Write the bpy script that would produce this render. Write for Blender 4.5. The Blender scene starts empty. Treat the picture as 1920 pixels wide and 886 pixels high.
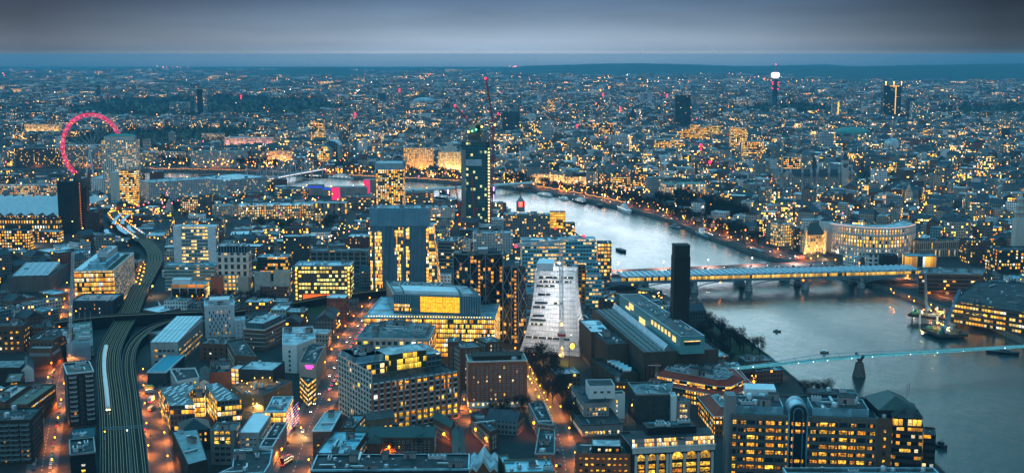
import bpy,bmesh,math,random
from mathutils import Vector,Matrix
SC=bpy.context.scene
COL=SC.collection
R=math.radians
rng=random.Random(7)
# camera
CAM_Z,FPX=240.0,2305.0
PITCH=math.atan(340.0/FPX)
cam_d=bpy.data.cameras.new('camera');cam=bpy.data.objects.new('camera',cam_d)
COL.objects.link(cam);SC.camera=cam
cam.location=(0,0,CAM_Z);cam.rotation_euler=(math.pi/2-PITCH,0,0)
cam_d.sensor_width=36;cam_d.lens=36*FPX/1920.0
cam_d.clip_start=1;cam_d.clip_end=60000
SP,CP=math.sin(PITCH),math.cos(PITCH)
# world: dusk sky with an overcast layer
world=bpy.data.worlds.new('World');SC.world=world;world.use_nodes=True
def build_world():
 nt=world.node_tree;nt.nodes.clear();N=nt.nodes.new;L=nt.links.new
 out=N('ShaderNodeOutputWorld');bg=N('ShaderNodeBackground');L(bg.outputs[0],out.inputs[0])
 sky=N('ShaderNodeTexSky');sky.sky_type='NISHITA';sky.sun_disc=False
 sky.sun_elevation=R(3);sky.sun_rotation=R(-40);sky.air_density=2.0;sky.ozone_density=4.0
 tc=N('ShaderNodeTexCoord');sep=N('ShaderNodeSeparateXYZ');L(tc.outputs['Generated'],sep.inputs[0])
 rmp=N('ShaderNodeValToRGB');mr=N('ShaderNodeMapRange');mr.inputs[1].default_value=-.02;mr.inputs[2].default_value=1
 L(sep.outputs['Z'],mr.inputs[0]);L(mr.outputs[0],rmp.inputs[0])
 e=rmp.color_ramp.elements
 e[0].position=0.0;e[0].color=SKY[0][1]
 e[1].position=1.0;e[1].color=SKY[-1][1]
 for p,c in SKY[1:-1]:
  k=e.new((p+.02)/1.02);k.color=c
 mp=N('ShaderNodeMapping');mp.inputs['Scale'].default_value=(3,3,28);L(tc.outputs['Generated'],mp.inputs[0])
 nz=N('ShaderNodeTexNoise');nz.inputs['Scale'].default_value=1.6;nz.inputs['Detail'].default_value=5;L(mp.outputs[0],nz.inputs[0])
 nr=N('ShaderNodeMapRange');nr.inputs[1].default_value=.3;nr.inputs[2].default_value=.7;nr.inputs[3].default_value=.86;nr.inputs[4].default_value=1.12
 L(nz.outputs[0],nr.inputs[0])
 az=N('ShaderNodeValToRGB');azm=N('ShaderNodeMapRange');azm.inputs[1].default_value=-.6;azm.inputs[2].default_value=.6
 L(sep.outputs['X'],azm.inputs[0]);L(azm.outputs[0],az.inputs[0])
 e=az.color_ramp.elements
 e[0].position=0;e[0].color=(.5,.5,.5,1);e[1].position=1;e[1].color=(.08,.09,.12,1)
 for p,v in((.2,.34),(.30,.68),(.42,1.0),(.54,1.02),(.66,.82),(.74,.42),(.80,.2),(.9,.12)):
  k=e.new(p);k.color=(v,v,v,1)
 m1=N('ShaderNodeMix');m1.data_type='RGBA';m1.blend_type='MULTIPLY';m1.inputs[0].default_value=1
 L(rmp.outputs[0],m1.inputs[6]);L(az.outputs[0],m1.inputs[7])
 wy=N('ShaderNodeMapRange');wy.inputs[1].default_value=-.3;wy.inputs[2].default_value=.5;wy.inputs[3].default_value=.5;wy.inputs[4].default_value=1;L(sep.outputs['Y'],wy.inputs[0])
 m0=N('ShaderNodeMix');m0.data_type='RGBA';m0.blend_type='MULTIPLY';m0.inputs[0].default_value=1;L(m1.outputs[2],m0.inputs[6]);L(wy.outputs[0],m0.inputs[7]);m1=m0
 m2=N('ShaderNodeMix');m2.data_type='RGBA';m2.blend_type='MULTIPLY';m2.inputs[0].default_value=1
 L(m1.outputs[2],m2.inputs[6]);L(nr.outputs[0],m2.inputs[7])
 sm=N('ShaderNodeMix');sm.data_type='RGBA';sm.blend_type='MULTIPLY';sm.inputs[0].default_value=1
 L(sky.outputs[0],sm.inputs[6]);sm.inputs[7].default_value=(SKY_STR,)*3+(1,)
 ad=N('ShaderNodeMix');ad.data_type='RGBA';ad.blend_type='ADD';ad.inputs[0].default_value=1
 L(m2.outputs[2],ad.inputs[6]);L(sm.outputs[2],ad.inputs[7])
 L(ad.outputs[2],bg.inputs[0]);bg.inputs[1].default_value=1.0
SKY_STR=0.004
SKY=[(-.02,(.3,.4,.5,1)),(-.008,(.33,.40,.48,1)),(-.003,(.50,.53,.56,1)),(.0,(.52,.56,.62,1)),(.001,(.38,.45,.54,1)),(.002,(.30,.39,.50,1)),(.005,(.27,.36,.47,1)),(.011,(.29,.37,.47,1)),(.022,(.19,.27,.36,1)),(.045,(.085,.15,.25,1)),(.07,(1.9,1.95,2.3,1)),(.15,(2.2,2.6,2.9,1)),(.26,(.8,1.75,2.0,1)),(.5,(.22,1.25,1.85,1)),(1.0,(.16,1.15,1.8,1))]
build_world()
sun_d=bpy.data.lights.new('sun','SUN');sun=bpy.data.objects.new('sun',sun_d);COL.objects.link(sun)
sun_d.energy=0.25;sun_d.angle=R(25);sun_d.color=(.75,.85,1.0);sun.rotation_euler=(R(40),0,R(25))
SC.view_settings.view_transform='Standard';SC.view_settings.look='None'
SC.view_settings.exposure=0.28;SC.view_settings.gamma=1.0;SC.view_settings.use_curve_mapping=False
cy=SC.cycles
cy.max_bounces=4;cy.diffuse_bounces=2;cy.glossy_bounces=2;cy.transmission_bounces=2;cy.volume_bounces=0;cy.transparent_max_bounces=6
cy.use_denoising=True;cy.use_light_tree=True;cy.sample_clamp_indirect=3;cy.caustics_reflective=False;cy.caustics_refractive=False
cy.use_adaptive_sampling=True;cy.adaptive_threshold=0.02
# geometry helpers
def at(px,py,z=0.0):
 """where the line of sight through a point of the photograph meets the level z"""
 dx,dy=(px-960)/FPX,-(py-443)/FPX
 d=Vector((dx,CP+dy*SP,-SP+dy*CP))
 t=(z-CAM_Z)/d.z
 return Vector((d.x*t,d.y*t,z))
def proj(p):
 x,y,z=p[0],p[1],p[2]-CAM_Z
 f=y*CP-z*SP;u=y*SP+z*CP
 if f<1:f=1
 return 960+FPX*x/f,443-FPX*u/f
def height_at(px,ytop,yfoot):
 g=at(px,yfoot);dx,dy=(px-960)/FPX,-(ytop-443)/FPX
 d=Vector((dx,CP+dy*SP,-SP+dy*CP));t=g.y/d.y
 return CAM_Z+d.z*t
def area2(poly):
 return sum(poly[i][0]*poly[(i+1)%len(poly)][1]-poly[(i+1)%len(poly)][0]*poly[i][1]for i in range(len(poly)))
def ccw(poly):
 poly=[Vector((p[0],p[1]))for p in poly]
 return poly if area2(poly)>0 else poly[::-1]
def Q(a,b,c,H,ortho=True):
 """footprint from three roof corners in the photo: left, near corner, then round to the right / back"""
 A,B,C=at(*a,H).xy,at(*b,H).xy,at(*c,H).xy
 if ortho:
  u=(B-A).normalized();n=Vector((-u.y,u.x));C=B+n*(C-B).dot(n)
 return ccw([A,B,C,A+C-B])
def inset(poly,d):
 n=len(poly);out=[]
 for i in range(n):
  p0,p1,p2=poly[i-1],poly[i],poly[(i+1)%n]
  e1=(p1-p0).normalized();e2=(p2-p1).normalized()
  n1=Vector((-e1.y,e1.x));n2=Vector((-e2.y,e2.x))
  b=(n1+n2);k=b.length_squared
  b=b*(2.0/k)if k>.3 else n1
  out.append(p1+b*d)
 return out
def pip(p,poly):
 x,y=p[0],p[1];c=False;j=len(poly)-1
 for i in range(len(poly)):
  xi,yi,xj,yj=poly[i][0],poly[i][1],poly[j][0],poly[j][1]
  if(yi>y)!=(yj>y)and x<(xj-xi)*(y-yi)/(yj-yi)+xi:c=not c
  j=i
 return c
def segdist(p,a,b):
 ab=b-a;t=max(0,min(1,(p-a).dot(ab)/max(ab.length_squared,1e-9)))
 return(p-a-ab*t).length
def tag(o,label=None,cat=None,group=None,kind=None):
 if label:o['label']=label
 if cat:o['category']=cat
 if group:o['group']=group
 if kind:o['kind']=kind
 return o
def empty(name,loc,label,cat,group=None,rz=0.0):
 o=bpy.data.objects.new(name,None);COL.objects.link(o);o.location=loc;o.rotation_euler.z=rz
 o.empty_display_size=.1
 return tag(o,label,cat,group)
class MB:
 def __init__(s):s.v=[];s.f=[];s.m=[];s.uv=[];s.sm=[]
 def add(s,vs,fs,mat=0,uvs=None,smooth=False):
  b=len(s.v);s.v.extend([tuple(v)for v in vs])
  for k,f in enumerate(fs):
   s.f.append([b+i for i in f]);s.m.append(mat);s.sm.append(smooth)
   s.uv.append(uvs[k]if uvs else[(0,0)]*len(f))
 def quad(s,a,b,c,d,mat=0,uv=None):s.add([a,b,c,d],[(0,1,2,3)],mat,[uv]if uv else None)
 def side(s,a,b,z0,z1,mat=0,u0=0.0,v0=0.0):
  w=math.hypot(b[0]-a[0],b[1]-a[1])
  s.quad((a[0],a[1],z0),(b[0],b[1],z0),(b[0],b[1],z1),(a[0],a[1],z1),mat,[(u0,v0),(u0+w,v0),(u0+w,v0+z1-z0),(u0,v0+z1-z0)])
 def prism(s,poly,z0,z1,mat=0,top=True,bottom=False,tmat=None,u0=0.0,whole=0.0):
  poly=ccw(poly);u=u0
  for i in range(len(poly)):
   a,b=poly[i],poly[(i+1)%len(poly)]
   s.side(a,b,z0,z1,mat,u);u+=math.ceil((b-a).length/max(whole,1.0))*max(whole,1.0)+40*max(whole,1.0)
  if top:s.add([(p[0],p[1],z1)for p in poly],[tuple(range(len(poly)))],mat if tmat is None else tmat,[[(p[0],p[1])for p in poly]])
  if bottom:s.add([(p[0],p[1],z0)for p in poly],[tuple(range(len(poly)))[::-1]],mat)
 def box(s,c,size,rz=0.0,mat=0,M=None):
  x,y,z=size[0]/2,size[1]/2,size[2]/2
  T=M if M is not None else Matrix.Translation(c)@Matrix.Rotation(rz,4,'Z')
  vs=[T@Vector(p)for p in((-x,-y,-z),(x,-y,-z),(x,y,-z),(-x,y,-z),(-x,-y,z),(x,-y,z),(x,y,z),(-x,y,z))]
  s.add(vs,[(0,1,5,4),(1,2,6,5),(2,3,7,6),(3,0,4,7),(4,5,6,7),(3,2,1,0)],mat)
 def bar(s,a,b,w,mat=0,h=None):
  a,b=Vector(a),Vector(b);d=b-a;L=d.length
  if L<1e-6:return
  q=d.to_track_quat('X','Z').to_matrix().to_4x4();q.translation=(a+b)/2
  s.box(None,(L,w,h or w),mat=mat,M=q)
 def tube(s,a,b,r0,r1=None,n=8,mat=0,caps=True):
  a,b=Vector(a),Vector(b);r1=r0 if r1 is None else r1
  q=(b-a).to_track_quat('Z','Y').to_matrix();vs=[]
  for(c,r)in((a,r0),(b,r1)):
   for i in range(n):
    t=2*math.pi*i/n;vs.append(c+q@Vector((r*math.cos(t),r*math.sin(t),0)))
  fs=[(i,(i+1)%n,n+(i+1)%n,n+i)for i in range(n)]
  s.add(vs,fs,mat,None,n>6)
  if caps:s.add(vs,[tuple(range(n))[::-1],tuple(range(n,2*n))],mat)
 def lathe(s,c,prof,n=16,mat=0,sx=1.0,sy=1.0,rz=0.0):
  vs=[];c=Vector(c);ca,sa=math.cos(rz),math.sin(rz)
  for r,z in prof:
   for i in range(n):
    t=2*math.pi*i/n;x,y=r*math.cos(t)*sx,r*math.sin(t)*sy
    vs.append(c+Vector((x*ca-y*sa,x*sa+y*ca,z)))
  fs=[]
  for k in range(len(prof)-1):
   for i in range(n):fs.append((k*n+i,k*n+(i+1)%n,(k+1)*n+(i+1)%n,(k+1)*n+i))
  s.add(vs,fs,mat,None,True)
 def ball(s,c,r,mat=0,n=8,k=5):
  s.lathe(c,[(max(r*math.sin(math.pi*i/k),.001),-r*math.cos(math.pi*i/k))for i in range(k+1)],n,mat)
 def mesh(s,name,mats):
  me=bpy.data.meshes.new(name);me.from_pydata(s.v,[],s.f)
  for m in(mats if isinstance(mats,(list,tuple))else[mats]):me.materials.append(m)
  me.polygons.foreach_set('material_index',s.m);me.polygons.foreach_set('use_smooth',s.sm)
  ul=me.uv_layers.new(name='UVMap');flat=[]
  for u in s.uv:
   for p in u:flat.extend((p[0],p[1]))
  ul.data.foreach_set('uv',flat);me.update()
  return me
 def build(s,name,mats,parent=None,loc=None,keep_world=True):
  if parent is not None and keep_world:
   inv=parent_matrix(parent).inverted();s.v=[tuple(inv@Vector(v))for v in s.v]
  elif loc is not None and keep_world:
   l=Vector(loc);s.v=[tuple(Vector(v)-l)for v in s.v]
  o=bpy.data.objects.new(name,s.mesh(name,mats));COL.objects.link(o)
  if parent is not None:o.parent=parent
  elif loc is not None:o.location=loc
  return o
def parent_matrix(o):
 m=o.matrix_basis.copy()
 while o.parent:o=o.parent;m=o.matrix_basis@m
 return m
def inst(me,name,loc,parent=None,rz=0.0,scale=(1,1,1)):
 """one more object on a shared mesh; loc in world coordinates (parents are unrotated empties)"""
 o=bpy.data.objects.new(name,me);COL.objects.link(o)
 l=Vector(loc)
 if parent is not None:
  o.parent=parent;l=parent_matrix(parent).inverted()@l;rz-=parent.rotation_euler.z
 o.location=l;o.rotation_euler.z=rz;o.scale=scale
 return o
# materials
MATS={}
def nodes(m):
 m.use_nodes=True;nt=m.node_tree;b=nt.nodes['Principled BSDF'];return nt,nt.nodes.new,nt.links.new,b
def mat(name,rgb,rough=.8,metal=0.0,var=.25,scale=.25,spec=.3,streak=False,patch=False):
 if name in MATS:return MATS[name]
 m=bpy.data.materials.new(name);nt,N,L,b=nodes(m);MATS[name]=m
 geo=N('ShaderNodeNewGeometry');nz=N('ShaderNodeTexNoise');nz.inputs['Scale'].default_value=scale;nz.inputs['Detail'].default_value=6
 nz.inputs['Roughness'].default_value=.65
 src=geo.outputs['Position']
 if streak:
  mp=N('ShaderNodeMapping');mp.inputs['Scale'].default_value=(1,1,.15);L(src,mp.inputs[0]);src=mp.outputs[0]
 L(src,nz.inputs[0])
 r=N('ShaderNodeMapRange');r.inputs[1].default_value=.3;r.inputs[2].default_value=.7
 r.inputs[3].default_value=1-var;r.inputs[4].default_value=1+var;L(nz.outputs[0],r.inputs[0])
 mx=N('ShaderNodeMix');mx.data_type='RGBA';mx.blend_type='MULTIPLY';mx.inputs[0].default_value=1
 mx.inputs[6].default_value=(*rgb,1);L(r.outputs[0],mx.inputs[7]);L(mx.outputs[2],b.inputs['Base Color'])
 if patch:
  vo=N('ShaderNodeTexVoronoi');vo.inputs['Scale'].default_value=.16;vo.distance='CHEBYCHEV';L(geo.outputs['Position'],vo.inputs[0]);sx=N('ShaderNodeSeparateXYZ');L(vo.outputs['Color'],sx.inputs[0])
  n2=N('ShaderNodeTexNoise');n2.inputs['Scale'].default_value=.09;n2.inputs['Detail'].default_value=5;L(geo.outputs['Position'],n2.inputs[0])
  st=N('ShaderNodeMapRange');st.inputs[1].default_value=.52;st.inputs[2].default_value=.6;st.inputs[3].default_value=1;st.inputs[4].default_value=.55;L(n2.outputs[0],st.inputs[0])
  pm=mathn(N,L,'MULTIPLY',mathn(N,L,'ADD',mathn(N,L,'MULTIPLY',sx.outputs[0],.6),.7),st.outputs[0]);m3=N('ShaderNodeMix');m3.data_type='RGBA';m3.blend_type='MULTIPLY';m3.inputs[0].default_value=1
  L(mx.outputs[2],m3.inputs[6]);L(pm,m3.inputs[7]);L(m3.outputs[2],b.inputs['Base Color'])
 b.inputs['Roughness'].default_value=rough;b.inputs['Metallic'].default_value=metal
 b.inputs['Specular IOR Level'].default_value=spec
 return m
def glow(name,rgb,strength,sample='AUTO',var=0.0):
 if name in MATS:return MATS[name]
 m=bpy.data.materials.new(name);nt,N,L,b=nodes(m);MATS[name]=m
 b.inputs['Base Color'].default_value=(rgb[0]*.3,rgb[1]*.3,rgb[2]*.3,1)
 b.inputs['Emission Color'].default_value=(*rgb,1);b.inputs['Emission Strength'].default_value=strength
 if var:
  geo=N('ShaderNodeNewGeometry');nz=N('ShaderNodeTexNoise');nz.inputs['Scale'].default_value=.7;nz.inputs['Detail'].default_value=3;L(geo.outputs['Position'],nz.inputs[0])
  r=N('ShaderNodeMapRange');r.inputs[1].default_value=.35;r.inputs[2].default_value=.65;r.inputs[3].default_value=strength*(1-var);r.inputs[4].default_value=strength*(1+var)
  L(nz.outputs[0],r.inputs[0]);L(r.outputs[0],b.inputs['Emission Strength'])
 m.cycles.emission_sampling=sample
 return m
def mathn(N,L,op,a,b=None,clamp=False):
 n=N('ShaderNodeMath');n.operation=op;n.use_clamp=clamp
 for i,x in enumerate((a,b)):
  if x is None:continue
  if isinstance(x,(int,float)):n.inputs[i].default_value=x
  else:L(x,n.inputs[i])
 return n.outputs[0]
WARM=[(0,(1,.26,.015)),(.3,(1,.42,.03)),(.68,(1,.56,.06)),(.86,(1,.72,.3)),(.95,(1,.82,.55)),(1,(.7,.92,1))]
def facade(name,wall,bw=3.0,fh=3.4,wx=.55,wy=.55,lit=.2,power=2.0,glass=(.03,.05,.06),warm=WARM,rough=.8,cluster=.5,groff=.12):
 """a wall with real-size window openings: a grid in metres, some of the rooms behind lit"""
 if name in MATS:return MATS[name]
 m=bpy.data.materials.new(name);nt,N,L,b=nodes(m);MATS[name]=m
 uv=N('ShaderNodeUVMap');sp=N('ShaderNodeSeparateXYZ');L(uv.outputs[0],sp.inputs[0])
 u=mathn(N,L,'DIVIDE',sp.outputs[0],bw);v=mathn(N,L,'DIVIDE',sp.outputs[1],fh)
 fu,fv=mathn(N,L,'FRACT',u),mathn(N,L,'FRACT',v)
 iu,iv=mathn(N,L,'FLOOR',u),mathn(N,L,'FLOOR',v)
 mu=mathn(N,L,'LESS_THAN',mathn(N,L,'ABSOLUTE',mathn(N,L,'SUBTRACT',fu,.5)),wx/2)
 mv=mathn(N,L,'LESS_THAN',mathn(N,L,'ABSOLUTE',mathn(N,L,'SUBTRACT',fv,.5)),wy/2)
 mask=mathn(N,L,'MULTIPLY',mu,mv)
 oi=N('ShaderNodeObjectInfo')
 cb=N('ShaderNodeCombineXYZ');L(iu,cb.inputs[0]);L(iv,cb.inputs[1]);L(mathn(N,L,'MULTIPLY',oi.outputs['Random'],97.0),cb.inputs[2])
 wn=N('ShaderNodeTexWhiteNoise');wn.noise_dimensions='3D';L(cb.outputs[0],wn.inputs[0])
 cm=N('ShaderNodeMapping');cm.inputs['Scale'].default_value=(.13,.61,.37);L(cb.outputs[0],cm.inputs[0])
 cn=N('ShaderNodeTexNoise');cn.inputs['Scale'].default_value=1.0;cn.inputs['Detail'].default_value=1;L(cm.outputs[0],cn.inputs[0])
 thr=N('ShaderNodeMapRange');thr.inputs[1].default_value=.35;thr.inputs[2].default_value=.65
 thr.inputs[3].default_value=lit*(1-cluster);thr.inputs[4].default_value=min(1.2,lit*(1+cluster*1.4));L(cn.outputs[0],thr.inputs[0])
 on=mathn(N,L,'LESS_THAN',wn.outputs[0],thr.outputs[0])
 rp=N('ShaderNodeValToRGB');e=rp.color_ramp.elements
 e[0].position,e[0].color=warm[0][0],(*warm[0][1],1);e[1].position,e[1].color=warm[-1][0],(*warm[-1][1],1)
 for p,c in warm[1:-1]:
  k=e.new(p);k.color=(*c,1)
 s2=N('ShaderNodeSeparateXYZ');L(wn.outputs[1],s2.inputs[0]);L(s2.outputs[1],rp.inputs[0])
 dn=N('ShaderNodeTexNoise');dn.inputs['Scale'].default_value=1.3;dn.inputs['Detail'].default_value=2;L(uv.outputs[0],dn.inputs[0])
 dr=N('ShaderNodeMapRange');dr.inputs[1].default_value=.35;dr.inputs[2].default_value=.6;dr.inputs[3].default_value=.35;dr.inputs[4].default_value=1.25;L(dn.outputs[0],dr.inputs[0])
 st=mathn(N,L,'MULTIPLY',mathn(N,L,'MULTIPLY',mask,on),mathn(N,L,'MULTIPLY',mathn(N,L,'MULTIPLY',dr.outputs[0],mathn(N,L,'ADD',mathn(N,L,'MULTIPLY',fv,1.1),.45)),mathn(N,L,'MULTIPLY',mathn(N,L,'ADD',s2.outputs[2],.3),power*.95)))
 L(rp.outputs[0],b.inputs['Emission Color']);L(st,b.inputs['Emission Strength'])
 geo=N('ShaderNodeNewGeometry');nz=N('ShaderNodeTexNoise');nz.inputs['Scale'].default_value=.16;nz.inputs['Detail'].default_value=5;L(geo.outputs['Position'],nz.inputs[0])
 vr=N('ShaderNodeMapRange');vr.inputs[1].default_value=.3;vr.inputs[2].default_value=.7;vr.inputs[3].default_value=.72;vr.inputs[4].default_value=1.22;L(nz.outputs[0],vr.inputs[0])
 ov=mathn(N,L,'MULTIPLY',vr.outputs[0],mathn(N,L,'ADD',mathn(N,L,'MULTIPLY',oi.outputs['Random'],.5),.75))
 wc=N('ShaderNodeMix');wc.data_type='RGBA';wc.blend_type='MULTIPLY';wc.inputs[0].default_value=1;wc.inputs[6].default_value=(*wall,1);L(ov,wc.inputs[7])
 mx=N('ShaderNodeMix');mx.data_type='RGBA';L(mask,mx.inputs[0]);L(wc.outputs[2],mx.inputs[6]);mx.inputs[7].default_value=(*glass,1)
 L(mx.outputs[2],b.inputs['Base Color'])
 rr=N('ShaderNodeMapRange');rr.inputs[3].default_value=rough;rr.inputs[4].default_value=groff;L(mask,rr.inputs[0]);L(rr.outputs[0],b.inputs['Roughness'])
 bp=N('ShaderNodeBump');bp.inputs['Strength'].default_value=.6;bp.inputs['Distance'].default_value=.25;bp.invert=True;L(mask,bp.inputs['Height']);L(bp.outputs[0],b.inputs['Normal'])
 m.cycles.emission_sampling='NONE'
 return m
# palette
ASPH=mat('asphalt',(.045,.043,.042),.75,var=.3,scale=.08)
GROUND=mat('city_ground',(.032,.03,.03),.9,var=.35,scale=.03)
PAVE=mat('paving',(.11,.105,.10),.85,var=.2,scale=.3)
EMBW=mat('embankment_granite',(.16,.15,.14),.85,var=.4,scale=.2,streak=True)
GRASS=mat('grass',(.035,.05,.02),.95,var=.4,scale=.1)
BALLAST=mat('ballast',(.014,.012,.011),.95,var=.4,scale=.4)
STEELR=mat('rail_steel',(.62,.44,.24),.5,.3,var=.1)
WHITEM=mat('white_paint',(.62,.65,.66),.55,var=.1)
DARKM=mat('dark_metal',(.03,.033,.036),.5,.4,var=.2)
GREYM=mat('grey_metal',(.25,.27,.28),.5,.5,var=.2)
CONC=mat('concrete',(.27,.26,.25),.85,var=.25,scale=.15,streak=True)
CONCD=mat('dark_concrete',(.12,.115,.11),.9,var=.3,scale=.15,streak=True)
BRKB=mat('brown_brick',(.15,.08,.05),.9,var=.25,scale=.3)
BRKR=mat('red_brick',(.33,.11,.06),.9,var=.22,scale=.3)
BRKD=mat('dark_brick',(.045,.036,.03),.9,var=.25,scale=.3)
BRKY=mat('stock_brick',(.22,.17,.11),.9,var=.25,scale=.3)
STONE=mat('portland_stone',(.58,.55,.5),.85,var=.18,scale=.2,streak=True)
RENDER=mat('white_render',(.74,.74,.72),.8,var=.1,scale=.15,streak=True)
RFG=mat('roof_grey',(.23,.245,.25),.85,var=.3,scale=.12,patch=True)
RFD=mat('roof_dark',(.05,.054,.058),.85,var=.35,scale=.12,patch=True)
RFP=mat('roof_pale',(.52,.56,.58),.75,var=.2,scale=.12,patch=True)
RFW=mat('roof_white',(.78,.82,.84),.6,var=.14,scale=.12)
RFC=mat('copper_green',(.10,.27,.23),.75,var=.3,scale=.12)
RFS=mat('slate',(.065,.072,.082),.7,var=.3,scale=.3)
RFT=mat('red_tile',(.34,.06,.035),.85,var=.2,scale=.4)
RFZ=mat('zinc_blue',(.22,.44,.52),.45,.3,var=.15,scale=.1,patch=True)
GLD=mat('dark_glass',(.02,.032,.04),.08,var=.1,spec=.6)
GLT=mat('teal_glass',(.05,.16,.19),.12,var=.15,spec=.6)
L_ORANGE=glow('sodium_lamp',(1,.27,.012),11,'NONE')
L_GOLD=glow('gold_lamp',(1,.50,.06),9,'NONE')
L_WHITE=glow('white_lamp',(1,.86,.70),6.0,'NONE')
L_RED=glow('red_lamp',(1,.012,.05),6.0,'NONE')
L_GREEN=glow('green_lamp',(.1,1,.3),5.0,'NONE')
L_HEAD=glow('head_lamp',(1,.9,.7),18.0,'NONE')
L_TAIL=glow('tail_lamp',(1,.02,.02),14.0,'NONE')
# river, ground, embankments
S_BANK=[(1990,1010),(1790,905),(1700,815),(1600,765),(1530,742),(1478,700),(1440,667),(1392,632),(1330,602),(1300,582),(1250,556),(1195,530),(1150,512),(1140,495),(1100,452),(1065,428),(1020,408),(940,396),(880,385),(800,372),(740,362),(690,361),(640,357),(560,351),(470,346),(380,345),(320,342),(230,338),(100,336),(-120,336)]
N_BANK=[(-120,318),(100,320),(300,322),(460,324),(560,329),(640,334),(720,337),(800,341),(870,346),(940,352),(985,358),(1050,369),(1100,378),(1150,389),(1200,401),(1260,418),(1330,447),(1395,471),(1440,486),(1500,500),(1620,533),(1650,542),(1720,566),(1800,594),(1860,618),(1925,648),(2060,712),(2300,820),(2600,1010)]
RIVER=ccw([at(*p).xy for p in S_BANK]+[at(*p,-3.5).xy for p in N_BANK])
def build_ground():
 bm=bmesh.new()
 def loop(pts):
  vs=[bm.verts.new((p[0],p[1],0))for p in pts]
  for i in range(len(vs)):bm.edges.new((vs[i],vs[(i+1)%len(vs)]))
 loop([(-22000,100),(22000,100),(22000,25500),(-22000,25500)]);loop(RIVER)
 bmesh.ops.triangle_fill(bm,use_beauty=True,use_dissolve=False,edges=bm.edges[:],normal=(0,0,1))
 bad=[f for f in bm.faces if pip(f.calc_center_median().xy,RIVER)]
 bmesh.ops.delete(bm,geom=bad,context='FACES_ONLY')
 for f in bm.faces:
  if f.normal.z<0:f.normal_flip()
 me=bpy.data.meshes.new('ground');bm.to_mesh(me);bm.free();me.materials.append(GROUND)
 o=bpy.data.objects.new('ground',me);COL.objects.link(o);tag(o,'dark built-up ground of the city','ground',kind='structure')
build_ground()
def build_water():
 m=bpy.data.materials.new('river_water');nt,N,L,b=nodes(m)
 b.inputs['Base Color'].default_value=(.035,.05,.05,1);b.inputs['Roughness'].default_value=.16;b.inputs['IOR'].default_value=1.33
 b.inputs['Specular IOR Level'].default_value=.8
 g=N('ShaderNodeNewGeometry');mp=N('ShaderNodeMapping');mp.inputs['Rotation'].default_value=(0,0,.5);mp.inputs['Scale'].default_value=(1,.35,1)
 L(g.outputs['Position'],mp.inputs[0])
 n1=N('ShaderNodeTexNoise');n1.inputs['Scale'].default_value=.12;n1.inputs['Detail'].default_value=8;n1.inputs['Roughness'].default_value=.62;L(mp.outputs[0],n1.inputs[0])
 bp=N('ShaderNodeBump');bp.inputs['Strength'].default_value=.35;bp.inputs['Distance'].default_value=1.4;L(n1.outputs[0],bp.inputs['Height']);L(bp.outputs[0],b.inputs['Normal'])
 n2=N('ShaderNodeTexNoise');n2.inputs['Scale'].default_value=.012;n2.inputs['Detail'].default_value=4;L(mp.outputs[0],n2.inputs[0])
 r=N('ShaderNodeMapRange');r.inputs[1].default_value=.35;r.inputs[2].default_value=.65;r.inputs[3].default_value=.10;r.inputs[4].default_value=.26;L(n2.outputs[0],r.inputs[0]);L(r.outputs[0],b.inputs['Roughness'])
 k=MB();pts=[at(*p,-3.5)for p in S_BANK+N_BANK]
 lo=Vector((min(p.x for p in pts)-300,min(p.y for p in pts)-100));hi=Vector((max(p.x for p in pts)+600,max(p.y for p in pts)+300))
 k.quad((lo.x,lo.y,-3.5),(hi.x,lo.y,-3.5),(hi.x,hi.y,-3.5),(lo.x,hi.y,-3.5))
 o=k.build('river',m);tag(o,'wide tidal river curving through the city','river',kind='structure')
build_water()
def embank(pts,name,label,zz):
 k=MB();P=[at(*p,zz).xy for p in pts]
 for a,b in zip(P,P[1:]):
  u=(b-a).normalized();n=Vector((-u.y,u.x))*.6
  k.box(None,((b-a).length+.6,1.2,5.6),M=Matrix.Translation(((a.x+b.x)/2,(a.y+b.y)/2,-1.7))@Matrix.Rotation(math.atan2(u.y,u.x),4,'Z'))
 o=k.build(name,EMBW);tag(o,label,'river wall');return o
embank(S_BANK,'river_wall','stone river wall along the near bank of the river',0)
embank(N_BANK,'river_wall','stone embankment wall below the lamp-lit far bank road',-3.5)
def ribbon(pts,w,z,mats,name,kind='structure',label=None,cat=None,px=True,zs=None):
 P=[at(*p).xy if px else Vector(p)for p in pts];k=MB();n=len(P);Ls=[];Rs=[]
 for i in range(n):
  d=(P[min(i+1,n-1)]-P[max(i-1,0)]).normalized();m=Vector((-d.y,d.x))*w/2
  Ls.append(P[i]+m);Rs.append(P[i]-m)
 for i in range(n-1):
  z0,z1=(zs[i],zs[i+1])if zs else(z,z)
  k.quad((*Rs[i],z0),(*Rs[i+1],z1),(*Ls[i+1],z1),(*Ls[i],z0))
 for i,f in enumerate(k.f):
  a,b,c=(Vector(k.v[j])for j in f[:3])
  if(b-a).cross(c-b).z<0:k.f[i]=f[::-1]
 o=k.build(name,mats);tag(o,label,cat,kind=kind)
 return P
def smooth(pts,k=5):
 out=[]
 n=len(pts)
 for i in range(n-1):
  p0,p1,p2,p3=(Vector(pts[max(0,min(n-1,j))])for j in(i-1,i,i+1,i+2))
  for s in range(k):
   t=s/k
   out.append(.5*((2*p1)+(p2-p0)*t+(2*p0-5*p1+4*p2-p3)*t*t+(3*p1-p0-3*p2+p3)*t**3))
 out.append(Vector(pts[-1]));return out
ROADS=[]
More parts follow.
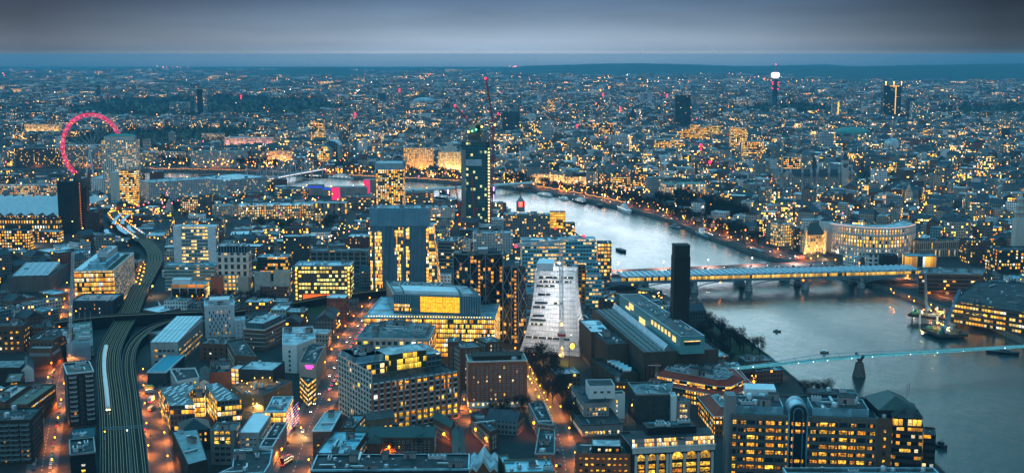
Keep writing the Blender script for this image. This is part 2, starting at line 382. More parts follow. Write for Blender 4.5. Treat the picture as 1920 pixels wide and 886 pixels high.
def road(name,pxs,w,marks=True,pave=True):
 P=smooth([at(*p).xy for p in pxs],4)
 ROADS.append((P,w/2+4))
 if pave:
  k=MB()
  for a,b in zip(P,P[1:]):
   u=(b-a).normalized();n=Vector((-u.y,u.x));ang=math.atan2(u.y,u.x)
   for s in(-1,1):
    c=(a+b)/2+n*s*(w/2+1.6)
    k.box(None,((b-a).length+.4,3.2,.14),M=Matrix.Translation((c.x,c.y,.07))@Matrix.Rotation(ang,4,'Z'))
  tag(k.build('pavement',PAVE),kind='structure')
 ribbon(P,w,.012+.004*len(ROADS),ASPH,name,px=False)
 if marks:
  k=MB();acc=0
  for a,b in zip(P,P[1:]):
   L_=(b-a).length;u=(b-a)/max(L_,1e-6);ang=math.atan2(u.y,u.x);t=-acc
   while t+3<L_:
    if t>=0:
     c=a+u*(t+1.5);M=Matrix.Translation((c.x,c.y,.016+.004*len(ROADS)))@Matrix.Rotation(ang,4,'Z')
     k.add([M@Vector(q)for q in((-1.5,-.12,0),(1.5,-.12,0),(1.5,.12,0),(-1.5,.12,0))],[(0,1,2,3)])
    t+=7
   acc=(L_-t+7)%7 if t>L_ else 0
  if k.v:tag(k.build('road_markings',WHITEM),kind='structure')
 return P
RD_LEFT=road('road',[(72,1000),(76,900),(92,800),(108,720),(122,650),(130,600),(138,540)],11)
RD_SOUTH=road('road',[(520,1000),(548,890),(580,800),(606,740),(634,690),(650,655),(668,625),(690,596),(712,570),(730,548)],17)
RD_PARK=road('road',[(1072,1000),(1062,890),(1052,830),(1030,770),(1006,720),(986,680),(974,655)],11)
RD_CROSS=road('road',[(560,830),(506,780),(480,760),(440,740)],9,False)
RD_YARD=road('road',[(318,1000),(300,890),(290,800),(284,740),(282,700)],10,False)
RD_BANK=road('road',[(1990,640),(1860,582),(1760,548),(1660,515),(1560,503),(1500,489),(1430,466),(1370,446),(1300,423),(1230,399),(1160,381),(1090,367),(1010,352),(950,345),(870,338),(760,332),(640,327),(540,322),(420,316),(250,314),(60,312)],16)
RD_NB=road('road',[(1560,503),(1500,460),(1480,430),(1470,400)],14,False)
RD_MID=road('road',[(870,680),(884,720),(880,770),(860,800)],8,False)
# the air
def build_haze():
 m=bpy.data.materials.new('haze_air');m.use_nodes=True;nt=m.node_tree;nt.nodes.clear()
 o_=nt.nodes.new('ShaderNodeOutputMaterial');v=nt.nodes.new('ShaderNodeVolumePrincipled')
 v.inputs['Color'].default_value=HAZE_COL;v.inputs['Density'].default_value=HAZE_D;v.inputs['Anisotropy'].default_value=0.0
 nt.links.new(v.outputs[0],o_.inputs['Volume'])
 k=MB();k.prism([(-24000,-500),(24000,-500),(24000,27000),(-24000,27000)],-6.5,256,bottom=True)
 tag(k.build('haze',m),'blue dusk haze over the city','haze',kind='stuff')
HAZE_COL=(.15,.68,.98,1);HAZE_D=4.9e-5
build_haze()
# building kit
FOOT=[]
KEEP=[]
MARKS=[]
def visible(a,b):
 m=(a+b)/2;n=Vector((b.y-a.y,a.x-b.x));return n.dot(-m)>0
def claim(poly,H,z0=0.0,yb=None,margin=3.0):
 FOOT.append((poly,margin))
 pts=[proj((p[0],p[1],z))for p in poly for z in(z0,H)]
 x0,x1=min(p[0]for p in pts),max(p[0]for p in pts);y0,y1=min(p[1]for p in pts),max(p[1]for p in pts)
 KEEP.append((x0,y0,x1,min(y1,yb)if yb else y1,min(Vector((p[0],p[1])).length for p in poly)))
def _unit(kind):
 k=MB()
 if kind=='chiller':
  k.box((0,0,.95),(4.2,2.2,1.5),mat=0)
  for x in(-1.9,1.9):
   for y in(-.9,.9):k.box((x,y,.1),(.2,.2,.2),mat=1)
  for x in(-1.3,0,1.3):k.lathe((x,0,1.7),[(.55,0),(.55,.25),(.42,.25),(.42,.05),(.01,.05)],10,1)
 elif kind=='stair_head':
  k.box((0,0,1.4),(4.5,3.2,2.8),mat=0);k.box((0,0,2.87),(4.9,3.6,.14),mat=1);k.box((-.6,-1.62,1.0),(.9,.06,2.0),mat=1)
 elif kind=='duct':
  k.box((0,0,.7),(7.5,.9,.8),mat=0);k.box((3.4,0,.4),(.9,.9,.8),mat=0);k.box((-3.4,0,.4),(.9,.9,.8),mat=0)
  for x in(-2.2,0,2.2):k.box((x,0,.15),(.15,1.1,.3),mat=1)
 elif kind=='tank':
  k.lathe((0,0,0),[(1.2,.15),(1.2,1.9),(.9,2.15),(.01,2.2)],12,0);k.box((0,0,.08),(2.6,2.6,.16),mat=1)
 elif kind=='skylight':
  k.box((0,0,.2),(3.2,1.7,.4),mat=0);k.add([(-1.5,-.75,.42),(1.5,-.75,.42),(1.5,0,.85),(-1.5,0,.85),(1.5,.75,.42),(-1.5,.75,.42)],[(0,1,2,3),(3,2,4,5),(1,4,2),(0,3,5)],1)
 elif kind=='vent_cowl':
  k.lathe((0,0,0),[(.35,0),(.35,1.1),(.7,1.15),(.55,1.5),(.01,1.65)],10,0)
 return k
UNITS={}
for uk,ms in(('chiller',(mat('plant_white',(.5,.54,.56),.5,.2,var=.2),DARKM)),('stair_head',(CONC,RFD)),('duct',(mat('galvanised',(.42,.46,.48),.4,.6,var=.2),DARKM)),('tank',(mat('galvanised',(0,0,0)),GREYM)),('skylight',(GREYM,GLT)),('vent_cowl',(mat('galvanised',(0,0,0)),DARKM))):
 UNITS[uk]=_unit(uk).mesh('roof_'+uk,list(ms))
def rand_in(poly,m,tries=40):
 xs=[p[0]for p in poly];ys=[p[1]for p in poly]
 for _ in range(tries):
  p=Vector((rng.uniform(min(xs),max(xs)),rng.uniform(min(ys),max(ys))))
  if pip(p,poly)and all(segdist(p,Vector(poly[i]),Vector(poly[(i+1)%len(poly)]))>m for i in range(len(poly))):return p
 return None
UNAME={'chiller':'air_conditioner','stair_head':'stair_house','duct':'air_duct','tank':'water_tank','skylight':'skylight','vent_cowl':'vent'}
def roof_units(root,poly,z,n,kinds=('chiller','stair_head','duct','tank','skylight','vent_cowl'),big=1.0):
 ang=math.atan2(poly[1].y-poly[0].y,poly[1].x-poly[0].x);used=[]
 if poly[0].y<1250:n=int(n*1.7)+1
 for _ in range(n):
  p=rand_in(poly,3.0)
  if p is None or any((p-q).length<4.2 for q in used):continue
  used.append(p);k=rng.choice(kinds);s=rng.uniform(.8,1.35)*big
  inst(UNITS[k],UNAME[k],(p.x,p.y,z),root,ang+rng.choice((0,math.pi/2)),(s*rng.uniform(.8,1.5),s,s*rng.uniform(.8,1.2)))
def roof_flat(k,poly,H,par,wmat,rmat,w=.45):
 """parapet ring and sunk deck"""
 I=inset(poly,w);n=len(poly)
 for i in range(n):
  a,b,c,d=poly[i],poly[(i+1)%n],I[(i+1)%n],I[i]
  k.quad((*a,H),(*b,H),(*c,H),(*d,H),wmat)
  k.quad((*c,H-par),(*d,H-par),(*d,H),(*c,H),wmat)
 k.add([(p.x,p.y,H-par)for p in I],[tuple(range(n))],rmat,[[(p.x,p.y)for p in I]])
def roof_pitched(poly,H,rise,over=.4,hip=.0):
 """gable (hip=0) or hipped roof over a four-cornered footprint, ridge along the longer side; returns MB (0 slope, 1 gable wall)"""
 P=inset(poly,-over);k=MB()
 if(P[1]-P[0]).length<(P[2]-P[1]).length:P=P[1:]+P[:1]
 m0,m1=(P[0]+P[3])/2,(P[1]+P[2])/2;L=(m1-m0)
 sh=hip*(P[3]-P[0]).length/2;u=L.normalized()
 r0,r1=m0+u*min(sh,L.length*.45),m1-u*min(sh,L.length*.45)
 Z=H+rise;v=lambda p,z:(p.x,p.y,z)
 k.quad(v(P[0],H),v(P[1],H),v(r1,Z),v(r0,Z),0);k.quad(v(P[2],H),v(P[3],H),v(r0,Z),v(r1,Z),0)
 g=0 if hip else 1
 k.add([v(P[3],H),v(P[0],H),v(r0,Z)],[(0,1,2)],g);k.add([v(P[1],H),v(P[2],H),v(r1,Z)],[(0,1,2)],g)
 k.add([v(p,H-.02)for p in P],[(3,2,1,0)],1)
 return k,r0,r1
def win_glow(name,a,b,s):
 if name in MATS:return MATS[name]
 m=bpy.data.materials.new(name);nt,N,L,bs=nodes(m);MATS[name]=m
 oi=N('ShaderNodeObjectInfo');g=N('ShaderNodeNewGeometry');nz=N('ShaderNodeTexNoise');nz.inputs['Scale'].default_value=.9;nz.inputs['Detail'].default_value=3
 L(g.outputs['Position'],nz.inputs[0])
 r=N('ShaderNodeMapRange');r.inputs[1].default_value=.38;r.inputs[2].default_value=.62;r.inputs[3].default_value=.12;r.inputs[4].default_value=1.45;L(nz.outputs[0],r.inputs[0])
 mx=N('ShaderNodeMix');mx.data_type='RGBA';mx.inputs[6].default_value=(*a,1);mx.inputs[7].default_value=(*b,1);L(oi.outputs['Random'],mx.inputs[0])
 tc=N('ShaderNodeTexCoord');gz=N('ShaderNodeSeparateXYZ');L(tc.outputs['Generated'],gz.inputs[0])
 cut=mathn(N,L,'MULTIPLY',mathn(N,L,'FRACT',mathn(N,L,'MULTIPLY',oi.outputs['Random'],7.3)),.7);bl=N('ShaderNodeMapRange');L(mathn(N,L,'SUBTRACT',gz.outputs[2],cut),bl.inputs[0]);bl.inputs[1].default_value=-.06;bl.inputs[2].default_value=.1;bl.inputs[3].default_value=.45;bl.inputs[4].default_value=1.2
 st=mathn(N,L,'MULTIPLY',mathn(N,L,'MULTIPLY',r.outputs[0],bl.outputs[0]),mathn(N,L,'MULTIPLY',mathn(N,L,'ADD',oi.outputs['Random'],.4),s))
 L(mx.outputs[2],bs.inputs['Emission Color']);L(st,bs.inputs['Emission Strength'])
 bs.inputs['Base Color'].default_value=(.03,.03,.03,1);bs.inputs['Roughness'].default_value=.15
 m.cycles.emission_sampling='NONE';return m
WLIT=[win_glow('lit_window_gold',(1,.44,.02),(1,.6,.06),1.25),win_glow('lit_window_amber',(1,.28,.015),(1,.46,.04),1.1),win_glow('lit_window_pale',(1,.58,.2),(1,.8,.5),1.1),win_glow('lit_window_cool',(.95,.9,.72),(.75,.95,1),.9)]
WMESH={}
def win_mesh(w,h,frame,pane,arch=False):
 key=(round(w,2),round(h,2),frame.name,pane.name,arch)
 if key in WMESH:return WMESH[key]
 k=MB();t=.1
 if not arch:
  for x in(-w/2+t/2,w/2-t/2):k.box((x,-.07,h/2),(t,.14,h),mat=0)
  k.box((0,-.07,h-t/2),(w-2*t,.14,t),mat=0);k.box((0,-.11,t/2),(w+.1,.22,t),mat=0)
  if w>1.0:k.box((0,-.055,h/2),(.07,.11,h-2*t),mat=0)
  if h>1.9:k.box((0,-.052,h*.62),(w-2*t,.104,.07),mat=0)
  k.quad((-w/2+t,-.02,t),(w/2-t,-.02,t),(w/2-t,-.02,h-t),(-w/2+t,-.02,h-t),1)
 else:
  n=8;r=w/2;hs=h-r
  ring=[(-r,0),(r,0)]+[(r*math.cos(math.pi*i/n),hs+r*math.sin(math.pi*i/n))for i in range(n+1)]
  k.add([(x,-.02,z)for x,z in ring],[tuple(range(len(ring)))],1)
  pts=[(-r,0),(-r,hs)]+[(r*math.cos(math.pi-math.pi*i/n),hs+r*math.sin(math.pi*i/n))for i in range(n+1)]+[(r,0)]
  for p,q in zip(pts,pts[1:]):k.bar((p[0],-.07,p[1]),(q[0],-.07,q[1]),.14,0)
  k.box((0,-.055,h/2),(.08,.11,h-.1),mat=0)
  k.box((0,-.055,hs),(w,.11,.12),mat=0)
 WMESH[key]=k.mesh('window',[frame,pane]);return WMESH[key]
def windows(root,items,limit=100):
 """items: (x, y, z, angle, w, h, frame, pane, arch). The 100 that show largest become parts, the rest one part"""
 def size(it):
  p=Vector((it[0],it[1],it[2]-CAM_Z));n=Vector((math.sin(it[3]),-math.cos(it[3]),0));px,py=proj(it[:3])
  vis=1.0 if(-20<px<1940 and py<900)else .01
  return vis*it[4]*it[5]*max(.0,-n.dot(p))/p.length**3
 items=sorted(items,key=size,reverse=True)
 for it in items[:limit]:
  inst(win_mesh(it[4],it[5],it[6],it[7],it[8]),'window',it[:3],root,it[3])
 if len(items)>limit:
  k=MB();mats_=[];
  for it in items[limit:]:
   me=win_mesh(it[4],it[5],it[6],it[7],it[8]);M=Matrix.Translation(it[:3])@Matrix.Rotation(it[3],4,'Z')
   for m in me.materials:
    if m not in mats_:mats_.append(m)
   vs=[M@v.co for v in me.vertices]
   for p in me.polygons:
    k.add([vs[i]for i in p.vertices],[tuple(range(len(p.vertices)))],mats_.index(me.materials[p.material_index]))
  o=k.build('window',mats_,root);tag(o,kind='stuff')
def win_grid(a,b,z0,H,bw=3.0,fh=3.4,w=1.4,h=1.8,sill=.9,lit=.3,frame=None,tones=(0,0,1,2,0,3),dark=None,edge=1.0,arch=False,rows=None,litrows=None,off=0.0):
 frame=frame or WHITEM;dark=dark or GLD;out=[]
 L_=(b-a).length;n=max(1,int((L_-2*edge)/bw));u=(b-a)/L_;ang=math.atan2(u.y,u.x);nf=rows or max(1,int((H-z0)/fh))
 e=(L_-n*bw)/2;nrm=Vector((u.y,-u.x))
 for j in range(nf):
  run=rng.random()
  for i in range(n):
   p=a+u*(e+(i+.5)*bw)+nrm*off;pr=lit*(1.6 if run<.35 else .7)
   if litrows and j in litrows:pr=litrows[j]
   pane=WLIT[rng.choice(tones)]if rng.random()<pr else dark
   out.append((p.x,p.y,z0+j*fh+sill,ang,w,h,frame,pane,arch))
 return out
def bld(name,label,cat,poly,H,wall,roof,z0=0.0,par=.9,units=3,group=None,kind='flat',rise=3.0,hip=0.0,yb=None,win=None,bays=1.0,mark=None,rail=False,band=None,ukinds=None,big=1.0,faces=None,margin=3.0,keep=True):
 poly=ccw(poly);c=sum((Vector(p)for p in poly),Vector((0,0)))/len(poly)
 root=empty(name,(c.x,c.y,z0),label,cat,group)
 if keep:claim(poly,H,z0,yb,margin)
 if mark:px,py=proj((c.x,c.y,H));MARKS.append((mark,px,py))
 k=MB();k.prism(poly,z0,H-.001 if kind=='flat' else H,0,top=False,whole=bays);k.build('wall',wall,root)
 if kind=='flat':
  r=MB();roof_flat(r,poly,H,par,0,1);pm=roof if wall.name.endswith('facade')or 'facade' in wall.name else wall
  r.build('roof',[pm,roof],root);zr=H-par
  if band:
   q=MB();O=inset(poly,-.25)
   for i in range(len(poly)):
    a,b=O[i],O[(i+1)%len(O)];q.side(a,b,H-.9,H+.12)
    q.quad((*a,H+.12),(*b,H+.12),(*inset(poly,.5)[(i+1)%len(O)],H+.12),(*inset(poly,.5)[i],H+.12))
   q.build('coping',band,root)
  if units:roof_units(root,poly,zr,units,ukinds or('chiller','stair_head','duct','tank','skylight','vent_cowl'),big)
  if rail:
   q=MB();I=inset(poly,.8)
   for i in range(len(I)):
    a,b=I[i],I[(i+1)%len(I)]
    for z in(H-par+.6,H-par+1.15):q.bar((*a,z),(*b,z),.07)
    n=max(1,int((b-a).length/3))
    for j in range(n):p=a.lerp(b,j/n);q.bar((*p,H-par),(*p,H-par+1.15),.07)
   q.build('railing',GREYM,root)
 elif kind=='pitched':
  r,r0,r1=roof_pitched(poly,H,rise,hip=hip);ro=r.build('roof',[roof,wall],root)
  for t in((.15,.85)if units else()):
   p=r0.lerp(r1,t);q=MB();q.box((p.x,p.y,H+rise+.3),(1.0,2.0,2.6))
   for s in(-.5,0,.5):q.tube((p.x,p.y+s,H+rise+1.6),(p.x,p.y+s,H+rise+2.3),.18,n=6)
   q.build('chimney',BRKB,ro)
 if win:
  items=[];n=len(poly)
  specs=win if isinstance(win,list)else[win]
  for i in range(n):
   a,b=poly[i],poly[(i+1)%n]
   if(b-a).length<4 or not visible(a,b):continue
   for sp in specs:
    d=dict(sp);f=d.pop('face',None);top=d.pop('top',0.8);zb=d.pop('zb',0.5)
    if f=='front' and abs((b-a).normalized().y)>.6:continue
    if f=='side' and abs((b-a).normalized().y)<=.6:continue
    items+=win_grid(a,b,z0+zb,H-top,**d)
  windows(root,items)
 return root
# the near buildings, left of the railway
FROOF=RFD
bld('apartment_tower','dark apartment tower with white outlined balconies beside the railway','tower block',Q((125.3,699.4),(175.4,694.4),(169.5,676),36),36,BRKD,mat('roof_brown',(.17,.15,.13),.9,var=.2),units=5,par=1.0,band=WHITEM,yb=795,mark='balcony apartment tower',win=[dict(bw=4.2,fh=3.2,w=1.5,h=2.0,lit=.06,frame=GREYM,tones=(1,1,2))])
def balconies(root,poly,H,fh,cols,dep,wd,m,z0=2.0):
 a,b=poly[0],poly[1]
 for i in range(len(poly)):
  p,q=poly[i],poly[(i+1)%len(poly)]
  if visible(p,q)and abs((q-p).normalized().x)>.8:a,b=p,q
 u=(b-a).normalized();n=Vector((u.y,-u.x));L_=(b-a).length;ang=math.atan2(u.y,u.x);z=z0
 while z<H-2.5:
  for f in cols:
   p=a+u*L_*f+n*dep/2;k=MB();M=Matrix.Translation((p.x,p.y,z))@Matrix.Rotation(ang,4,'Z')
   k.box(None,(wd,dep,.2),M=M)
   for s in(-1,1):k.box(None,(.12,dep,1.1),M=M@Matrix.Translation((s*wd/2,0,.6)))
   k.box(None,(wd,.1,.12),M=M@Matrix.Translation((0,-dep/2,1.12)));k.box(None,(wd,.05,.12),M=M@Matrix.Translation((0,-dep/2,.45)))
   for j in range(9):k.box(None,(.05,.05,1.0),M=M@Matrix.Translation((-wd/2+wd*(j+.5)/9,-dep/2,.6)))
   k.build('balcony',m,root)
  z+=fh
t=bpy.data.objects['apartment_tower']
balconies(t,Q((125.3,699.4),(175.4,694.4),(169.5,676),36),36,3.2,(.2,.82),1.7,4.4,WHITEM,4)
bld('podium_building','low glass-roofed podium at the foot of the balcony apartment tower','building',Q((133,822),(178.5,818),(176,797),10),10,BRKD,GLT,units=4,yb=826)
bld('apartment_block','black cube of flats with white solar frames on its roof','building',Q((131,851),(178.7,846),(176.5,819),22),22,mat('black_cladding',(.012,.013,.014),.7,var=.3),RFD,units=11,band=GREYM,ukinds=('skylight','chiller','vent_cowl'),win=dict(bw=3.4,fh=3.2,w=2.2,h=1.6,lit=.25,frame=DARKM))
r=bld('terrace_block','dark brick council block with rows of pale balconies, bottom corner','building',Q((-45,790),(58,786),(66,762),27),27,BRKD,RFD,units=5,win=dict(bw=3.2,fh=3.0,w=1.2,h=1.4,lit=.10,frame=GREYM,tones=(1,1,0)))
balconies(r,Q((-45,790),(58,786),(66,762),27),27,3.0,(.5,.68,.88),1.5,5.0,mat('balcony_glass',(.25,.35,.37),.4),3)
bld('workshop','brown brick workshop with a long flat tan roof and lit clerestory','building',Q((12,757),(52,757),(68,719),18),18,BRKB,mat('tan_roof',(.2,.18,.14),.9,var=.2),units=2,yb=783,win=[dict(bw=3,fh=4,w=2.6,h=1.6,lit=.75,frame=DARKM,zb=12.5,rows=1),dict(bw=3.4,fh=3.6,w=1.1,h=2.0,lit=.4,frame=DARKM,zb=4,rows=2,tones=(1,0))])
bld('workshop','small glass-roofed workshop against the tan-roofed one','building',Q((-30,752),(10,752),(27,720),20),20,BRKB,GLT,units=3,yb=790)
bld('warehouse','long low warehouse with pale ribbed roof left of the brick street wall','building',Q((-40,690),(38,688),(40,672),12),12,BRKD,RFG,units=1,yb=700)
bld('cottage','small house with white gable beside the long low warehouse','house',Q((40,694),(63,692),(64,674),9),9,RENDER,RFS,kind='pitched',rise=4,units=0,yb=702)
bld('shed','flat shed with yellow-lit eaves above the tan-roofed workshop','building',Q((8,716),(38,714),(46,696),10),10,BRKD,mat('tan_roof',(0,0,0)),units=1,yb=722,win=dict(bw=2.2,fh=4,w=2.0,h=2.2,lit=.8,frame=DARKM,zb=6,rows=1))
bld('mansion_block','brown brick block with a grid of glowing square windows at the frame edge','building',Q((-45,612),(42,610),(50,600),22),22,BRKB,RFD,units=2,yb=664,win=[dict(bw=4.6,fh=4.4,w=2.1,h=2.1,lit=.72,frame=BRKD,tones=(0,1,2),sill=1.2,zb=1)])
bld('brick_warehouse','brick warehouse with dark green flat roof and white roof plant','building',Q((55,635),(101,635),(107,613),22),22,BRKB,RFD,units=8,yb=655,band=CONCD,win=dict(bw=3.2,fh=3.8,w=1.2,h=2.0,lit=.35,frame=DARKM,tones=(1,1,0)))
bld('brick_annex','lower brick annex with a strip of pale glazing in front of the brick warehouse','building',Q((52,652),(96,652),(100,641),17),17,BRKB,RFP,units=0,yb=690,win=dict(bw=2.0,fh=4,w=1.7,h=2.0,lit=.0,frame=WHITEM,zb=10,rows=1,dark=GLT))
def site():
 a,b,c=at(126,678),at(176,674),at(172,606)
 root=empty('unfinished_building',((a.x+b.x)/2,(a.y+c.y)/2,0),'half-built concrete frame under green netting by the railway','building site')
 poly=ccw([a.xy,b.xy,c.xy,a.xy+c.xy-b.xy]);claim(poly,12,0,690)
 u=(poly[1]-poly[0]);v=(poly[3]-poly[0]);P=lambda s,t,z:(*(poly[0]+u*s+v*t),z)
 for z in(4,8,12):
  k=MB();k.prism([P(0,0,0)[:2],P(1,0,0)[:2],P(1,.95 if z<12 else .5,0)[:2],P(0,.95 if z<12 else .5,0)[:2]],z-.35,z,bottom=True);k.build('floor_slab',CONC,root)
 for i in range(5):
  for j in range(7):
   k=MB();p=P(.04+i*.23,.04+j*.15,0);k.box((p[0],p[1],6.5),(.5,.5,13));k.build('column',CONC,root)
 k=MB();p0,p1=P(0,-.02,0),P(.9,-.02,0);k.side(p0[:2],p1[:2],1,15);k.side(p1[:2],p0[:2],1,15);k.build('netting',mat('net_blue',(.4,.52,.58),.8,var=.2),root)
 for i in range(9):
  s,t=rng.uniform(.15,.85),rng.uniform(.1,.85)
  k=MB();p=P(s,t,0);k.box((p[0],p[1],13.6 if t<.5 else 9.2),(6,2.5,2.4),rng.uniform(-.2,.2))
  for e in(-2,-1,0,1,2):k.box((p[0]+e,p[1],13.6 if t<.5 else 9.2),(.15,2.7,2.5))
  o=k.build('site_cabin',mat('cabin_green',(.05,.25,.16),.6)if i%3==0 else WHITEM)
  tag(o,'%s site cabin on the half-built concrete frame, number %s from its near edge'%('green' if i%3==0 else 'white',ORD[i]),'site cabin','cabins on the building site')
ORD=['one','two','three','four','five','six','seven','eight','nine','ten','eleven','twelve']
site()
F_PAL=facade('amber glass facade',(.05,.055,.05),bw=2.2,fh=4.4,wx=.92,wy=.74,lit=.9,power=1.35,cluster=.25,glass=(.04,.05,.05),rough=.3)
F_PALS=facade('diamond screen facade',(.4,.42,.42),bw=2.1,fh=2.2,wx=.62,wy=.62,lit=.45,power=.7,warm=[(0,(1,.7,.3)),(1,(1,.85,.6))],rough=.5)
PP=Q((138.6,507),(213,505.5),(228,473.4),38)
r=bld('glass_office','glass office with rows of amber floors and a green roof strip','office block',PP,38,F_PAL,RFP,units=0,band=WHITEM,yb=552,bays=2.2,mark='amber glass office')
def pal_roof(root):
 P=PP;u=P[1]-P[0];v=P[3]-P[0];f=lambda s,t:P[0]+u*s+v*t
 k=MB();k.prism([f(.28,.12),f(.72,.12),f(.72,.8),f(.28,.8)],37,42);k.build('plant_floor',RFZ,root)
 k=MB();k.prism([f(.36,.4),f(.64,.4),f(.64,.86),f(.36,.86)],42,47.5);k.build('plant_floor',mat('plant_white',(0,0,0)),root)
 k=MB();k.prism([f(.78,.05),f(.93,.05),f(.93,.95),f(.78,.95)],37.1,37.5);k.build('roof_garden',GRASS,root)
 k=MB();k.prism([f(.02,.03),f(.2,.03),f(.2,.97),f(.02,.97)],37.1,38.3);k.build('roof_panel',RFW,root)
 roof_units(root,[f(.28,.14),f(.7,.14),f(.7,.38),f(.28,.38)],42,6)
 roof_units(root,[f(.37,.42),f(.63,.42),f(.63,.84),f(.37,.84)],47.5,5,('skylight','chiller'))
 q=P[1];w=P[2];k=MB();k.side(q+(w-q).normalized()*.5+Vector((.3,0)),w+Vector((.3,0)),3,37);k.build('screen',F_PALS,root)
pal_roof(r)
bld('slate_block','dark slate-blue brick block with tiny lit windows in front of the amber glass office','building',Q((133.6,563),(210.8,562.8),(208.8,549.6),17),17,mat('slate_brick',(.045,.06,.075),.85,var=.2),RFZ,units=5,yb=597,band=CONCD,win=dict(bw=4.4,fh=3.6,w=1.0,h=1.4,lit=.22,frame=DARKM,tones=(1,1,2)))
def sawtooth():
 P=Q((14,519),(97,517),(97,494),16);root=bld('glass_hall','low hall with five slanted blue glass rooflights','building',P,16,CONCD,RFD,units=2,yb=540,par=.5)
 u=P[1]-P[0];v=P[3]-P[0]
 for i in range(5):
  s0,s1=.1+i*.16,.1+i*.16+.15;k=MB();f=lambda s,t:P[0]+u*s+v*t
  a,b,c,d=f(s0,.05),f(s1,.05),f(s1,.8),f(s0,.8)
  k.quad((*a,16.2),(*b,16.2),(*c,20.5),(*d,20.5),0);k.add([(*a,16.2),(*d,20.5),(*d,16.2)],[(0,1,2)],1);k.add([(*b,16.2),(*c,16.2),(*c,20.5)],[(0,1,2)],1)
  k.quad((*d,16.2),(*d,20.5),(*c,20.5),(*c,16.2),1);k.bar((*a,16.35),(*d,20.65),.5,1);k.bar((*b,16.35),(*c,20.65),.5,1)
  k.build('rooflight',[mat('rooflight_glass',(.18,.36,.46),.15),WHITEM],root)
sawtooth()
# right of the railway
F_WH=facade('grey panel facade',(.34,.35,.34),bw=3.2,fh=4.2,wx=.62,wy=.5,lit=.7,power=1.7,cluster=.3)
r=bld('school_hall','grey building under a ribbed white two-step roof beside the tracks','building',Q((282,641),(333.5,641),(360,601),19),19,mat('grey_panel',(.33,.34,.33),.7),RFW,units=0,par=.3,yb=686,mark='white-roofed hall',win=dict(bw=3.3,fh=4.4,w=2.3,h=2.0,lit=.72,frame=GREYM,tones=(0,0,2),zb=1.5))
def wh_roof(root):
 P=Q((282,641),(333.5,641),(360,601),19);u=P[1]-P[0];v=P[3]-P[0];f=lambda s,t:P[0]+u*s+v*t
 for j,(t0,t1,z0,z1)in enumerate(((0,.42,19.1,21.0),(.43,1.0,21.2,23.2))):
  k=MB();a,b,c,d=f(0,t0),f(1,t0),f(1,t1),f(0,t1)
  k.quad((*a,z0),(*b,z0),(*c,z1),(*d,z1),0);k.side(b,c,18.6,z0,0);k.quad((*b,z0),(*c,z0),(*c,z1),(*c,z1),0)
  k.quad((*a,18.6),(*b,18.6),(*b,z0),(*a,z0),0);k.quad((*d,18.6),(*d,z1),(*c,z1),(*c,18.6),0);k.quad((*a,18.6),(*a,z0),(*d,z1),(*d,18.6),0)
  for i in range(7):s=i/6;p,q=f(s,t0),f(s,t1);k.bar((*p,z0+.12),(*q,z1+.12),.3,1)
  k.build('roof_tier',[RFW,GREYM],root)
wh_roof(r)
r=bld('store_block','dark box with a bright turquoise ribbed roof beside the tracks','building',Q((276,696.5),(311.5,696.5),(309,665),10),10,mat('store_cladding',(.04,.06,.065),.7),mat('turquoise_roof',(.10,.42,.52),.5,var=.1),units=0,par=.25,band=WHITEM,yb=722)
k=MB();P=Q((276,696.5),(311.5,696.5),(309,665),10)
for i in range(1,22):
 t=i/22;a=P[0].lerp(P[3],t);b=P[1].lerp(P[2],t);a,b=a.lerp(b,.03),a.lerp(b,.97);k.bar((*a,9.82),(*b,9.82),.35)
k.build('roof_rib',mat('turquoise_roof',(0,0,0)),r)
r=bld('hotel','white hotel tower with staggered slot windows, some glowing','hotel',Q((383,573.5),(439,571),(435,561),28),28,mat('white_panel',(.52,.57,.6),.6,var=.1),RFP,units=3,yb=631,mark='white slot-window hotel',band=WHITEM,win=[dict(bw=3.3,fh=6.2,w=1.0,h=2.5,lit=.2,frame=GREYM,zb=1.5,tones=(0,1)),dict(bw=3.3,fh=6.2,w=1.0,h=2.5,lit=.2,frame=GREYM,zb=4.6,edge=2.6,tones=(0,1))])
k=MB();P=Q((392,570),(430,568.5),(427,562),28);k.prism(P,27.5,31.5);k.build('plant_floor',mat('plant_white',(0,0,0)),r)
bld('annex','plain pale annex joined to the white slot-window hotel','building',Q((440,600),(460,599),(459,592),17),17,mat('white_panel',(0,0,0)),RFP,units=1,yb=632,win=dict(bw=3.3,fh=3.4,w=.8,h=1.4,lit=.05,frame=GREYM))
r=bld('brick_office','brown brick office with pale string courses and a glass top storey','office block',Q((456,615),(496,617.5),(515,598),18),18,BRKB,RFP,units=0,yb=657,band=STONE,mark='banded brick office',win=dict(bw=1.7,fh=3.4,w=1.0,h=1.9,lit=.05,frame=CONC))
P=inset(Q((456,615),(496,617.5),(515,598),18),2.0)
k=MB();k.prism(P,17.1,22.5,top=False,whole=1.4);k.build('glass_storey',facade('slatted glass facade',(.12,.22,.25),bw=1.4,fh=5.6,wx=.7,wy=.9,lit=.0,rough=.4),r)
k=MB();roof_flat(k,P,22.6,.3,0,1);k.build('roof',[GREYM,RFP],r);roof_units(r,P,22.3,4)
k=MB();O=inset(Q((456,615),(496,617.5),(515,598),18),-.12)
for z in(3.6,7.0,10.4,13.8):
 for i in range(4):k.side(O[i],O[(i+1)%4],z,z+.45);
k.build('string_course',STONE,r)
bld('brick_block','brown brick block with a rooftop of pale ducts in front of the white hotel','building',Q((374,643),(424,644.5),(424,632),14),14,BRKB,RFG,units=7,yb=668,win=dict(bw=4.5,fh=3.6,w=1.6,h=1.8,lit=.15,frame=DARKM))
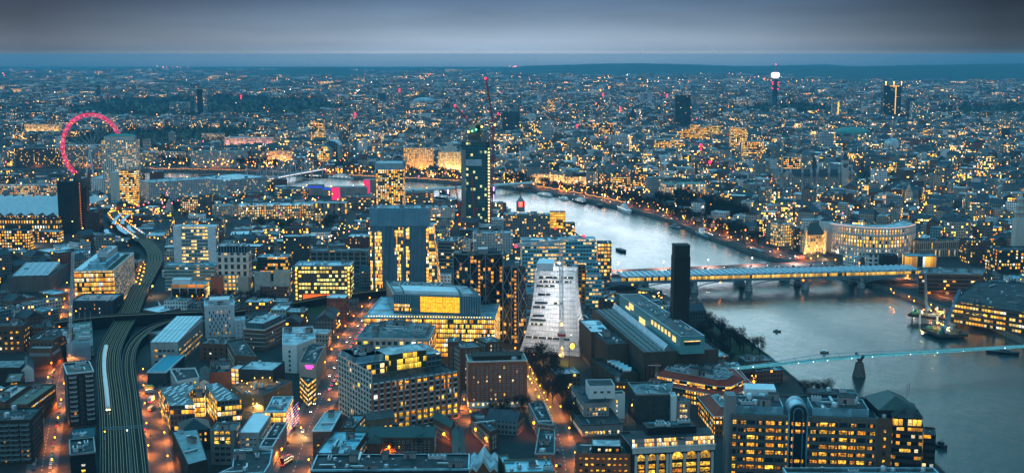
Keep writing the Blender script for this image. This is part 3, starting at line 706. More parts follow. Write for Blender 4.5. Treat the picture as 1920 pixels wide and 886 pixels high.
bld('studio_block','long brick studio with dark green roof and white roof rails','building',ccw([at(440,664.5,16).xy,at(482,668.5,16).xy,at(456,633,16).xy,at(425,638,16).xy]),16,BRKB,RFD,units=6,yb=690,rail=True,win=dict(bw=3.0,fh=4.0,w=1.6,h=2.2,lit=.12,frame=STONE))
bld('white_block','tall white rendered block with blank gable and white barrel rooflight','building',ccw([at(529,645,22).xy,at(556,646.5,22).xy,at(592,633,22).xy,at(587,611,22).xy,at(530,613,22).xy]),22,RENDER,RFP,units=6,yb=697,mark='white rendered block',win=dict(bw=3.6,fh=3.6,w=1.6,h=1.8,lit=.25,frame=GREYM,edge=6))
r=bld('cinema_block','rendered block carrying a magenta sign high on its blank end wall','building',ccw([at(560.5,679,19).xy,at(593,681.5,19).xy,at(611,644,19).xy,at(580,642,19).xy]),19,mat('cream_render',(.42,.37,.31),.85,var=.15),RFD,units=9,yb=715,mark='magenta-signed block',margin=1)
def sign(root):
 a,b=at(560.5,679,19),at(593,681.5,19);u=(b-a).normalized();n=Vector((u.y,-u.x,0));k=MB();ang=math.atan2(u.y,u.x)
 for row,(s0,s1,z)in enumerate(((.37,.82,16.9),(.44,.75,15.6))):
  nl=9 if row==0 else 7
  for i in range(nl):
   p=a.lerp(b,s0+(s1-s0)*(i+.5)/nl);q=Vector((p.x,p.y,z))+n*.2;M=Matrix.Translation(q)@Matrix.Rotation(ang,4,'Z')
   k.box(None,(.16,.2,1.0),M=M@Matrix.Translation((-.26,0,0)));k.box(None,(.5,.2,.2),M=M@Matrix.Translation((0,0,.4 if i%2 else-.4)));
   if i%3:k.box(None,(.16,.2,1.0),M=M@Matrix.Translation((.26,0,0)))
 k.build('sign',glow('magenta_sign',(1,.03,.45),5.0,'FRONT'),root)
sign(r)
F_FLAT=facade('amber band facade',(.05,.045,.04),bw=1.8,fh=3.4,wx=.85,wy=.45,lit=.8,power=1.8,rough=.5)
bld('flatiron_block','black wedge-shaped corner block with gold window bands at the road fork','building',ccw([at(562,705,16).xy,at(592,709,16).xy,at(577,721,16).xy]),16,F_FLAT,RFD,units=2,yb=762,bays=1.8,margin=1)
bld('studio_tower','dark slate box over a yellow-lit courtyard of lamps','building',Q((447,691),(511,693.5),(517,676),20),20,mat('slate_cladding',(.035,.045,.05),.7,var=.3),RFP,units=5,yb=722,margin=1)
bld('stair_tower','slim white stair tower glowing yellow beside the dark slate box','building',Q((433,690),(446,691),(448,684),19),19,facade('lit stair facade',(.5,.5,.48),bw=3.2,fh=3.2,wx=.7,wy=.75,lit=1.2,power=1.7,cluster=.1),RFW,units=0,yb=716,bays=3.2,margin=1)
r=bld('podium_building','tan brick podium with a sunken courtyard and one column of lit windows','building',ccw([at(p[0],p[1],12).xy for p in((434,719),(455,738.5),(494,740),(548,714),(520,708))]),12,BRKY,RFD,units=7,yb=790,margin=1,win=dict(bw=40,fh=3.0,w=1.5,h=1.9,lit=1.0,frame=BRKY,edge=.5,zb=1,tones=(0,)))
F_GOLD=facade('gold glass facade',(.10,.12,.11),bw=1.6,fh=3.6,wx=.86,wy=.8,lit=.75,power=1.7,cluster=.4,rough=.3)
r=bld('corner_office','glass corner office glowing gold above the busy road junction','office block',Q((497,771),(536,770.5),(561,742),18),18,F_GOLD,RFZ,units=8,yb=822,bays=1.6,mark='gold glass corner office',band=WHITEM)
def fairy(root):
 a,b=at(536,770.5,18).xy,at(561,742,18).xy;b=a+(b-a)*.9;u=(b-a).normalized();n=Vector((u.y,-u.x));k=MB()
 for j in range(7):
  for i in range(14):
   p=a.lerp(b,(i+.5)/14)+n*.3;k.box((p.x,p.y,3+j*2.0),(.35,.35,.22),mat=(i+j)%3)
 o=k.build('light_string',[glow('fairy_pink',(1,.1,.6),2.2,'NONE'),glow('fairy_blue',(.25,.3,1),2.2,'NONE'),glow('fairy_white',(1,.8,.7),2.2,'NONE')],root);tag(o,kind='stuff')
fairy(r)
r=bld('sloped_roof_block','long office under a smooth pale blue sloping roof','building',Q((448,810),(486,810),(503,773),16),16,mat('grey_panel',(0,0,0)),RFW,units=0,par=.2,yb=840,win=dict(bw=2.4,fh=3.2,w=1.7,h=1.4,lit=.3,frame=WHITEM,tones=(0,2)),margin=1)
bld('strip_block','narrow lower wing with dark roof beside the pale sloping roof','building',Q((487,836),(511,836),(520,792),12),12,mat('grey_panel',(0,0,0)),RFD,units=3,yb=850,margin=1,band=WHITEM)
bld('glazed_block','grey panelled block with two lit attic floors and dark glazing below','building',Q((393.5,806),(439,806),(438,790),21),21,mat('grey_cladding',(.17,.17,.155),.7),RFG,units=5,yb=872,margin=1,mark='grey panelled block',win=[dict(bw=3.3,fh=3.6,w=2.7,h=1.9,lit=.25,frame=GREYM,zb=1,rows=4,tones=(1,0)),dict(bw=3.3,fh=3.6,w=2.6,h=2.0,lit=.85,frame=GREYM,zb=14,rows=2)])
bld('lead_roof_hall','hall with a wide plain blue-grey roof above the service yard','building',ccw([at(p[0],p[1],14).xy for p in((323,808),(370,803),(389,860),(352,870))]),14,BRKD,mat('lead_roof',(.24,.32,.33),.7,var=.25),units=3,par=.3,yb=890,margin=1)
bld('hipped_house','dark hipped-roof house with three glowing dormers','house',Q((338,808),(394,803),(402,785),13),13,BRKD,mat('black_slate',(.025,.032,.036),.6),kind='pitched',rise=5,hip=1.0,units=0,yb=850,margin=1,win=dict(bw=3,fh=3.6,w=1.2,h=2.0,lit=.8,frame=DARKM,tones=(0,1),zb=1))
SKP=[([(298,727),(318,760),(365,758.5),(352,738),(372,723),(345,716)],17),([(383,718.5),(411,717),(452,747),(407,751)],18)]
for i,(pp,h)in enumerate(SKP):
 poly=ccw([at(*p,h).xy for p in pp])
 r=bld('skylight_block',('studio wing with rows of white slanted skylights by the yard','square wing with white slanted skylights and a gold corner window')[i],'building',poly,h,facade('green glass facade',(.12,.16,.15),bw=2.4,fh=3.6,wx=.84,wy=.7,lit=.28,power=1.8,cluster=.9,rough=.4),RFG,units=0,par=.4,yb=808,bays=2.4,margin=1,mark=('skylight wing',None)[i])
 xs=[]
 for q in range(70):
  p=rand_in(poly,2.6)
  if p and all((p-o).length>3.6 for o in xs):xs.append(p)
 for p in xs[:26]:
  k=MB();M=Matrix.Translation((p.x,p.y,h-.1))@Matrix.Rotation(-.6,4,'Z')@Matrix.Rotation(.25,4,'X');k.box(None,(1.3,4.2,.5),M=M);k.build('skylight',RFW,r)
bld('link_block','gold-lit glass link between the two skylight wings','building',Q((361,744),(383,743),(383,735),14),14,facade('bright link facade',(.1,.1,.09),bw=2.4,fh=3.4,wx=.86,wy=.8,lit=1.2,power=1.6,cluster=.1),RFD,units=1,yb=770,bays=2.4,margin=0)
bld('white_house','white modern house with a dark sunken roof near the yard','house',ccw([at(p[0],p[1],12).xy for p in((319,690),(332,714),(374,706),(366,688))]),12,RENDER,RFD,units=3,par=1.2,yb=730,margin=1,win=dict(bw=3.4,fh=3.2,w=1.2,h=2.0,lit=.3,frame=GREYM))
bld('white_house','white gabled end house attached to the sunken-roof house','house',Q((374,717),(391,716),(384,690),14),14,RENDER,RFD,kind='pitched',rise=2.2,units=0,yb=726,margin=0)
bld('brick_works','brick works with a dark roof full of silver pipes','building',Q((392,698),(432,696),(426,674),13),13,BRKR,RFD,units=10,yb=720,margin=1,big=1.1)
bld('green_roof_office','office with curved parapet and green flat roof at the bottom edge','building',ccw([at(p[0],p[1],17).xy for p in((402,890),(496,884),(506,868),(511,842),(487,838),(440,842),(436,874))]),17,STONE,RFD,units=9,par=1.1,margin=1,band=RFZ)
# centre: the big brick-gridded office and its neighbours
def grid_front(root,a,b,z0,H,nb,fh,pier,pierm,span,spanm,dep=.55,nm='wall_grid',skip=0):
 u=(b-a).normalized();n=Vector((u.y,-u.x));L_=(b-a).length;ang=math.atan2(u.y,u.x);k=MB()
 for i in range(nb+1):
  p=a.lerp(b,i/nb)+n*dep/2;k.box((p.x,p.y,(z0+H)/2),(pier,dep,H-z0),ang,0)
 q=MB();z=z0+skip*fh
 while z<H:
  for i in range(nb):
   p=a.lerp(b,(i+.5)/nb)+n*(dep-.12)/2;k.box((p.x,p.y,z),(L_/nb-pier,dep-.12,span),ang,1)
  z+=fh
 k.build(nm,[pierm,spanm],root)
def big_office():
 pa,pb,pc=at(640,662,40).xy,at(697.6,719.4,32).xy,at(858.8,695.2,32).xy
 u=(pc-pb).normalized();n=Vector((-u.y,u.x));pa=pb+n*(pa-pb).dot(n)+u*((pa-pb).dot(u))*.35
 pd=pa+pc-pb;pu=at(679,681,40).xy;t=(pu-pb).dot(pa-pb)/(pa-pb).length_squared;pu=pb.lerp(pa,t)
 main=[pb,pc,pd,pa]
 lit=facade('grid office glass facade',(.10,.12,.12),bw=4.0,fh=3.55,wx=.94,wy=.8,lit=.10,power=1.6,cluster=.8,glass=(.03,.05,.055),rough=.3)
 root=bld('grid_office','huge office with red brick piers and a gold glowing lower storey','office block',main,32,lit,RFD,units=0,par=.8,yb=783,bays=4.0,mark='brick-pier office',margin=2)
 grid_front(root,pb,pc,0,32,14,3.55,1.7,mat('terracotta',(.46,.17,.09),.85,var=.15),1.0,mat('spandrel',(.58,.6,.6),.6))
 grid_front(root,pa,pb,0,40,12,3.55,.8,STONE,.9,STONE)
 L_=(pc-pb).length;items=[];ang=math.atan2(u.y,u.x)
 for j,z in((0,.6),(1,4.0),(2,7.6)):
  for i in range(14):
   if rng.random()<(.55,.92,.9)[j]:
    p=pb.lerp(pc,(i+.5)/14)-n*.03;items.append((p.x,p.y,z,ang,L_/14-1.7,2.7,DARKM,WLIT[0]if rng.random()<.8 else WLIT[1],False))
 for i in(4,5,7,8,10,11,12,13):
  p=pb.lerp(pc,(i+.5)/14)-n*.03;items.append((p.x,p.y,28.6,ang,L_/14-1.8,2.2,DARKM,WLIT[1],False))
 windows(root,items)
 v=pc-pb;up=[pu,pu+v*.985,pd,pa];k=MB();up_=ccw(up)
 k.prism(up,31.3,40,top=False,whole=3.2)
 k.build('upper_storey',facade('upper storey facade',(.15,.22,.23),bw=3.2,fh=3.7,wx=.9,wy=.72,lit=.14,power=1.6,cluster=1.0,glass=(.03,.06,.065),rough=.4),root)
 k=MB();roof_flat(k,up_,40.05,.5,0,1);k.build('roof',[RFZ,RFP],root)
 f=lambda s,w:pu+v*s+(pa-pu)*w
 k=MB();P=[f(.0,.12),f(.34,.12),f(.34,.85),f(.0,.85)];k.prism(P,39.5,43.8,top=False);k.add([(*p,43.2)for p in P],[(0,1,2,3)],1);k.add([(*p,43.2)for p in P],[(3,2,1,0)],1);k.build('plant_screen',[RFZ,RFD],root)
 a,b=f(.33,0),f(.80,0);o=n*.6;k=MB();k.prism([a-o,b-o,b+n*6,a+n*6],32.2,43.4,whole=1.5)
 k.build('atrium',facade('atrium facade',(.06,.07,.05),bw=1.5,fh=3.7,wx=.86,wy=.93,lit=.72,power=1.25,cluster=1.4,glass=(.06,.07,.03),warm=[(0,(1,.55,.03)),(1,(1,.66,.08))],rough=.3),root)
 k=MB();k.prism([a-o*2,b-o*2,b+n*14,a+n*14],43.4,43.9,bottom=True);k.build('canopy',RFP,root)
 roof_units(root,ccw([f(.02,.15),f(.32,.15),f(.32,.8),f(.02,.8)]),43.2,8,big=1.2)
 roof_units(root,ccw([f(.4,.2),f(.97,.2),f(.97,.85),f(.4,.85)]),39.6,16,('skylight','chiller','duct','chiller'))
 k=MB()
 for i in range(150):
  s,w=rng.uniform(.06,.95),rng.uniform(.25,.8);p=pb+v*s+(pu-pb)*w;r=rng.uniform(.4,1.0)
  for q in range(5):
   d=Vector((rng.gauss(0,r),rng.gauss(0,r),rng.uniform(0,r)));k.add([Vector((p.x,p.y,31.3))+d+Vector((rng.uniform(-.5,.5),rng.uniform(-.5,.5),rng.uniform(0,.8)))for _ in range(3)],[(0,1,2)])
 tag(k.build('terrace_planting',mat('shrub_leaf',(.02,.03,.012),.9),root),kind='stuff')
big_office()
r=bld('balcony_flats','low slate-roofed flats with orange-lit balconies in front of the brick-pier office','flats',Q((677,789),(740,780.5),(735,771),11),11,BRKY,mat('wet_slate',(.10,.12,.12),.6),kind='pitched',rise=3,units=0,yb=806,margin=0,win=dict(bw=3.4,fh=3.4,w=1.6,h=2.2,lit=.6,frame=CONC,tones=(1,0),zb=.3,sill=.2))
P=Q((677,789),(740,780.5),(735,771),11);balconies(r,P,11,3.4,(.1,.26,.42,.58,.74,.9),1.3,5.0,CONC,3.4)
C2=Q((668.4,633),(804.5,634.5),(784,601),27)
r=bld('plant_roof_office','stone office with a big rooftop tray of white machinery behind the brick-pier office','office block',C2,27,facade('stone window facade',(.45,.43,.39),bw=4.6,fh=4.2,wx=.62,wy=.66,lit=.45,power=1.6,cluster=.9),RFG,units=0,par=.8,yb=650,bays=4.6,band=STONE,mark='machinery-roofed office')
I=inset(C2,4);k=MB();k.prism(I,26.2,30.2,top=False);k.build('plant_screen',RFZ,r)
k=MB();k.add([(*p,28.2)for p in I],[(0,1,2,3)]);k.build('plant_deck',RFG,r);J=inset(I,2);roof_units(r,J,28.2,26,('chiller','chiller','duct','skylight','stair_head'),1.25)
C3=Q((683,594),(927,597),(905,558),32)
r=bld('blue_glass_office','long blue glass office with amber floors and a glowing roof-top hall','office block',C3,32,facade('yellow desk facade',(.10,.12,.12),bw=1.6,fh=3.9,wx=.8,wy=.72,lit=.86,power=1.9,cluster=.25,glass=(.05,.06,.05),rough=.35),RFZ,units=0,par=.6,yb=640,bays=1.6,band=RFZ,mark='blue glass office')
def blue_top(root):
 a,b,c,d=at(737.7,551,47).xy,at(901.4,556,47).xy,at(880.5,532,47).xy,at(724.3,526,47).xy
 P=ccw([a,b,c,d]);k=MB();k.prism(P,32,47,top=False,whole=1.0)
 k.build('roof_storey',facade('fin facade',(.13,.3,.38),bw=2.0,fh=15.0,wx=.6,wy=.96,lit=0,glass=(.04,.12,.16),rough=.35),root)
 k=MB();roof_flat(k,P,47.05,1.2,0,1,.5);k.build('roof',[RFZ,RFG],root)
 f=lambda s,t:a+(b-a)*s+(d-a)*t+(c-b-d+a)*s*t
 n=Vector(((b-a).y,-(b-a).x)).normalized()*.25
 k=MB();k.side(f(.31,0)+n,f(.76,0)+n,33.2,45.8,whole if False else 0);k.build('hall_window',glow('hall_amber',(1,.46,.02),1.25,'FRONT',.45),root)
 k=MB()
 for i in range(24):p=f(.31+.45*i/23,0)+n*1.4;k.box((p.x,p.y,39.5),(.16,.16,12.6))
 for z in(36.5,41.0):p,q=f(.31,0)+n*1.4,f(.76,0)+n*1.4;k.bar((*p,z),(*q,z),.12)
 k.build('mullions',DARKM,root)
 k=MB();k.side(f(.21,0)+n,f(.305,0)+n,33,46);k.build('glass_bay',GLT,root)
 k=MB();k.side(f(.01,0)+n,f(.20,0)+n,33,39.5,0,0,0);k.build('lit_bay',facade('lit bay facade',(.1,.1,.08),bw=1.0,fh=3.2,wx=.8,wy=.7,lit=.85,power=1.8),root)
 k=MB();k.prism([f(.14,.16),f(.77,.16),f(.77,.55),f(.14,.55)],45.9,48.6);k.build('roof_slab',RFW,root)
 k=MB();k.prism([f(.03,.1),f(.12,.1),f(.12,.5),f(.03,.5)],45.9,48.2);k.prism([f(.8,.1),f(.93,.1),f(.93,.7),f(.8,.7)],45.9,48.2);k.build('roof_panel',RFP,root)
 roof_units(root,ccw([f(.05,.62),f(.95,.62),f(.95,.95),f(.05,.95)]),45.9,14,('chiller','duct','chiller'),1.4)
 k=MB()
 for i in range(46):p=C3[0].lerp(C3[1],.03+.94*i/45)+Vector((0,3));k.ball((p.x,p.y,32.3),.28,n=6,k=4)
 o=k.build('terrace_light',L_GOLD,root)
blue_top(r)
FLATS=[((878,677),(988,674),(983,661),33,766,'brick mansion flats with white ground floor and regular white windows'),((839,640),(861,640),(859,631),33,690,'slim dark brick flats tower behind the white-based mansion flats'),((864,653),(905,649),(902,637),31,690,'dark brick wing of the mansion flats with lit roof hut'),((912,642),(943,638),(941,627),31,690,'rearmost dark brick wing of the mansion flats')]
for i,(a,b,c,h,yb,lab)in enumerate(FLATS):
 P=Q(a,b,c,h);r=bld('mansion_flats',lab,'flats',P,h,BRKR if i==0 else BRKB,RFG,units=4,yb=yb,band=STONE if i==0 else None,margin=1,mark='brick mansion flats' if i==0 else None,win=[dict(bw=3.0,fh=3.2,w=1.2,h=1.8,lit=.22,frame=WHITEM,tones=(2,0,2),zb=4)])
 if i==0:
  k=MB();O=inset(P,-.2)
  for j in range(4):k.side(O[j],O[(j+1)%4],0,4.2)
  k.add([(*p,4.2)for p in O],[(0,1,2,3)]);k.build('plinth',RENDER,r)
  items=[]
  for j in range(4):
   if visible(O[j],O[(j+1)%4]):items+=win_grid(O[j],O[(j+1)%4],.5,4.2,bw=3.4,fh=3.5,w=1.6,h=2.2,lit=.75,frame=WHITEM,tones=(2,2,0))
  windows(r,items)
  k=MB();k.prism(inset(P,3.5),32.2,35.5);k.build('attic',BRKD,r)
def estate(P,H,rise,label,nwin=True,yb=None,roof=None,chim=True):
 return bld('brick_terrace',label,'terrace',P,H,BRKB,roof or mat('green_slate',(.055,.085,.08),.65,var=.25,scale=.5),kind='pitched',rise=rise,units=1 if chim else 0,yb=yb,margin=0,win=dict(bw=2.6,fh=3.1,w=1.0,h=1.7,lit=.05,frame=WHITEM,tones=(1,0))if nwin else None)
r=estate(Q((666,819),(814,819),(813,802),11.5),11.5,4,'long brick almshouse terrace with green slate roof and white sash windows',yb=853)
P=Q((666,819),(814,819),(813,802),11.5);p,q=P[0].lerp(P[1],.17),P[0].lerp(P[1],.33);n=Vector((0,-9))
k,_,_=roof_pitched(ccw([p+n,q+n,q,p]),10.5,4.5,hip=.9);k.build('wing_roof',[MATS['green_slate'],BRKB],r);k=MB();k.prism([p+n,q+n,q+Vector((0,.2)),p+Vector((0,.2))],0,10.5,top=False);k.build('wing_wall',BRKB,r)
estate(ccw([at(811,782,13).xy,at(846.5,801,13).xy,at(853,790,13).xy,at(822,774,13).xy]),13,3,'brick terrace end with a lamp-lit gable court',yb=842)
estate(ccw([at(848,806,12).xy,at(850,864,12).xy,at(874,862,12).xy,at(868,804,12).xy]),12,3.5,'slate-roofed terrace running away with two dark chimney stacks',yb=866)
bld('brick_terrace','long brick terrace with cream window columns facing the dark yard','terrace',ccw([at(882,775,13).xy,at(919.5,809,13).xy,at(934,802,13).xy,at(897,769,13).xy]),13,BRKB,RFS,units=6,yb=850,margin=0,win=dict(bw=2.6,fh=3.1,w=1.5,h=2.2,lit=.1,frame=STONE,tones=(1,),dark=mat('cream_blind',(.38,.32,.26),.8)))
bld('brick_terrace','roofless-looking brick terrace with white skylights beside the street, far half','terrace',ccw([at(991,755,12).xy,at(1010,792,12).xy,at(1038,795,12).xy,at(1019,751,12).xy]),12,BRKR,RFD,units=9,yb=800,margin=0,par=1.3,band=mat('pale_coping',(.3,.33,.32),.8),win=dict(bw=3.0,fh=3.4,w=1.2,h=2.0,lit=.1,frame=STONE,tones=(1,)))
bld('brick_terrace','roofless-looking brick terrace with white skylights beside the street, near half','terrace',ccw([at(1003,849,12).xy,at(1040,849,12).xy,at(1040,804,12).xy,at(1011,801,12).xy]),12,BRKR,RFD,units=9,yb=860,margin=0,par=1.3,band=MATS['pale_coping'],win=dict(bw=3.0,fh=3.4,w=1.2,h=2.0,lit=.1,frame=STONE,tones=(1,)))
bld('flat_roof_block','long teal-edged flat roof of a white-gridded block along the bottom edge','building',Q((583,880),(879,878),(877,850),20),20,DARKM,RFD,units=26,par=.8,band=RFZ,margin=0,win=dict(bw=5,fh=5,w=4.4,h=3.8,lit=.12,frame=WHITEM,tones=(1,)))
bld('flat_roof_block','pale teal patched roof at the bottom edge beside the park street','building',Q((948,884),(1040,882),(1038,858),12),12,BRKY,RFZ,units=10,margin=0)
bld('angular_office','angular office with a sloping pale teal roof at the road junction','building',ccw([at(586,806,18).xy,at(621,805,18).xy,at(641,770,18).xy,at(610,772,18).xy]),18,BRKB,mat('pale_teal_roof',(.30,.42,.42),.6),units=1,par=.3,band=RFW,yb=830,margin=0,win=dict(bw=2.4,fh=3.4,w=1.8,h=1.0,lit=.1,frame=BRKY))
bld('angular_office','stepped block with white rooftop huts beside the angular pale roof','building',Q((592,848),(661,850),(664,806),14),14,BRKB,RFZ,units=14,yb=862,margin=0,big=1.1,win=dict(bw=3,fh=3.4,w=2.2,h=1.8,lit=.3,frame=WHITEM,tones=(0,1)))
bld('angular_office','small flat-roofed office lit warm inside, behind the almshouse terrace','building',Q((640,800),(664,801),(667,776),15),15,BRKB,RFZ,units=5,yb=830,margin=0,win=dict(bw=3,fh=3.4,w=2.2,h=1.8,lit=.4,frame=WHITEM))
def chapel():
 root=empty('gabled_hall',(*at(907,880,10).xy,0),'brick hall with three pointed gables and glowing yellow windows','hall')
 for i,(x0,x1,h)in enumerate(((880,893,13),(893,919,17),(919,933,13))):
  P=Q((x0,884),(x1,884),(x1,852),11);claim(P,h,0,None,0);k=MB();k.prism(P,0,11,top=False);k.build('wall',BRKB,root)
  m0,m1=(P[0]+P[1])/2,(P[2]+P[3])/2;k=MB()
  k.quad((*P[0],11),(*m0,h),(*m1,h),(*P[3],11));k.quad((*P[1],11),(*P[2],11),(*m1,h),(*m0,h));k.add([(*P[0],11),(*P[1],11),(*m0,h)],[(0,1,2)],1)
  k.bar((*P[0],11.1),(*m0,h+.1),.4,2);k.bar((*P[1],11.1),(*m0,h+.1),.4,2);k.build('roof',[RFP,BRKB,STONE],root)
  windows(root,win_grid(P[0],P[1],6.2,10.5,bw=1.7,fh=4,w=1.2,h=3.2,lit=1,frame=STONE,tones=(0,),arch=True,edge=.6))
chapel()
bld('small_block','small teal-roofed stone hut right of the gabled hall','building',Q((945,872),(962,871),(962,850),10),10,BRKY,RFZ,units=2,margin=0)
# right of the park street
r=bld('stepped_office','stepped white-gridded office with rows of yellow lit windows','office block',Q((1066.5,762),(1091.5,795.5),(1170,794),8),8,CONC,RFD,units=2,yb=818,band=CONCD,mark='stepped yellow-lit office',win=dict(bw=1.9,fh=3.7,w=1.5,h=2.4,lit=.55,frame=WHITEM,sill=.6,tones=(0,2,0)))
P=Q((1071,722),(1095,755.5),(1143,754.5),16.5);k=MB();k.prism(P,7.3,16.5,top=False);k.build('upper_wall',CONC,r);k=MB();roof_flat(k,P,16.55,.7,0,1);k.build('upper_roof',[CONCD,RFD],r)
it=[]
for i in range(4):
 if visible(P[i],P[(i+1)%4]):it+=win_grid(P[i],P[(i+1)%4],7.6,16.2,bw=1.9,fh=3.3,w=1.5,h=2.1,lit=.75,frame=WHITEM,sill=.4,tones=(0,2,0))
windows(r,it)
k=MB();k.prism(Q((1104,744),(1153,743),(1152,730),17),15.8,24.5,top=False);k.build('penthouse',RENDER,r);k=MB();roof_flat(k,Q((1104,725),(1153,724),(1152,716),24.5),24.5,.4,0,1);
P=Q((1104,744),(1153,743),(1152,730),17);k=MB();roof_flat(k,P,24.55,.4,0,1);k.build('penthouse_roof',[WHITEM,RFD],r);windows(r,win_grid(P[0],P[1],17,24,bw=4.5,fh=5,w=2.2,h=1.6,lit=0,frame=WHITEM,sill=2.5))
k=MB();P=Q((1142,739),(1172,738),(1172,732),17);k.prism(P,0,17.3,top=False);roof_flat(k,P,17.35,.4,0,1);k.build('stair_tower',[RENDER,RFD],r);windows(r,win_grid(P[0],P[1],0,14,bw=5,fh=3.4,w=1.2,h=2.2,lit=1,frame=WHITEM,edge=3))
bld('dark_office','blank dark ribbed office with a pale roof hut beside the stepped office','office block',ccw([at(1178,716,20).xy,at(1193,738,20).xy,at(1258,737,20).xy,at(1262,714,20).xy]),20,mat('dark_ribbed',(.05,.055,.055),.8,var=.3),RFG,units=8,yb=793,band=CONC,mark='blank dark office',win=dict(bw=26,fh=5,w=1.2,h=1.6,lit=.2,frame=DARKM))
bld('stair_tower','white concrete stair tower between the blank dark office and a lit wing','building',Q((1259,742),(1269,742),(1269,734),20),20,RENDER,RFP,units=0,yb=795,margin=0,keep=True)
bld('office_wing','small office wing with four gold window bands beside the white stair tower','building',Q((1270,752),(1294,751),(1294,741),16),16,CONC,RFG,units=3,yb=800,margin=0,win=dict(bw=1.8,fh=3.6,w=1.5,h=2.2,lit=.85,frame=WHITEM,sill=.6,tones=(0,0,2)))
bld('lit_range','low brown range with two rows of amber windows behind the blank dark office','building',Q((1150,716),(1178,716),(1178,706),10),10,BRKB,RFD,units=2,yb=742,margin=0,win=dict(bw=2.2,fh=4.2,w=1.4,h=1.8,lit=.95,frame=DARKM,tones=(1,0)))
def red_roof():
 eave=[(1229,704),(1343,724),(1371,724),(1398,711),(1376,690),(1240,682)];inn=[(1246,694),(1345,712),(1362,711),(1376,702),(1358,690),(1254,684)]
 low=[(1216,716),(1345,741),(1378,741),(1412,722),(1388,694),(1236,684)]
 E=ccw([at(*p,15).xy for p in eave]);I=ccw([at(*p,19).xy for p in inn]);W=ccw([at(*p,10.5).xy for p in low]);Wb=inset(E,1.0)
 c=sum(E,Vector((0,0)))/6;root=empty('red_roof_offices',(*c,0),'long brick offices under stepped red tiled roofs with a white machinery deck','office block');claim(W,20,0,750);MARKS.append(('red tiled offices',*proj((*c,15))))
 k=MB();k.prism(inset(W,1.2),0,10.5,top=False,whole=2.2);k.build('wall',facade('yellow brick facade',(.16,.11,.06),bw=2.2,fh=3.5,wx=.6,wy=.55,lit=.55,power=1.6),root)
 k=MB();k.prism(Wb,10,15,top=False,whole=2.0);k.build('upper_wall',facade('clerestory facade',(.05,.045,.04),bw=2.0,fh=2.6,wx=.88,wy=.8,lit=.5,power=1.7,cluster=1.0),root)
 def skirt(A,B,za,zb,nm):
  k=MB()
  for i in range(len(A)):
   j=(i+1)%len(A);k.quad((*A[i],za),(*A[j],za),(*B[j],zb),(*B[i],zb));k.bar((*A[i],za),(*A[j],za),.35,1)
  k.add([(*p,za-.03)for p in A],[tuple(range(len(A)))[::-1]],1);k.build(nm,[RFT,WHITEM],root)
 skirt(W,inset(E,-.2),10.5,12.2,'lower_roof');skirt(E,I,15,19,'upper_roof')
 k=MB();roof_flat(k,I,19.6,.5,0,1);k.build('machinery_deck',[WHITEM,RFG],root);roof_units(root,I,19.1,40,('chiller','duct','chiller','stair_head'),1.35)
 P=Q((1209,684),(1235,685),(1238,678),20);claim(P,24,0,710);r2=empty('pyramid_tower',(*P[0],0),'yellow brick tower with a red pyramid roof','tower');k=MB();k.prism(P,0,20);k.build('wall',BRKY,r2)
 O=inset(P,-1.3);m=sum(O,Vector((0,0)))/4;k=MB()
 for i in range(4):k.add([(*O[i],20.4),(*O[(i+1)%4],20.4),(*m,25)],[(0,1,2)]);k.bar((*O[i],20.4),(*O[(i+1)%4],20.4),.35,1)
 k.add([(*p,20.3)for p in O],[(3,2,1,0)],1);k.build('roof',[RFT,WHITEM],r2)
 E=ccw([at(*p,13).xy for p in((1307,743),(1337,780),(1360,780),(1366,762),(1330,738))]);root=empty('red_roof_wing',(*E[0],0),'lower brick wing with a red tiled roof sloping to the alley','office block');claim(E,16,0,810)
 k=MB();k.prism(inset(E,1),0,13,top=False,whole=2.6);k.build('wall',MATS['yellow brick facade'],root);I2=ccw([at(*p,16).xy for p in((1333,742),(1352,763),(1362,762),(1362,752),(1345,738))])
 k=MB()
 for i in range(5):
  j=(i+1)%5;k.quad((*E[i],13),(*E[j],13),(*I2[j],16),(*I2[i],16));k.bar((*E[i],13),(*E[j],13),.35,1)
 k.add([(*p,12.97)for p in E],[(4,3,2,1,0)],1);k.build('roof',[RFT,WHITEM],root);k=MB();roof_flat(k,I2,16.4,.4,0,1);k.build('machinery_deck',[WHITEM,RFG],root);roof_units(root,I2,16,6)
red_roof()
r=bld('brick_office','brick office with ragged rows of small amber windows at the bottom edge','office block',Q((1080,849),(1183,850),(1181,829),22),22,BRKR,RFD,units=6,margin=0,mark='amber-windowed brick office',win=dict(bw=3.1,fh=3.4,w=1.7,h=1.3,lit=.85,frame=DARKM,tones=(1,0,1)))
P=Q((1110,846),(1164,847),(1162,834),22);k=MB();k.prism(P,21,25.4,top=False);roof_flat(k,P,25.45,.3,0,1);k.build('attic',[DARKM,RFP],r);windows(r,win_grid(P[0],P[1],21.5,25,bw=2.0,fh=3.4,w=1.5,h=1.7,lit=.8,frame=DARKM,edge=.4,sill=.8))
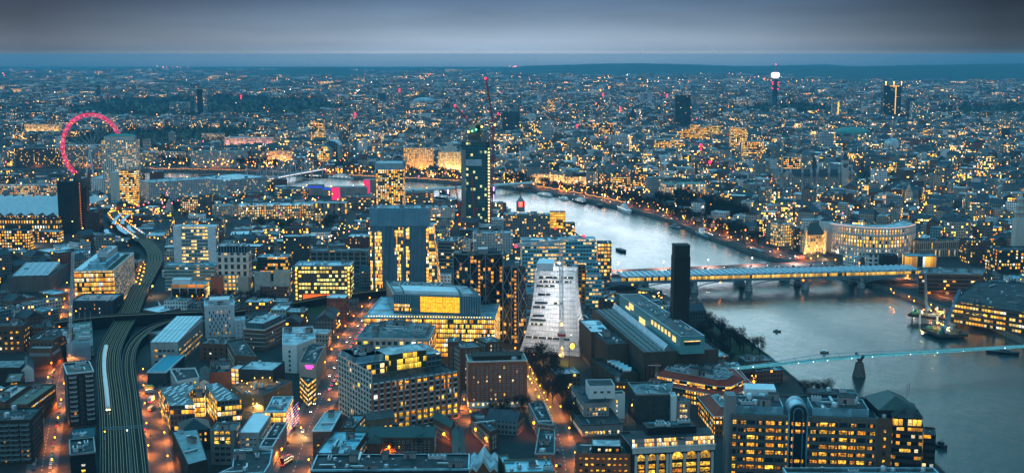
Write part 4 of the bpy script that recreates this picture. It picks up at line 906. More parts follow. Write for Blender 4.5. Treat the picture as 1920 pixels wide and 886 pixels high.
def arches():
 P=Q((1186,840),(1340,832),(1334,800),26);r=bld('arched_office','stone office with giant glowing arches and a glazed attic','office block',P,26,mat('dark_bronze',(.03,.03,.028),.5),RFD,units=4,margin=0,mark='arched stone office')
 a,b=P[0],P[1];u=(b-a).normalized();n=Vector((u.y,-u.x));L_=(b-a).length;ang=math.atan2(u.y,u.x);items=[]
 k=MB()
 ts=[0.04,.17,.30,.42,.46,.63,.80,.97]
 for t in ts:p=a.lerp(b,t)+n*.6;k.box((p.x,p.y,11),(1.3,1.2,22),ang)
 p=a.lerp(b,.5)+n*.5;k.box((p.x,p.y,24.6),(L_,1.0,2.9),ang);k.box((p.x,p.y,26.2),(L_+1,1.6,.4),ang);k.build('stone_front',STONE,r)
 for t0,t1 in zip(ts,ts[1:]):
  if t1-t0<.1:continue
  m=a.lerp(b,(t0+t1)/2)+n*.1;w=(t1-t0)*L_-1.8
  items.append((m.x,m.y,18.6,ang,w,min(w/2+1.6,4.4),STONE,WLIT[0],True))
  for z in(0.5,3.9,7.3,10.7,14.1):items.append((m.x,m.y,z,ang,w-.6,2.6,DARKM,WLIT[0]if rng.random()<.9 else WLIT[1],False))
 windows(r,items)
 k=MB();q0,q1=a+Vector((0,1.2)),b+Vector((0,1.2));h0,h1=q0+Vector((0,2.5)),q1+Vector((0,2.5))
 k.quad((*q0,26),(*q1,26),(*h1,30),(*h0,30),0,[(0,0),(L_,0),(L_,4),(0,4)]);k.quad((*h0,30),(*h1,30),(*(h1+Vector((0,14))),30.2),(*(h0+Vector((0,14))),30.2),1);k.side(q1,h1,26,30,1);k.side(h0,q0,26,30,1)
 k.build('glazed_attic',[facade('attic facade',(.1,.12,.12),bw=1.4,fh=2.0,wx=.85,wy=.85,lit=.75,power=1.6,cluster=.5),RFD],r)
 k=MB();X=Q((1214,812),(1306,808),(1300,796),31);k.prism(X,29,34);k.build('plant_screen',mat('black_cladding',(0,0,0)),r);roof_units(r,X,34,12,('chiller','skylight'),1.3)
arches()
def river_office():
 gran=mat('grey_granite',(.15,.14,.125),.75,var=.15);F=[]
 A,B,Cc=(1373,776),(1646,784),(1640,744)
 P=Q(A,B,Cc,40);r=bld('riverside_office','massive granite office with eight floors of amber windows and a dark glass arch','office block',P,40,gran,RFD,units=0,par=1.0,margin=0,band=gran,mark='granite riverside office')
 a,b=P[0],P[1];u=(b-a).normalized();n=Vector((u.y,-u.x));L_=(b-a).length;ang=math.atan2(u.y,u.x);items=[];pier=MB()
 bays=[(.0,.035,'s'),(.04,.10,'n'),(.10,.165,'w'),(.165,.23,'n'),(.23,.30,'w'),(.30,.365,'n'),(.37,.39,'s'),(.395,.515,'A'),(.52,.54,'s'),(.54,.60,'n'),(.60,.665,'w'),(.665,.735,'n'),(.735,.80,'w'),(.80,.86,'n'),(.86,.925,'w'),(.93,.99,'n')]
 for z in range(9):
  zz=34.6-z*4.3
  for t0,t1,kd in bays:
   m=a.lerp(b,(t0+t1)/2)+n*.05;w=(t1-t0)*L_
   pick=lambda pr:WLIT[rng.choice((0,1,1))]if rng.random()<pr else GLD
   if kd=='w':items.append((m.x,m.y,zz,ang,w*.84,2.3,DARKM,pick(.85),False))
   elif kd=='n':
    for s,f in((-.32,.2),(0,.32),(.32,.2)):q=m+u*w*s;items.append((q.x,q.y,zz,ang,w*f,2.1,DARKM,pick(.62),False))
   elif kd=='s':items.append((m.x,m.y,zz,ang,w*.7,2.5,DARKM,pick(.75),False))
   elif kd=='A':
    for s,f in((-.3,.14),(0,.3),(.3,.14)):q=m+u*w*s+n*.55;items.append((q.x,q.y,zz,ang,w*f,2.2,DARKM,pick(.75),False))
 windows(r,items)
 for t in(.0,.037,.10,.165,.23,.30,.368,.392,.518,.542,.60,.665,.735,.80,.86,.928,.995):p=a.lerp(b,t)+n*.2;pier.box((p.x,p.y,20),(.5,.4,40),ang)
 for z in range(9):p=a.lerp(b,.5)+n*.13;pier.box((p.x,p.y,37.6-z*4.3),(L_,.26,.22),ang)
 pier.build('wall_ribs',gran,r)
 m=a.lerp(b,.455)+n*.25;w=.118*L_;k=MB();k.box((m.x,m.y,21),(w,.5,42),ang);
 k.build('glass_bay',GLD,r);k=MB();R_=w/2
 M=Matrix.Translation((m.x,m.y,42))@Matrix.Rotation(ang,4,'Z');N_=14
 arc=[(R_*math.cos(math.pi*i/N_),R_*math.sin(math.pi*i/N_))for i in range(N_+1)]
 k.add([M@Vector((x,-.3,z))for x,z in arc],[tuple(range(N_+1))],0)
 arcO=[(x*1.16,z*1.16)for x,z in arc]
 for(x0,z0),(x1,z1),(X0,Z0),(X1,Z1)in zip(arc,arc[1:],arcO,arcO[1:]):
  k.add([M@Vector(p)for p in((x0,-.6,z0),(x1,-.6,z1),(X1,-.6,Z1),(X0,-.6,Z0))],[(0,1,2,3)],1);k.add([M@Vector(p)for p in((X0,-.6,Z0),(X1,-.6,Z1),(X1,16,Z1),(X0,16,Z0))],[(0,1,2,3)],1)
 arcI=[(x*.55,z*.62)for x,z in arc]
 for p,q in zip(arcI,arcI[1:]):k.bar(M@Vector((p[0],-.55,p[1])),M@Vector((q[0],-.55,q[1])),.5,1)
 for s in(-1,1):k.bar(M@Vector((s*R_*.55,-.55,0)),M@Vector((s*R_*.55,-.55,-42)),.35,1);k.bar(M@Vector((s*R_*1.08,-.35,0)),M@Vector((s*R_*1.08,-.35,-42)),.9,1)
 k.build('vault',[GLD,RFZ],r)
 f=lambda s,t:P[0]+(P[1]-P[0])*s+(P[3]-P[0])*t
 for s0,s1 in((.03,.36),(.56,.95)):
  X=ccw([f(s0,.12),f(s1,.12),f(s1,.62),f(s0,.62)]);k=MB();k.prism(X,39,43.5,top=False);roof_flat(k,X,43.55,.8,0,1);k.build('upper_storey',[RFZ,RFD],r);roof_units(r,X,42.8,22,big=1.3)
 X=ccw([f(.12,.66),f(.34,.66),f(.34,.95),f(.12,.95)]);k=MB();k.prism(X,39,47);k.build('roof_house',RFW,r)
 X=ccw([f(.58,.68),f(.92,.68),f(.92,.96),f(.58,.96)]);k=MB();k.prism(X,39,45);k.build('roof_house',RFD,r);roof_units(r,X,45,8)
 X=Q((1363,741),(1381,741),(1381,733),50);k=MB();k.prism(X,0,50);k.build('end_slab',CONC,r)
 bld('riverside_office','narrow brown bay with pairs of small yellow windows at the end of the granite office','office block',Q((1646.5,783),(1674,785),(1672,765),40.5),40.5,BRKB,RFD,units=2,margin=0,win=dict(bw=5,fh=4.3,w=1.5,h=1.9,lit=1,frame=DARKM,zb=1.2))
 r2=bld('riverside_office','dark glass river-end block with dim office floors and gold attic','office block',Q((1674.5,792),(1731,795),(1726,770),38),38,facade('dim floor facade',(.035,.035,.033),bw=2.0,fh=4.1,wx=.95,wy=.45,lit=.34,power=1.1,cluster=.9,glass=(.015,.02,.02),rough=.4),RFD,units=2,bays=2.0,margin=0)
 X=Q((1676,782),(1729,784),(1724,758),42);k=MB();k.prism(X,37,42.3,top=False,whole=2.5);k.build('attic',facade('gold attic facade',(.03,.03,.03),bw=2.5,fh=5,wx=.85,wy=.7,lit=.55,power=1.5),r2);k2,_,_=roof_pitched(X,42.3,4.5,over=.8,hip=.8);k2.build('roof',[RFD,RFD],r2)
 X=Q((1648,768),(1722,768),(1712,742),44);k=MB();k2,_,_=roof_pitched(X,44,6,hip=.7);k.prism(X,39,44,top=False);k.build('roof_house',DARKM,r2);k2.build('roof',[mat('green_slate',(0,0,0)),RFD],r2)
 for i,(p,q)in enumerate((((1700,733),(1694,738)),((1704,730),(1700,736)))):
  k=MB();g=at(p[0],p[1]+12,47);k.tube(g,g+Vector((0,0,8)),.14,n=6);k.build('mast',GREYM,r2)
 bld('riverside_office','last dark terrace step of the riverside office above the water','office block',Q((1731.5,813),(1755,815),(1748,800),32),32,MATS['dim floor facade'],RFD,units=1,bays=2.0,margin=0,rail=True)
 bld('flat_roof_block','teal sloping parapet roof cut by the bottom edge before the granite office','building',Q((1474,886),(1760,886),(1752,876),48),48,RFZ,RFD,units=3,par=.6,margin=0,keep=False,band=RFZ)
river_office()
# the old power station gallery
def gallery():
 bk=mat('gallery_brick',(.085,.062,.045),.9,var=.3,scale=.12,streak=True)
 P=Q((1104,577),(1205,660),(1345,653),30)
 a,b,c=at(1110,577,30).xy,at(1207,660,30).xy,at(1346,653,30).xy
 u=(b-a).normalized();n=Vector((-u.y,u.x));w=(c-b).dot(n);P=ccw([a,b,b+n*w,a+n*w])
 root=bld('brick_gallery','long dark brick gallery with a glowing glass box along its roof','gallery',P,30,bk,mat('gallery_roof',(.16,.15,.15),.9,var=.3),units=0,par=1.2,yb=700,mark='dark brick gallery')
 f=lambda s,t:a+(b-a)*s+n*w*t
 k=MB()
 for e0,e1,cnt in((b,b+n*w,18),(a,b,30)):
  d=(e1-e0).normalized();m=Vector((d.y,-d.x));ang=math.atan2(d.y,d.x)
  for i in range(cnt):p=e0.lerp(e1,(i+.5)/cnt)+m*.12;k.box((p.x,p.y,12),(1.0,.24,15),ang)
 k.build('window_slots',mat('slot_dark',(.02,.018,.016),.5),root)
 k=MB();t0,t1=.30,.39;z=29.2
 A,B,Cc,D=f(.02,t0),f(.97,t0),f(.97,t1),f(.02,t1);m0,m1=(A+D)/2,(B+Cc)/2
 k.quad((*A,z+1.5),(*B,z+1.5),(*m1,z+4.6),(*m0,z+4.6));k.quad((*Cc,z+1.5),(*D,z+1.5),(*m0,z+4.6),(*m1,z+4.6));k.side(A,B,z-.5,z+1.5);k.side(Cc,D,z-.5,z+1.5);k.add([(*B,z-.5),(*Cc,z-.5),(*Cc,z+1.5),(*m1,z+4.6),(*B,z+1.5)],[(0,1,2,3,4)],1)
 for i in range(40):s=i/39;p0=A.lerp(B,s);p1=m0.lerp(m1,s);k.bar((*p0,z+1.6),(*p1,z+4.7),.18,1)
 k.build('ridge_rooflight',[mat('rooflight_pale',(.58,.64,.7),.35),GREYM],root)
 for t in(.08,.16,.24,.46,.52):
  k=MB();k.bar((*f(.02,t),z+.25),(*f(.97,t),z+.25),.8,0,.5);k.build('roof_rail',mat('pale_coping',(0,0,0)),root)
 k=MB()
 for i in range(12):k.prism(ccw([f(.06+i*.075,.54),f(.11+i*.075,.54),f(.11+i*.075,.60),f(.06+i*.075,.60)]),z-.3,z+.6)
 k.build('roof_panels',RFP,root)
 g=[at(1161.6,551.4,42).xy,at(1277,630.5,42).xy,at(1322,629,42).xy,at(1200.5,550,42).xy]
 gu=(g[1]-g[0]).normalized();gn=Vector((-gu.y,gu.x));gw=(g[2]-g[1]).dot(gn);G=ccw([g[0],g[1],g[1]+gn*gw,g[0]+gn*gw])
 glassm=mat('light_box_glass',(.16,.42,.42),.25,var=.12,spec=.6)
 k=MB();k.prism(G,29,42,top=False,whole=2);k.build('light_box',facade('light box facade',(.17,.40,.40),bw=2.4,fh=6.4,wx=.9,wy=.94,lit=.0,glass=(.12,.34,.35),rough=.35,groff=.25),root)
 k=MB();roof_flat(k,G,42.05,.4,0,1);k.build('light_box_roof',[RFW,mat('gallery_roof',(0,0,0))],root);roof_units(root,G,41.7,14,('skylight','chiller','vent_cowl'))
 L_=(g[1]-g[0]).length;m=Vector((gu.y,-gu.x))*.15
 for s0,s1,z0,z1 in((.12,.20,34.5,36.5),(.18,.26,36.5,41),(.36,.46,31,35.5))+tuple((.56+i*.052,.59+i*.052,36.2,39.6)for i in range(6))+((.88,.93,35,39),):
  k=MB();k.side(g[0].lerp(g[1],s0)+m,g[0].lerp(g[1],s1)+m,z0,z1);k.build('lit_panel',glow('gallery_light',(1,.62,.2),1.15,'NONE',.4),root)
 e0,e1=g[1],g[1]+gn*gw;d=(e1-e0).normalized();m=Vector((d.y,-d.x))*.2
 k=MB();k.side(e0.lerp(e1,.14)+m,e0.lerp(e1,.82)+m,35.5,38.6,0);k.build('end_window',GLD,root);k=MB();k.side(e0.lerp(e1,.14)+m*1.3,e0.lerp(e1,.82)+m*1.3,38.0,38.7,0);k.build('lit_panel',MATS['gallery_light'],root)
 cc=at(1277,457,99).xy;r=empty('brick_chimney',(*cc,0),'single tall square dark brick chimney by the river','chimney');claim(ccw([cc+Vector(q)for q in((-7,-7),(7,-7),(7,7),(-7,7))]),99,0,600);MARKS.append(('tall brick chimney',1277,500))
 k=MB();s=5.9;ang=math.atan2(u.y,u.x)
 k.box((*cc,45),(s*2.1,s*2.1,90),.06);k.build('shaft',mat('chimney_brick',(.035,.032,.028),.9,var=.3,scale=.2,streak=True),r)
 k=MB();k.box((*cc,94),(s*1.96,s*1.96,8.2),.06);k.box((*cc,98.4),(s*2.02,s*2.02,.8),.06);k.build('cap',MATS['chimney_brick'],r)
 k=MB()
 for q in(-3.4,-1.1,1.1,3.4):k.box((cc.x+q,cc.y-s*1.05,45),(.35,.3,88),.0)
 k.build('brick_ribs',MATS['chimney_brick'],r)
 W=ccw([at(*p,27).xy for p in((1108,619),(1140,645),(1182,643),(1151,618))]);r2=bld('gallery_wing','dark brick wing with a flat roof at the near corner of the gallery','gallery',W,27,bk,RFD,units=4,yb=720,band=bk,margin=0)
 W=ccw([at(*p,14).xy for p in((1108,668),(1150,700),(1200,694),(1172,668))]);r2=bld('plant_yard','low walled plant yard with rows of grey cooling drums beside the gallery','building',W,13,bk,RFD,units=0,yb=722,margin=0,par=2)
 for i in range(9):
  k=MB();p=at(1146+i*3.6+(i%2)*5,676+i*2.0,14);k.tube((p.x-3,p.y,13.2),(p.x+3,p.y,13.2),2.0,n=12);k.build('cooling_drum',mat('galvanised',(0,0,0)),r2)
 W=ccw([at(*p,30).xy for p in((1086,595),(1108,617),(1145,616.5),(1124,594))]);bld('link_hall','low zinc-blue roofed link between the white-netted tower and the gallery','building',W,28,bk,RFZ,units=2,yb=640,margin=0,par=.3)
gallery()
# the netted tower under construction
NETW=2900
def netted():
 net=bpy.data.materials.new('white_netting');nt,N,L,b=nodes(net)
 g=N('ShaderNodeNewGeometry');mp=N('ShaderNodeMapping');mp.inputs['Scale'].default_value=(.35,.35,.9);L(g.outputs['Position'],mp.inputs[0])
 nz=N('ShaderNodeTexNoise');nz.inputs['Scale'].default_value=.5;nz.inputs['Detail'].default_value=5;L(mp.outputs[0],nz.inputs[0])
 r_=N('ShaderNodeValToRGB');r_.color_ramp.elements[0].color=(.42,.46,.50,1);r_.color_ramp.elements[1].color=(.8,.78,.76,1);r_.color_ramp.elements[0].position=.2;r_.color_ramp.elements[1].position=.7
 L(nz.outputs[0],r_.inputs[0]);L(r_.outputs[0],b.inputs['Base Color']);b.inputs['Roughness'].default_value=.9
 o_=nt.nodes['Material Output'];tr=N('ShaderNodeBsdfTranslucent');L(r_.outputs[0],tr.inputs[0]);ms=N('ShaderNodeMixShader');ms.inputs[0].default_value=.45;L(b.outputs[0],ms.inputs[1]);L(tr.outputs[0],ms.inputs[2]);L(ms.outputs[0],o_.inputs['Surface'])
 base=[Vector(at(*p).xy)for p in((974,658),(1086,668),(1108,645),(1004,628))]
 top=[Vector(at(*p,66).xy)for p in((1002.5,507),(1079,508),(1083,500),(1008,497))]
 c=sum(base,Vector((0,0)))/4;root=empty('netted_tower',(*c,0),'tapering new tower wrapped in white netting, lamp-lit at its foot','tower');claim(ccw(base),66,0,660);MARKS.append(('white-netted tower',1040,580))
 def ring(s):
  z=66*s;e=1-(1-s)**2.1
  return[base[i].lerp(top[i],e)for i in range(4)],z
 nf=19
 for j in range(nf):
  (r0,z0),(r1,z1)=ring(j/nf),ring((j+1)/nf)
  k=MB();zb=z0+(z1-z0)*.92 if j%2==0 else z1-.25
  i1=[p.lerp(q,(zb-z0)/(z1-z0))for p,q in zip(r0,r1)]
  for i in range(4):
   m=(i+1)%4;k.quad((*r0[i],z0),(*r0[m],z0),(*i1[m],zb),(*i1[i],zb))
  k.build('netting',net,root)
  lc=sum(r0,Vector((0,0)))/4;ll=bpy.data.lights.new('work_light','POINT');ll.energy=NETW*(1.5-.8*j/nf);ll.color=(1,.84,.72)if j<7 else(.9,.94,1);ll.shadow_soft_size=1.5;lo=bpy.data.objects.new('work_light',ll);COL.objects.link(lo);lo.parent=root;lo.location=(lc.x-c.x,lc.y-c.y,(z0+z1)/2)
 k=MB()
 for j in range(1,nf+1):
  r,z=ring(j/nf)
  for i in range(4):p,q=r[i],r[(i+1)%4];o=Vector(((q-p).normalized().y,-(q-p).normalized().x))*.45;k.bar((*(p+o),z),(*(q+o),z),.22)
  if j%3==0 or True:
   for i in(0,1):
    p,q=r[i],r[(i+1)%4];o=Vector(((q-p).normalized().y,-(q-p).normalized().x))*.5
    nn=16 if i==0 else 7;rb,zb=ring((j-1)/nf);pb,qb=rb[i],rb[(i+1)%4]
    for t in range(nn+1):k.bar((*(p.lerp(q,t/nn)+o),z),(*(pb.lerp(qb,t/nn)+o),zb),.1)
 k.build('scaffold',mat('scaffold',(.22,.25,.27),.5,.3),root)
 for j,t0,t1 in((3,.02,.85),(6,.04,.3),(7,.02,.35),(8,.04,.3),(10,.03,.3),(11,.5,.7),(11,.05,.35),(13,.1,.4),(15,.05,.5),(16,.1,.9),(17,.1,.95)):
  (r0,z0),(r1,z1)=ring((j+.15)/nf),ring((j+.7)/nf);a,b2=r0[0].lerp(r0[1],t0),r0[0].lerp(r0[1],t1);c2,d=r1[0].lerp(r1[1],t1),r1[0].lerp(r1[1],t0);o=Vector((0,-.35))
  k=MB();k.quad((*(a+o),z0),(*(b2+o),z0),(*(c2+o),z1),(*(d+o),z1),0,[(t0*70,j*3),(t1*70,j*3),(t1*70,j*3+2),(t0*70,j*3+2)])
  k.build('open_floor',facade('open floor facade',(.3,.33,.33),bw=1.9,fh=3.0,wx=.75,wy=2,lit=.18,power=1.6,glass=(.03,.04,.045),warm=[(0,(1,.7,.3)),(1,(.9,.95,1))]),root)
 for j,t in((9,.42),(14,.45),(15,.36),(17,.8),(5,.5),(2,.3),(12,.72),(4,.88),(16,.5),(7,.62)):
  r,z=ring((j+.5)/nf);p=r[0].lerp(r[1],t)+Vector((0,-1.4));k=MB();k.ball((*p,z),.3,n=8,k=5);k.build('work_light',L_WHITE,root)
 r,z=ring(1);k=MB();P=[r[0].lerp(r[2],.1),r[1].lerp(r[3],.45),r[1].lerp(r[3],.55),r[3].lerp(r[1],.05)]
 k.prism(ccw([r[0].lerp(r[1],.05),r[0].lerp(r[1],.45),r[3].lerp(r[2],.45),r[3].lerp(r[2],.05)]),65.8,72);k.build('lift_core',RFW,root)
netted()
# braced black towers
def braced(name,label,cx,foot,top,half,seed,yb,mark=None):
 c=at(cx,foot).xy;d=c.length;Hh=height_at(cx,top,foot);s=half/FPX*d*1.02
 poly=ccw([c+Vector((s*math.cos(t),s*.62*math.sin(t)))for t in[math.pi/6*q for q in(-1,1,5,7,8.2,9.8)]])if seed else ccw([c+Vector(q)for q in((-s,-s*.25),(-s*.3,-s*.6),(s*.3,-s*.6),(s,-s*.25),(s,s*.4),(-s,s*.4))])
 F=facade('black tower facade',(.018,.02,.022),bw=2.7,fh=3.5,wx=.8,wy=.74,lit=.16,power=1.35,cluster=.7,glass=(.012,.018,.022),warm=[(0,(1,.28,.02)),(.6,(1,.42,.06)),(1,(1,.6,.2))],rough=.35)
 r=bld(name,label,'tower block',poly,Hh,F,RFD,units=4,bays=2.7,yb=yb,band=DARKM,mark=mark)
 n=len(poly);k=MB()
 for i in range(n):
  a,b=poly[i],poly[(i+1)%n]
  if not visible(a,b):continue
  u=(b-a).normalized();o=Vector((u.y,-u.x))*.9;z=0;sec=Hh/4
  for q in range(4):k.bar((*(a+o),q*sec),(*(b+o),(q+1)*sec),.5);k.bar((*(b+o),q*sec),(*(a+o),(q+1)*sec),.5)
  k.bar((*(a+o),0),(*(a+o),Hh),.6)
 k.build('bracing',GREYM,r)
 k=MB()
 for i in range(int(Hh/3.5)):
  p=poly[2]if seed==0 else poly[1];k.box((c.x+s*.06,c.y-s*.66,i*3.5+1.6),(1.5,.6,1.8))
 o=k.build('lift_light',glow('lift_amber',(1,.36,.03),.9,'NONE'),r)
 k=MB();k.box((c.x+s*.2,c.y,Hh+2),(s*.4,s*.5,4.5));k.build('lift_house',GREYM,r)
braced('braced_tower','wide black glass tower with diagonal bracing behind the blue glass office',897,632,474,45,0,600,'braced black towers')
braced('braced_tower','narrower black braced tower beside the white-netted tower',965,640,500,21,0,640)
# striped blue tower
def striped():
 Hh=87;P=Q((693,391),(803,391),(801,386),Hh);u=(P[1]-P[0]).normalized()
 lo=[P[0],P[1],P[1]+Vector((0,28)),P[0]+Vector((0,28))]
 body=facade('blue strip facade',(.05,.24,.36),bw=1.25,fh=3.6,wx=.68,wy=1.2,lit=.0,power=2,glass=(.015,.09,.15),rough=.3,groff=.2)
 r=bld('striped_tower','tall blue striped glass tower with columns of gold lit rooms','tower block',lo,Hh,body,RFP,units=8,yb=545,bays=1.25,mark='blue striped tower',par=1.2)
 a,b=lo[0],lo[1]
 F=facade('gold room facade',(.03,.1,.14),bw=1.35,fh=3.6,wx=.84,wy=.84,lit=.85,power=3.0,cluster=.7,glass=(.02,.07,.10),rough=.3)
 def strip(s0,s1,z0,z1):
  k=MB();p,q=a.lerp(b,s0)+Vector((0,-.25)),a.lerp(b,s1)+Vector((0,-.25));k.side(p,q,z0,z1,0,round(s0*40)*1.35,round(z0/3.6)*3.6);k.build('lit_bay',F,r)
 for args in((.0,.035,2,64),(.08,.2,2,64),(.42,.57,40,68),(.46,.52,2,40),(.61,.67,2,68),(.96,1.0,2,68)):strip(*args)
 k=MB();O=inset(ccw(lo),-.4)
 for i in range(4):k.side(O[i],O[(i+1)%4],69.5,Hh+.6,0,i*40)
 k.build('crown_screen',facade('crown facade',(.2,.46,.6),bw=1.25,fh=20,wx=.5,wy=1.2,lit=0,glass=(.08,.28,.40),rough=.4),r)
 k=MB()
 for i in range(45):p=a.lerp(b,i/44)+Vector((0,-.75));k.box((p.x,p.y,Hh/2),(.22,.4,Hh-1))
 k.build('fins',mat('pale_fin',(.20,.40,.5),.5),r)
 q0,q1=lo[1]+Vector((.3,.3)),lo[2]+Vector((.3,-.3));w0,w1=q0+Vector((11,1)),q1+Vector((11,0));w0t,w1t=q0+Vector((4,1)),q1+Vector((4,0))
 k=MB();k.quad((*q0,0),(*w0,0),(*w0t,68),(*q0,68),0,[(0,0),(10.8,0),(4.05,68),(0,68)]);k.quad((*w0,0),(*w1,0),(*w1t,68),(*w0t,68),0,[(40.5,0),(67.5,0),(67.5,68),(40.5,68)]);k.quad((*q0,68),(*w0t,68),(*w1t,68),(*q1,68),1)
 k.build('glass_flank',[facade('flank facade',(.10,.16,.15),bw=2.7,fh=3.6,wx=.88,wy=.88,lit=.62,power=1.5,cluster=.8,glass=(.06,.14,.16),rough=.3),RFP],r)
striped()
# the unfinished dark tower with its cranes
def unfinished():
 c=at(893,424).xy;d=c.length;w=53/FPX*d;Hh=height_at(893,258,424)
 P=ccw([c+Vector(q)for q in((-w/2,-12),(w*.38,-14),(w/2,-8),(w/2,14),(-w/2,14))])
 r=bld('unfinished_tower','very tall unfinished dark glass tower topped with bare concrete and cranes','skyscraper',P,Hh-6,facade('unfinished facade',(.04,.13,.14),bw=3.2,fh=4.0,wx=.88,wy=.85,lit=.07,power=1.0,cluster=1.3,glass=(.03,.10,.11),warm=[(0,(.75,1,.45)),(1,(1,.8,.3))],rough=.3),CONC,units=0,yb=424,bays=3.2,mark='unfinished dark tower')
 k=MB();
 for i in range(5):
  z=Hh-6+i*3.4;s=1-.06*i;k.prism([c+(p-c)*s for p in P],z+3.2,z+3.6,bottom=True)
  for q in P:p=c+(q-c)*s*.95;k.box((p.x,p.y,z+1.7),(.9,.9,3.3))
 k.build('open_floors',CONC,r)
 k=MB();k.box((c.x-w*.05,c.y,Hh+8),(w*.42,12,20));k.box((c.x+w*.1,c.y-2,Hh+14),(w*.2,8,14));k.build('core',CONC,r)
 k=MB();k.box((c.x-w*.43,c.y-14.4,Hh*.45),(w*.16,.8,Hh*.85));k.build('bare_strip',CONC,r)
 k=MB();k.box((c.x+w*.46,c.y-13,Hh*.42),(3.6,3,Hh*.84));
 k.build('hoist_mast',MATS['grey_metal'],r);k=MB()
 for i in range(24):k.box((c.x+w*.46,c.y-14.8,5+i*Hh*.84/24),(1.8,.5,1.6))
 k.build('hoist_lights',glow('hoist_gold',(1,.6,.15),5,'NONE'),r)
 k=MB();k.box((c.x-w*.1,c.y-14.6,Hh*.73),(w*.62,.4,9));k.build('hoarding',mat('net_blue',(0,0,0)),r)
 for q,m in(((-.12,10),L_GREEN),((.02,12),L_GREEN),((.22,16),L_GOLD),((-.25,9),L_GOLD)):
  k=MB();k.ball((c.x+w*q[0],c.y-13,Hh+q[1]),1.3);k.build('work_light',m,r)
 return c,Hh
UT,UTH=unfinished()
# other towers and blocks of the middle distance
def tower(px0,px1,top,foot,name,label,cat,F,roof=RFP,depth=.7,bays=3.0,H=None,units=3,par=.9,yb=None,mark=None,rot=0.0,keep=True,band=None,group=None):
 a,b=at(px0,foot).xy,at(px1,foot).xy;Hh=H or height_at((px0+px1)/2,top,foot);w=(b-a).length
 if rot:
  c=(a+b)/2;ww=w/(abs(math.cos(rot))+depth*abs(math.sin(rot)));e,g=Vector((math.cos(rot),math.sin(rot)))*ww/2,Vector((-math.sin(rot),math.cos(rot)))*ww*depth/2
  c=c+Vector((0,abs(g.y)+abs(e.y)));P=[c-e-g,c+e-g,c+e+g,c-e+g]
 else:P=[a,b,b+Vector((0,w*depth)),a+Vector((0,w*depth))]
 return bld(name,label,cat,P,Hh,F,roof,units=units,bays=bays,yb=yb or foot,mark=mark,par=par,keep=keep,band=band,group=group),P,Hh
BRZ=facade('bronze balcony facade',(.20,.17,.14),bw=3.4,fh=3.1,wx=.7,wy=.62,lit=.62,power=1.9,cluster=.5,glass=(.04,.04,.04))
r,P,h=tower(705.5,757,310,396,'concrete_tower','slim concrete tower with many warm lit floors behind the striped tower','tower block',BRZ,CONC,depth=.8,bays=3.4,mark='warm concrete tower')
k=MB();O=inset(ccw(P),-1.0);k.prism(O,h-7,h+3.5);k.build('crown',mat('blue_panel',(.28,.4,.46),.6),r)
for q in O:k=MB();k.box((*q,h+5),(3,3,4));k.build('mast_base',GREYM,r)
BLU=facade('blue office facade',(.12,.42,.55),bw=3.0,fh=3.9,wx=.8,wy=.5,lit=.38,power=1.7,cluster=.7,glass=(.03,.08,.1),warm=[(0,(1,.4,.05)),(1,(1,.65,.2))],rough=.4)
r,P,h=tower(976,1118,450,545,'blue_slab_office','turquoise slab office with two rows of amber windows by the river','office block',BLU,RFZ,depth=.28,rot=.06,yb=520,mark='turquoise slab office',units=10)
tower(1120,1146,455,545,'end_tower','grey and amber end tower of the turquoise slab office','office block',facade('grey amber facade',(.16,.19,.2),bw=3.2,fh=3.8,wx=.7,wy=.6,lit=.5,power=1.7),RFD,depth=1.1)
for i in range(4):
 tower(1082+i*1.5,1120+i*4,492+i*12,556+i*7,'stepped_wing',('upper','second','third','lowest')[i]+' curved blue terrace stepping down behind the white-netted tower','office block',BLU,RFZ,depth=.35,units=1,yb=560,keep=False)
tower(1063,1098,500,585,'orange_flats','orange-brown balcony flats right behind the white-netted tower','flats',facade('orange flats facade',(.3,.15,.07),bw=3.4,fh=3.4,wx=.7,wy=.7,lit=.2,power=1.3,glass=(.05,.03,.02)),RFD,depth=.8,units=2)
SCN=facade('ribbon grid facade',(.22,.25,.26),bw=3.0,fh=3.5,wx=.62,wy=.62,lit=.16,power=1.6,glass=(.03,.05,.055))
r,P,h=tower(944,1032,402,455,'river_slab','long grey gridded slab block beside the river bend','office block',SCN,RFP,depth=.3,rot=-.05,yb=452,mark='grey river slab',units=10)
tower(1031,1060,398,428,'gold_penthouse','small block with a bright golden roof storey beside the grey river slab','building',facade('golden box facade',(.4,.22,.05),bw=3,fh=4,wx=.9,wy=.85,lit=1.1,power=1.5,warm=[(0,(1,.45,.03)),(1,(1,.5,.05))]),RFD,depth=.8)
tower(1056,1078,418,440,'gold_penthouse','lower terrace block with a gold lit storey at the water edge','building',MATS['grey amber facade'],RFD,depth=.8)
g=at(976,396);r=empty('deco_tower',g,'slim tower with glowing red windows above the grey river slab','tower');hh=height_at(976,377,396);k=MB();k.box((g.x,g.y,hh/2),(13,13,hh));k.lathe((g.x,g.y,hh),[(6,0),(3,4),(.6,9),(.05,14)],8);k.build('shaft',CONC,r)
k=MB()
for z in(.62,.74,.86):
 k.box((g.x,g.y-6.7,hh*z),(5,.4,3.4));k.box((g.x+6.7,g.y,hh*z),(.4,5,3.4))
k.build('red_window',glow('red_window',(1,.05,.03),7,'NONE'),r);KEEP.append((966,372,986,402,g.y))
WHG=facade('white grid facade',(.7,.69,.68),bw=3.2,fh=3.3,wx=.45,wy=.45,lit=.16,power=1.7)
tower(886,962,437,478,'white_flats','white flats with a grid of small windows below the unfinished tower','flats',WHG,RFP,depth=.35,rot=.1,units=6,mark='white grid flats')
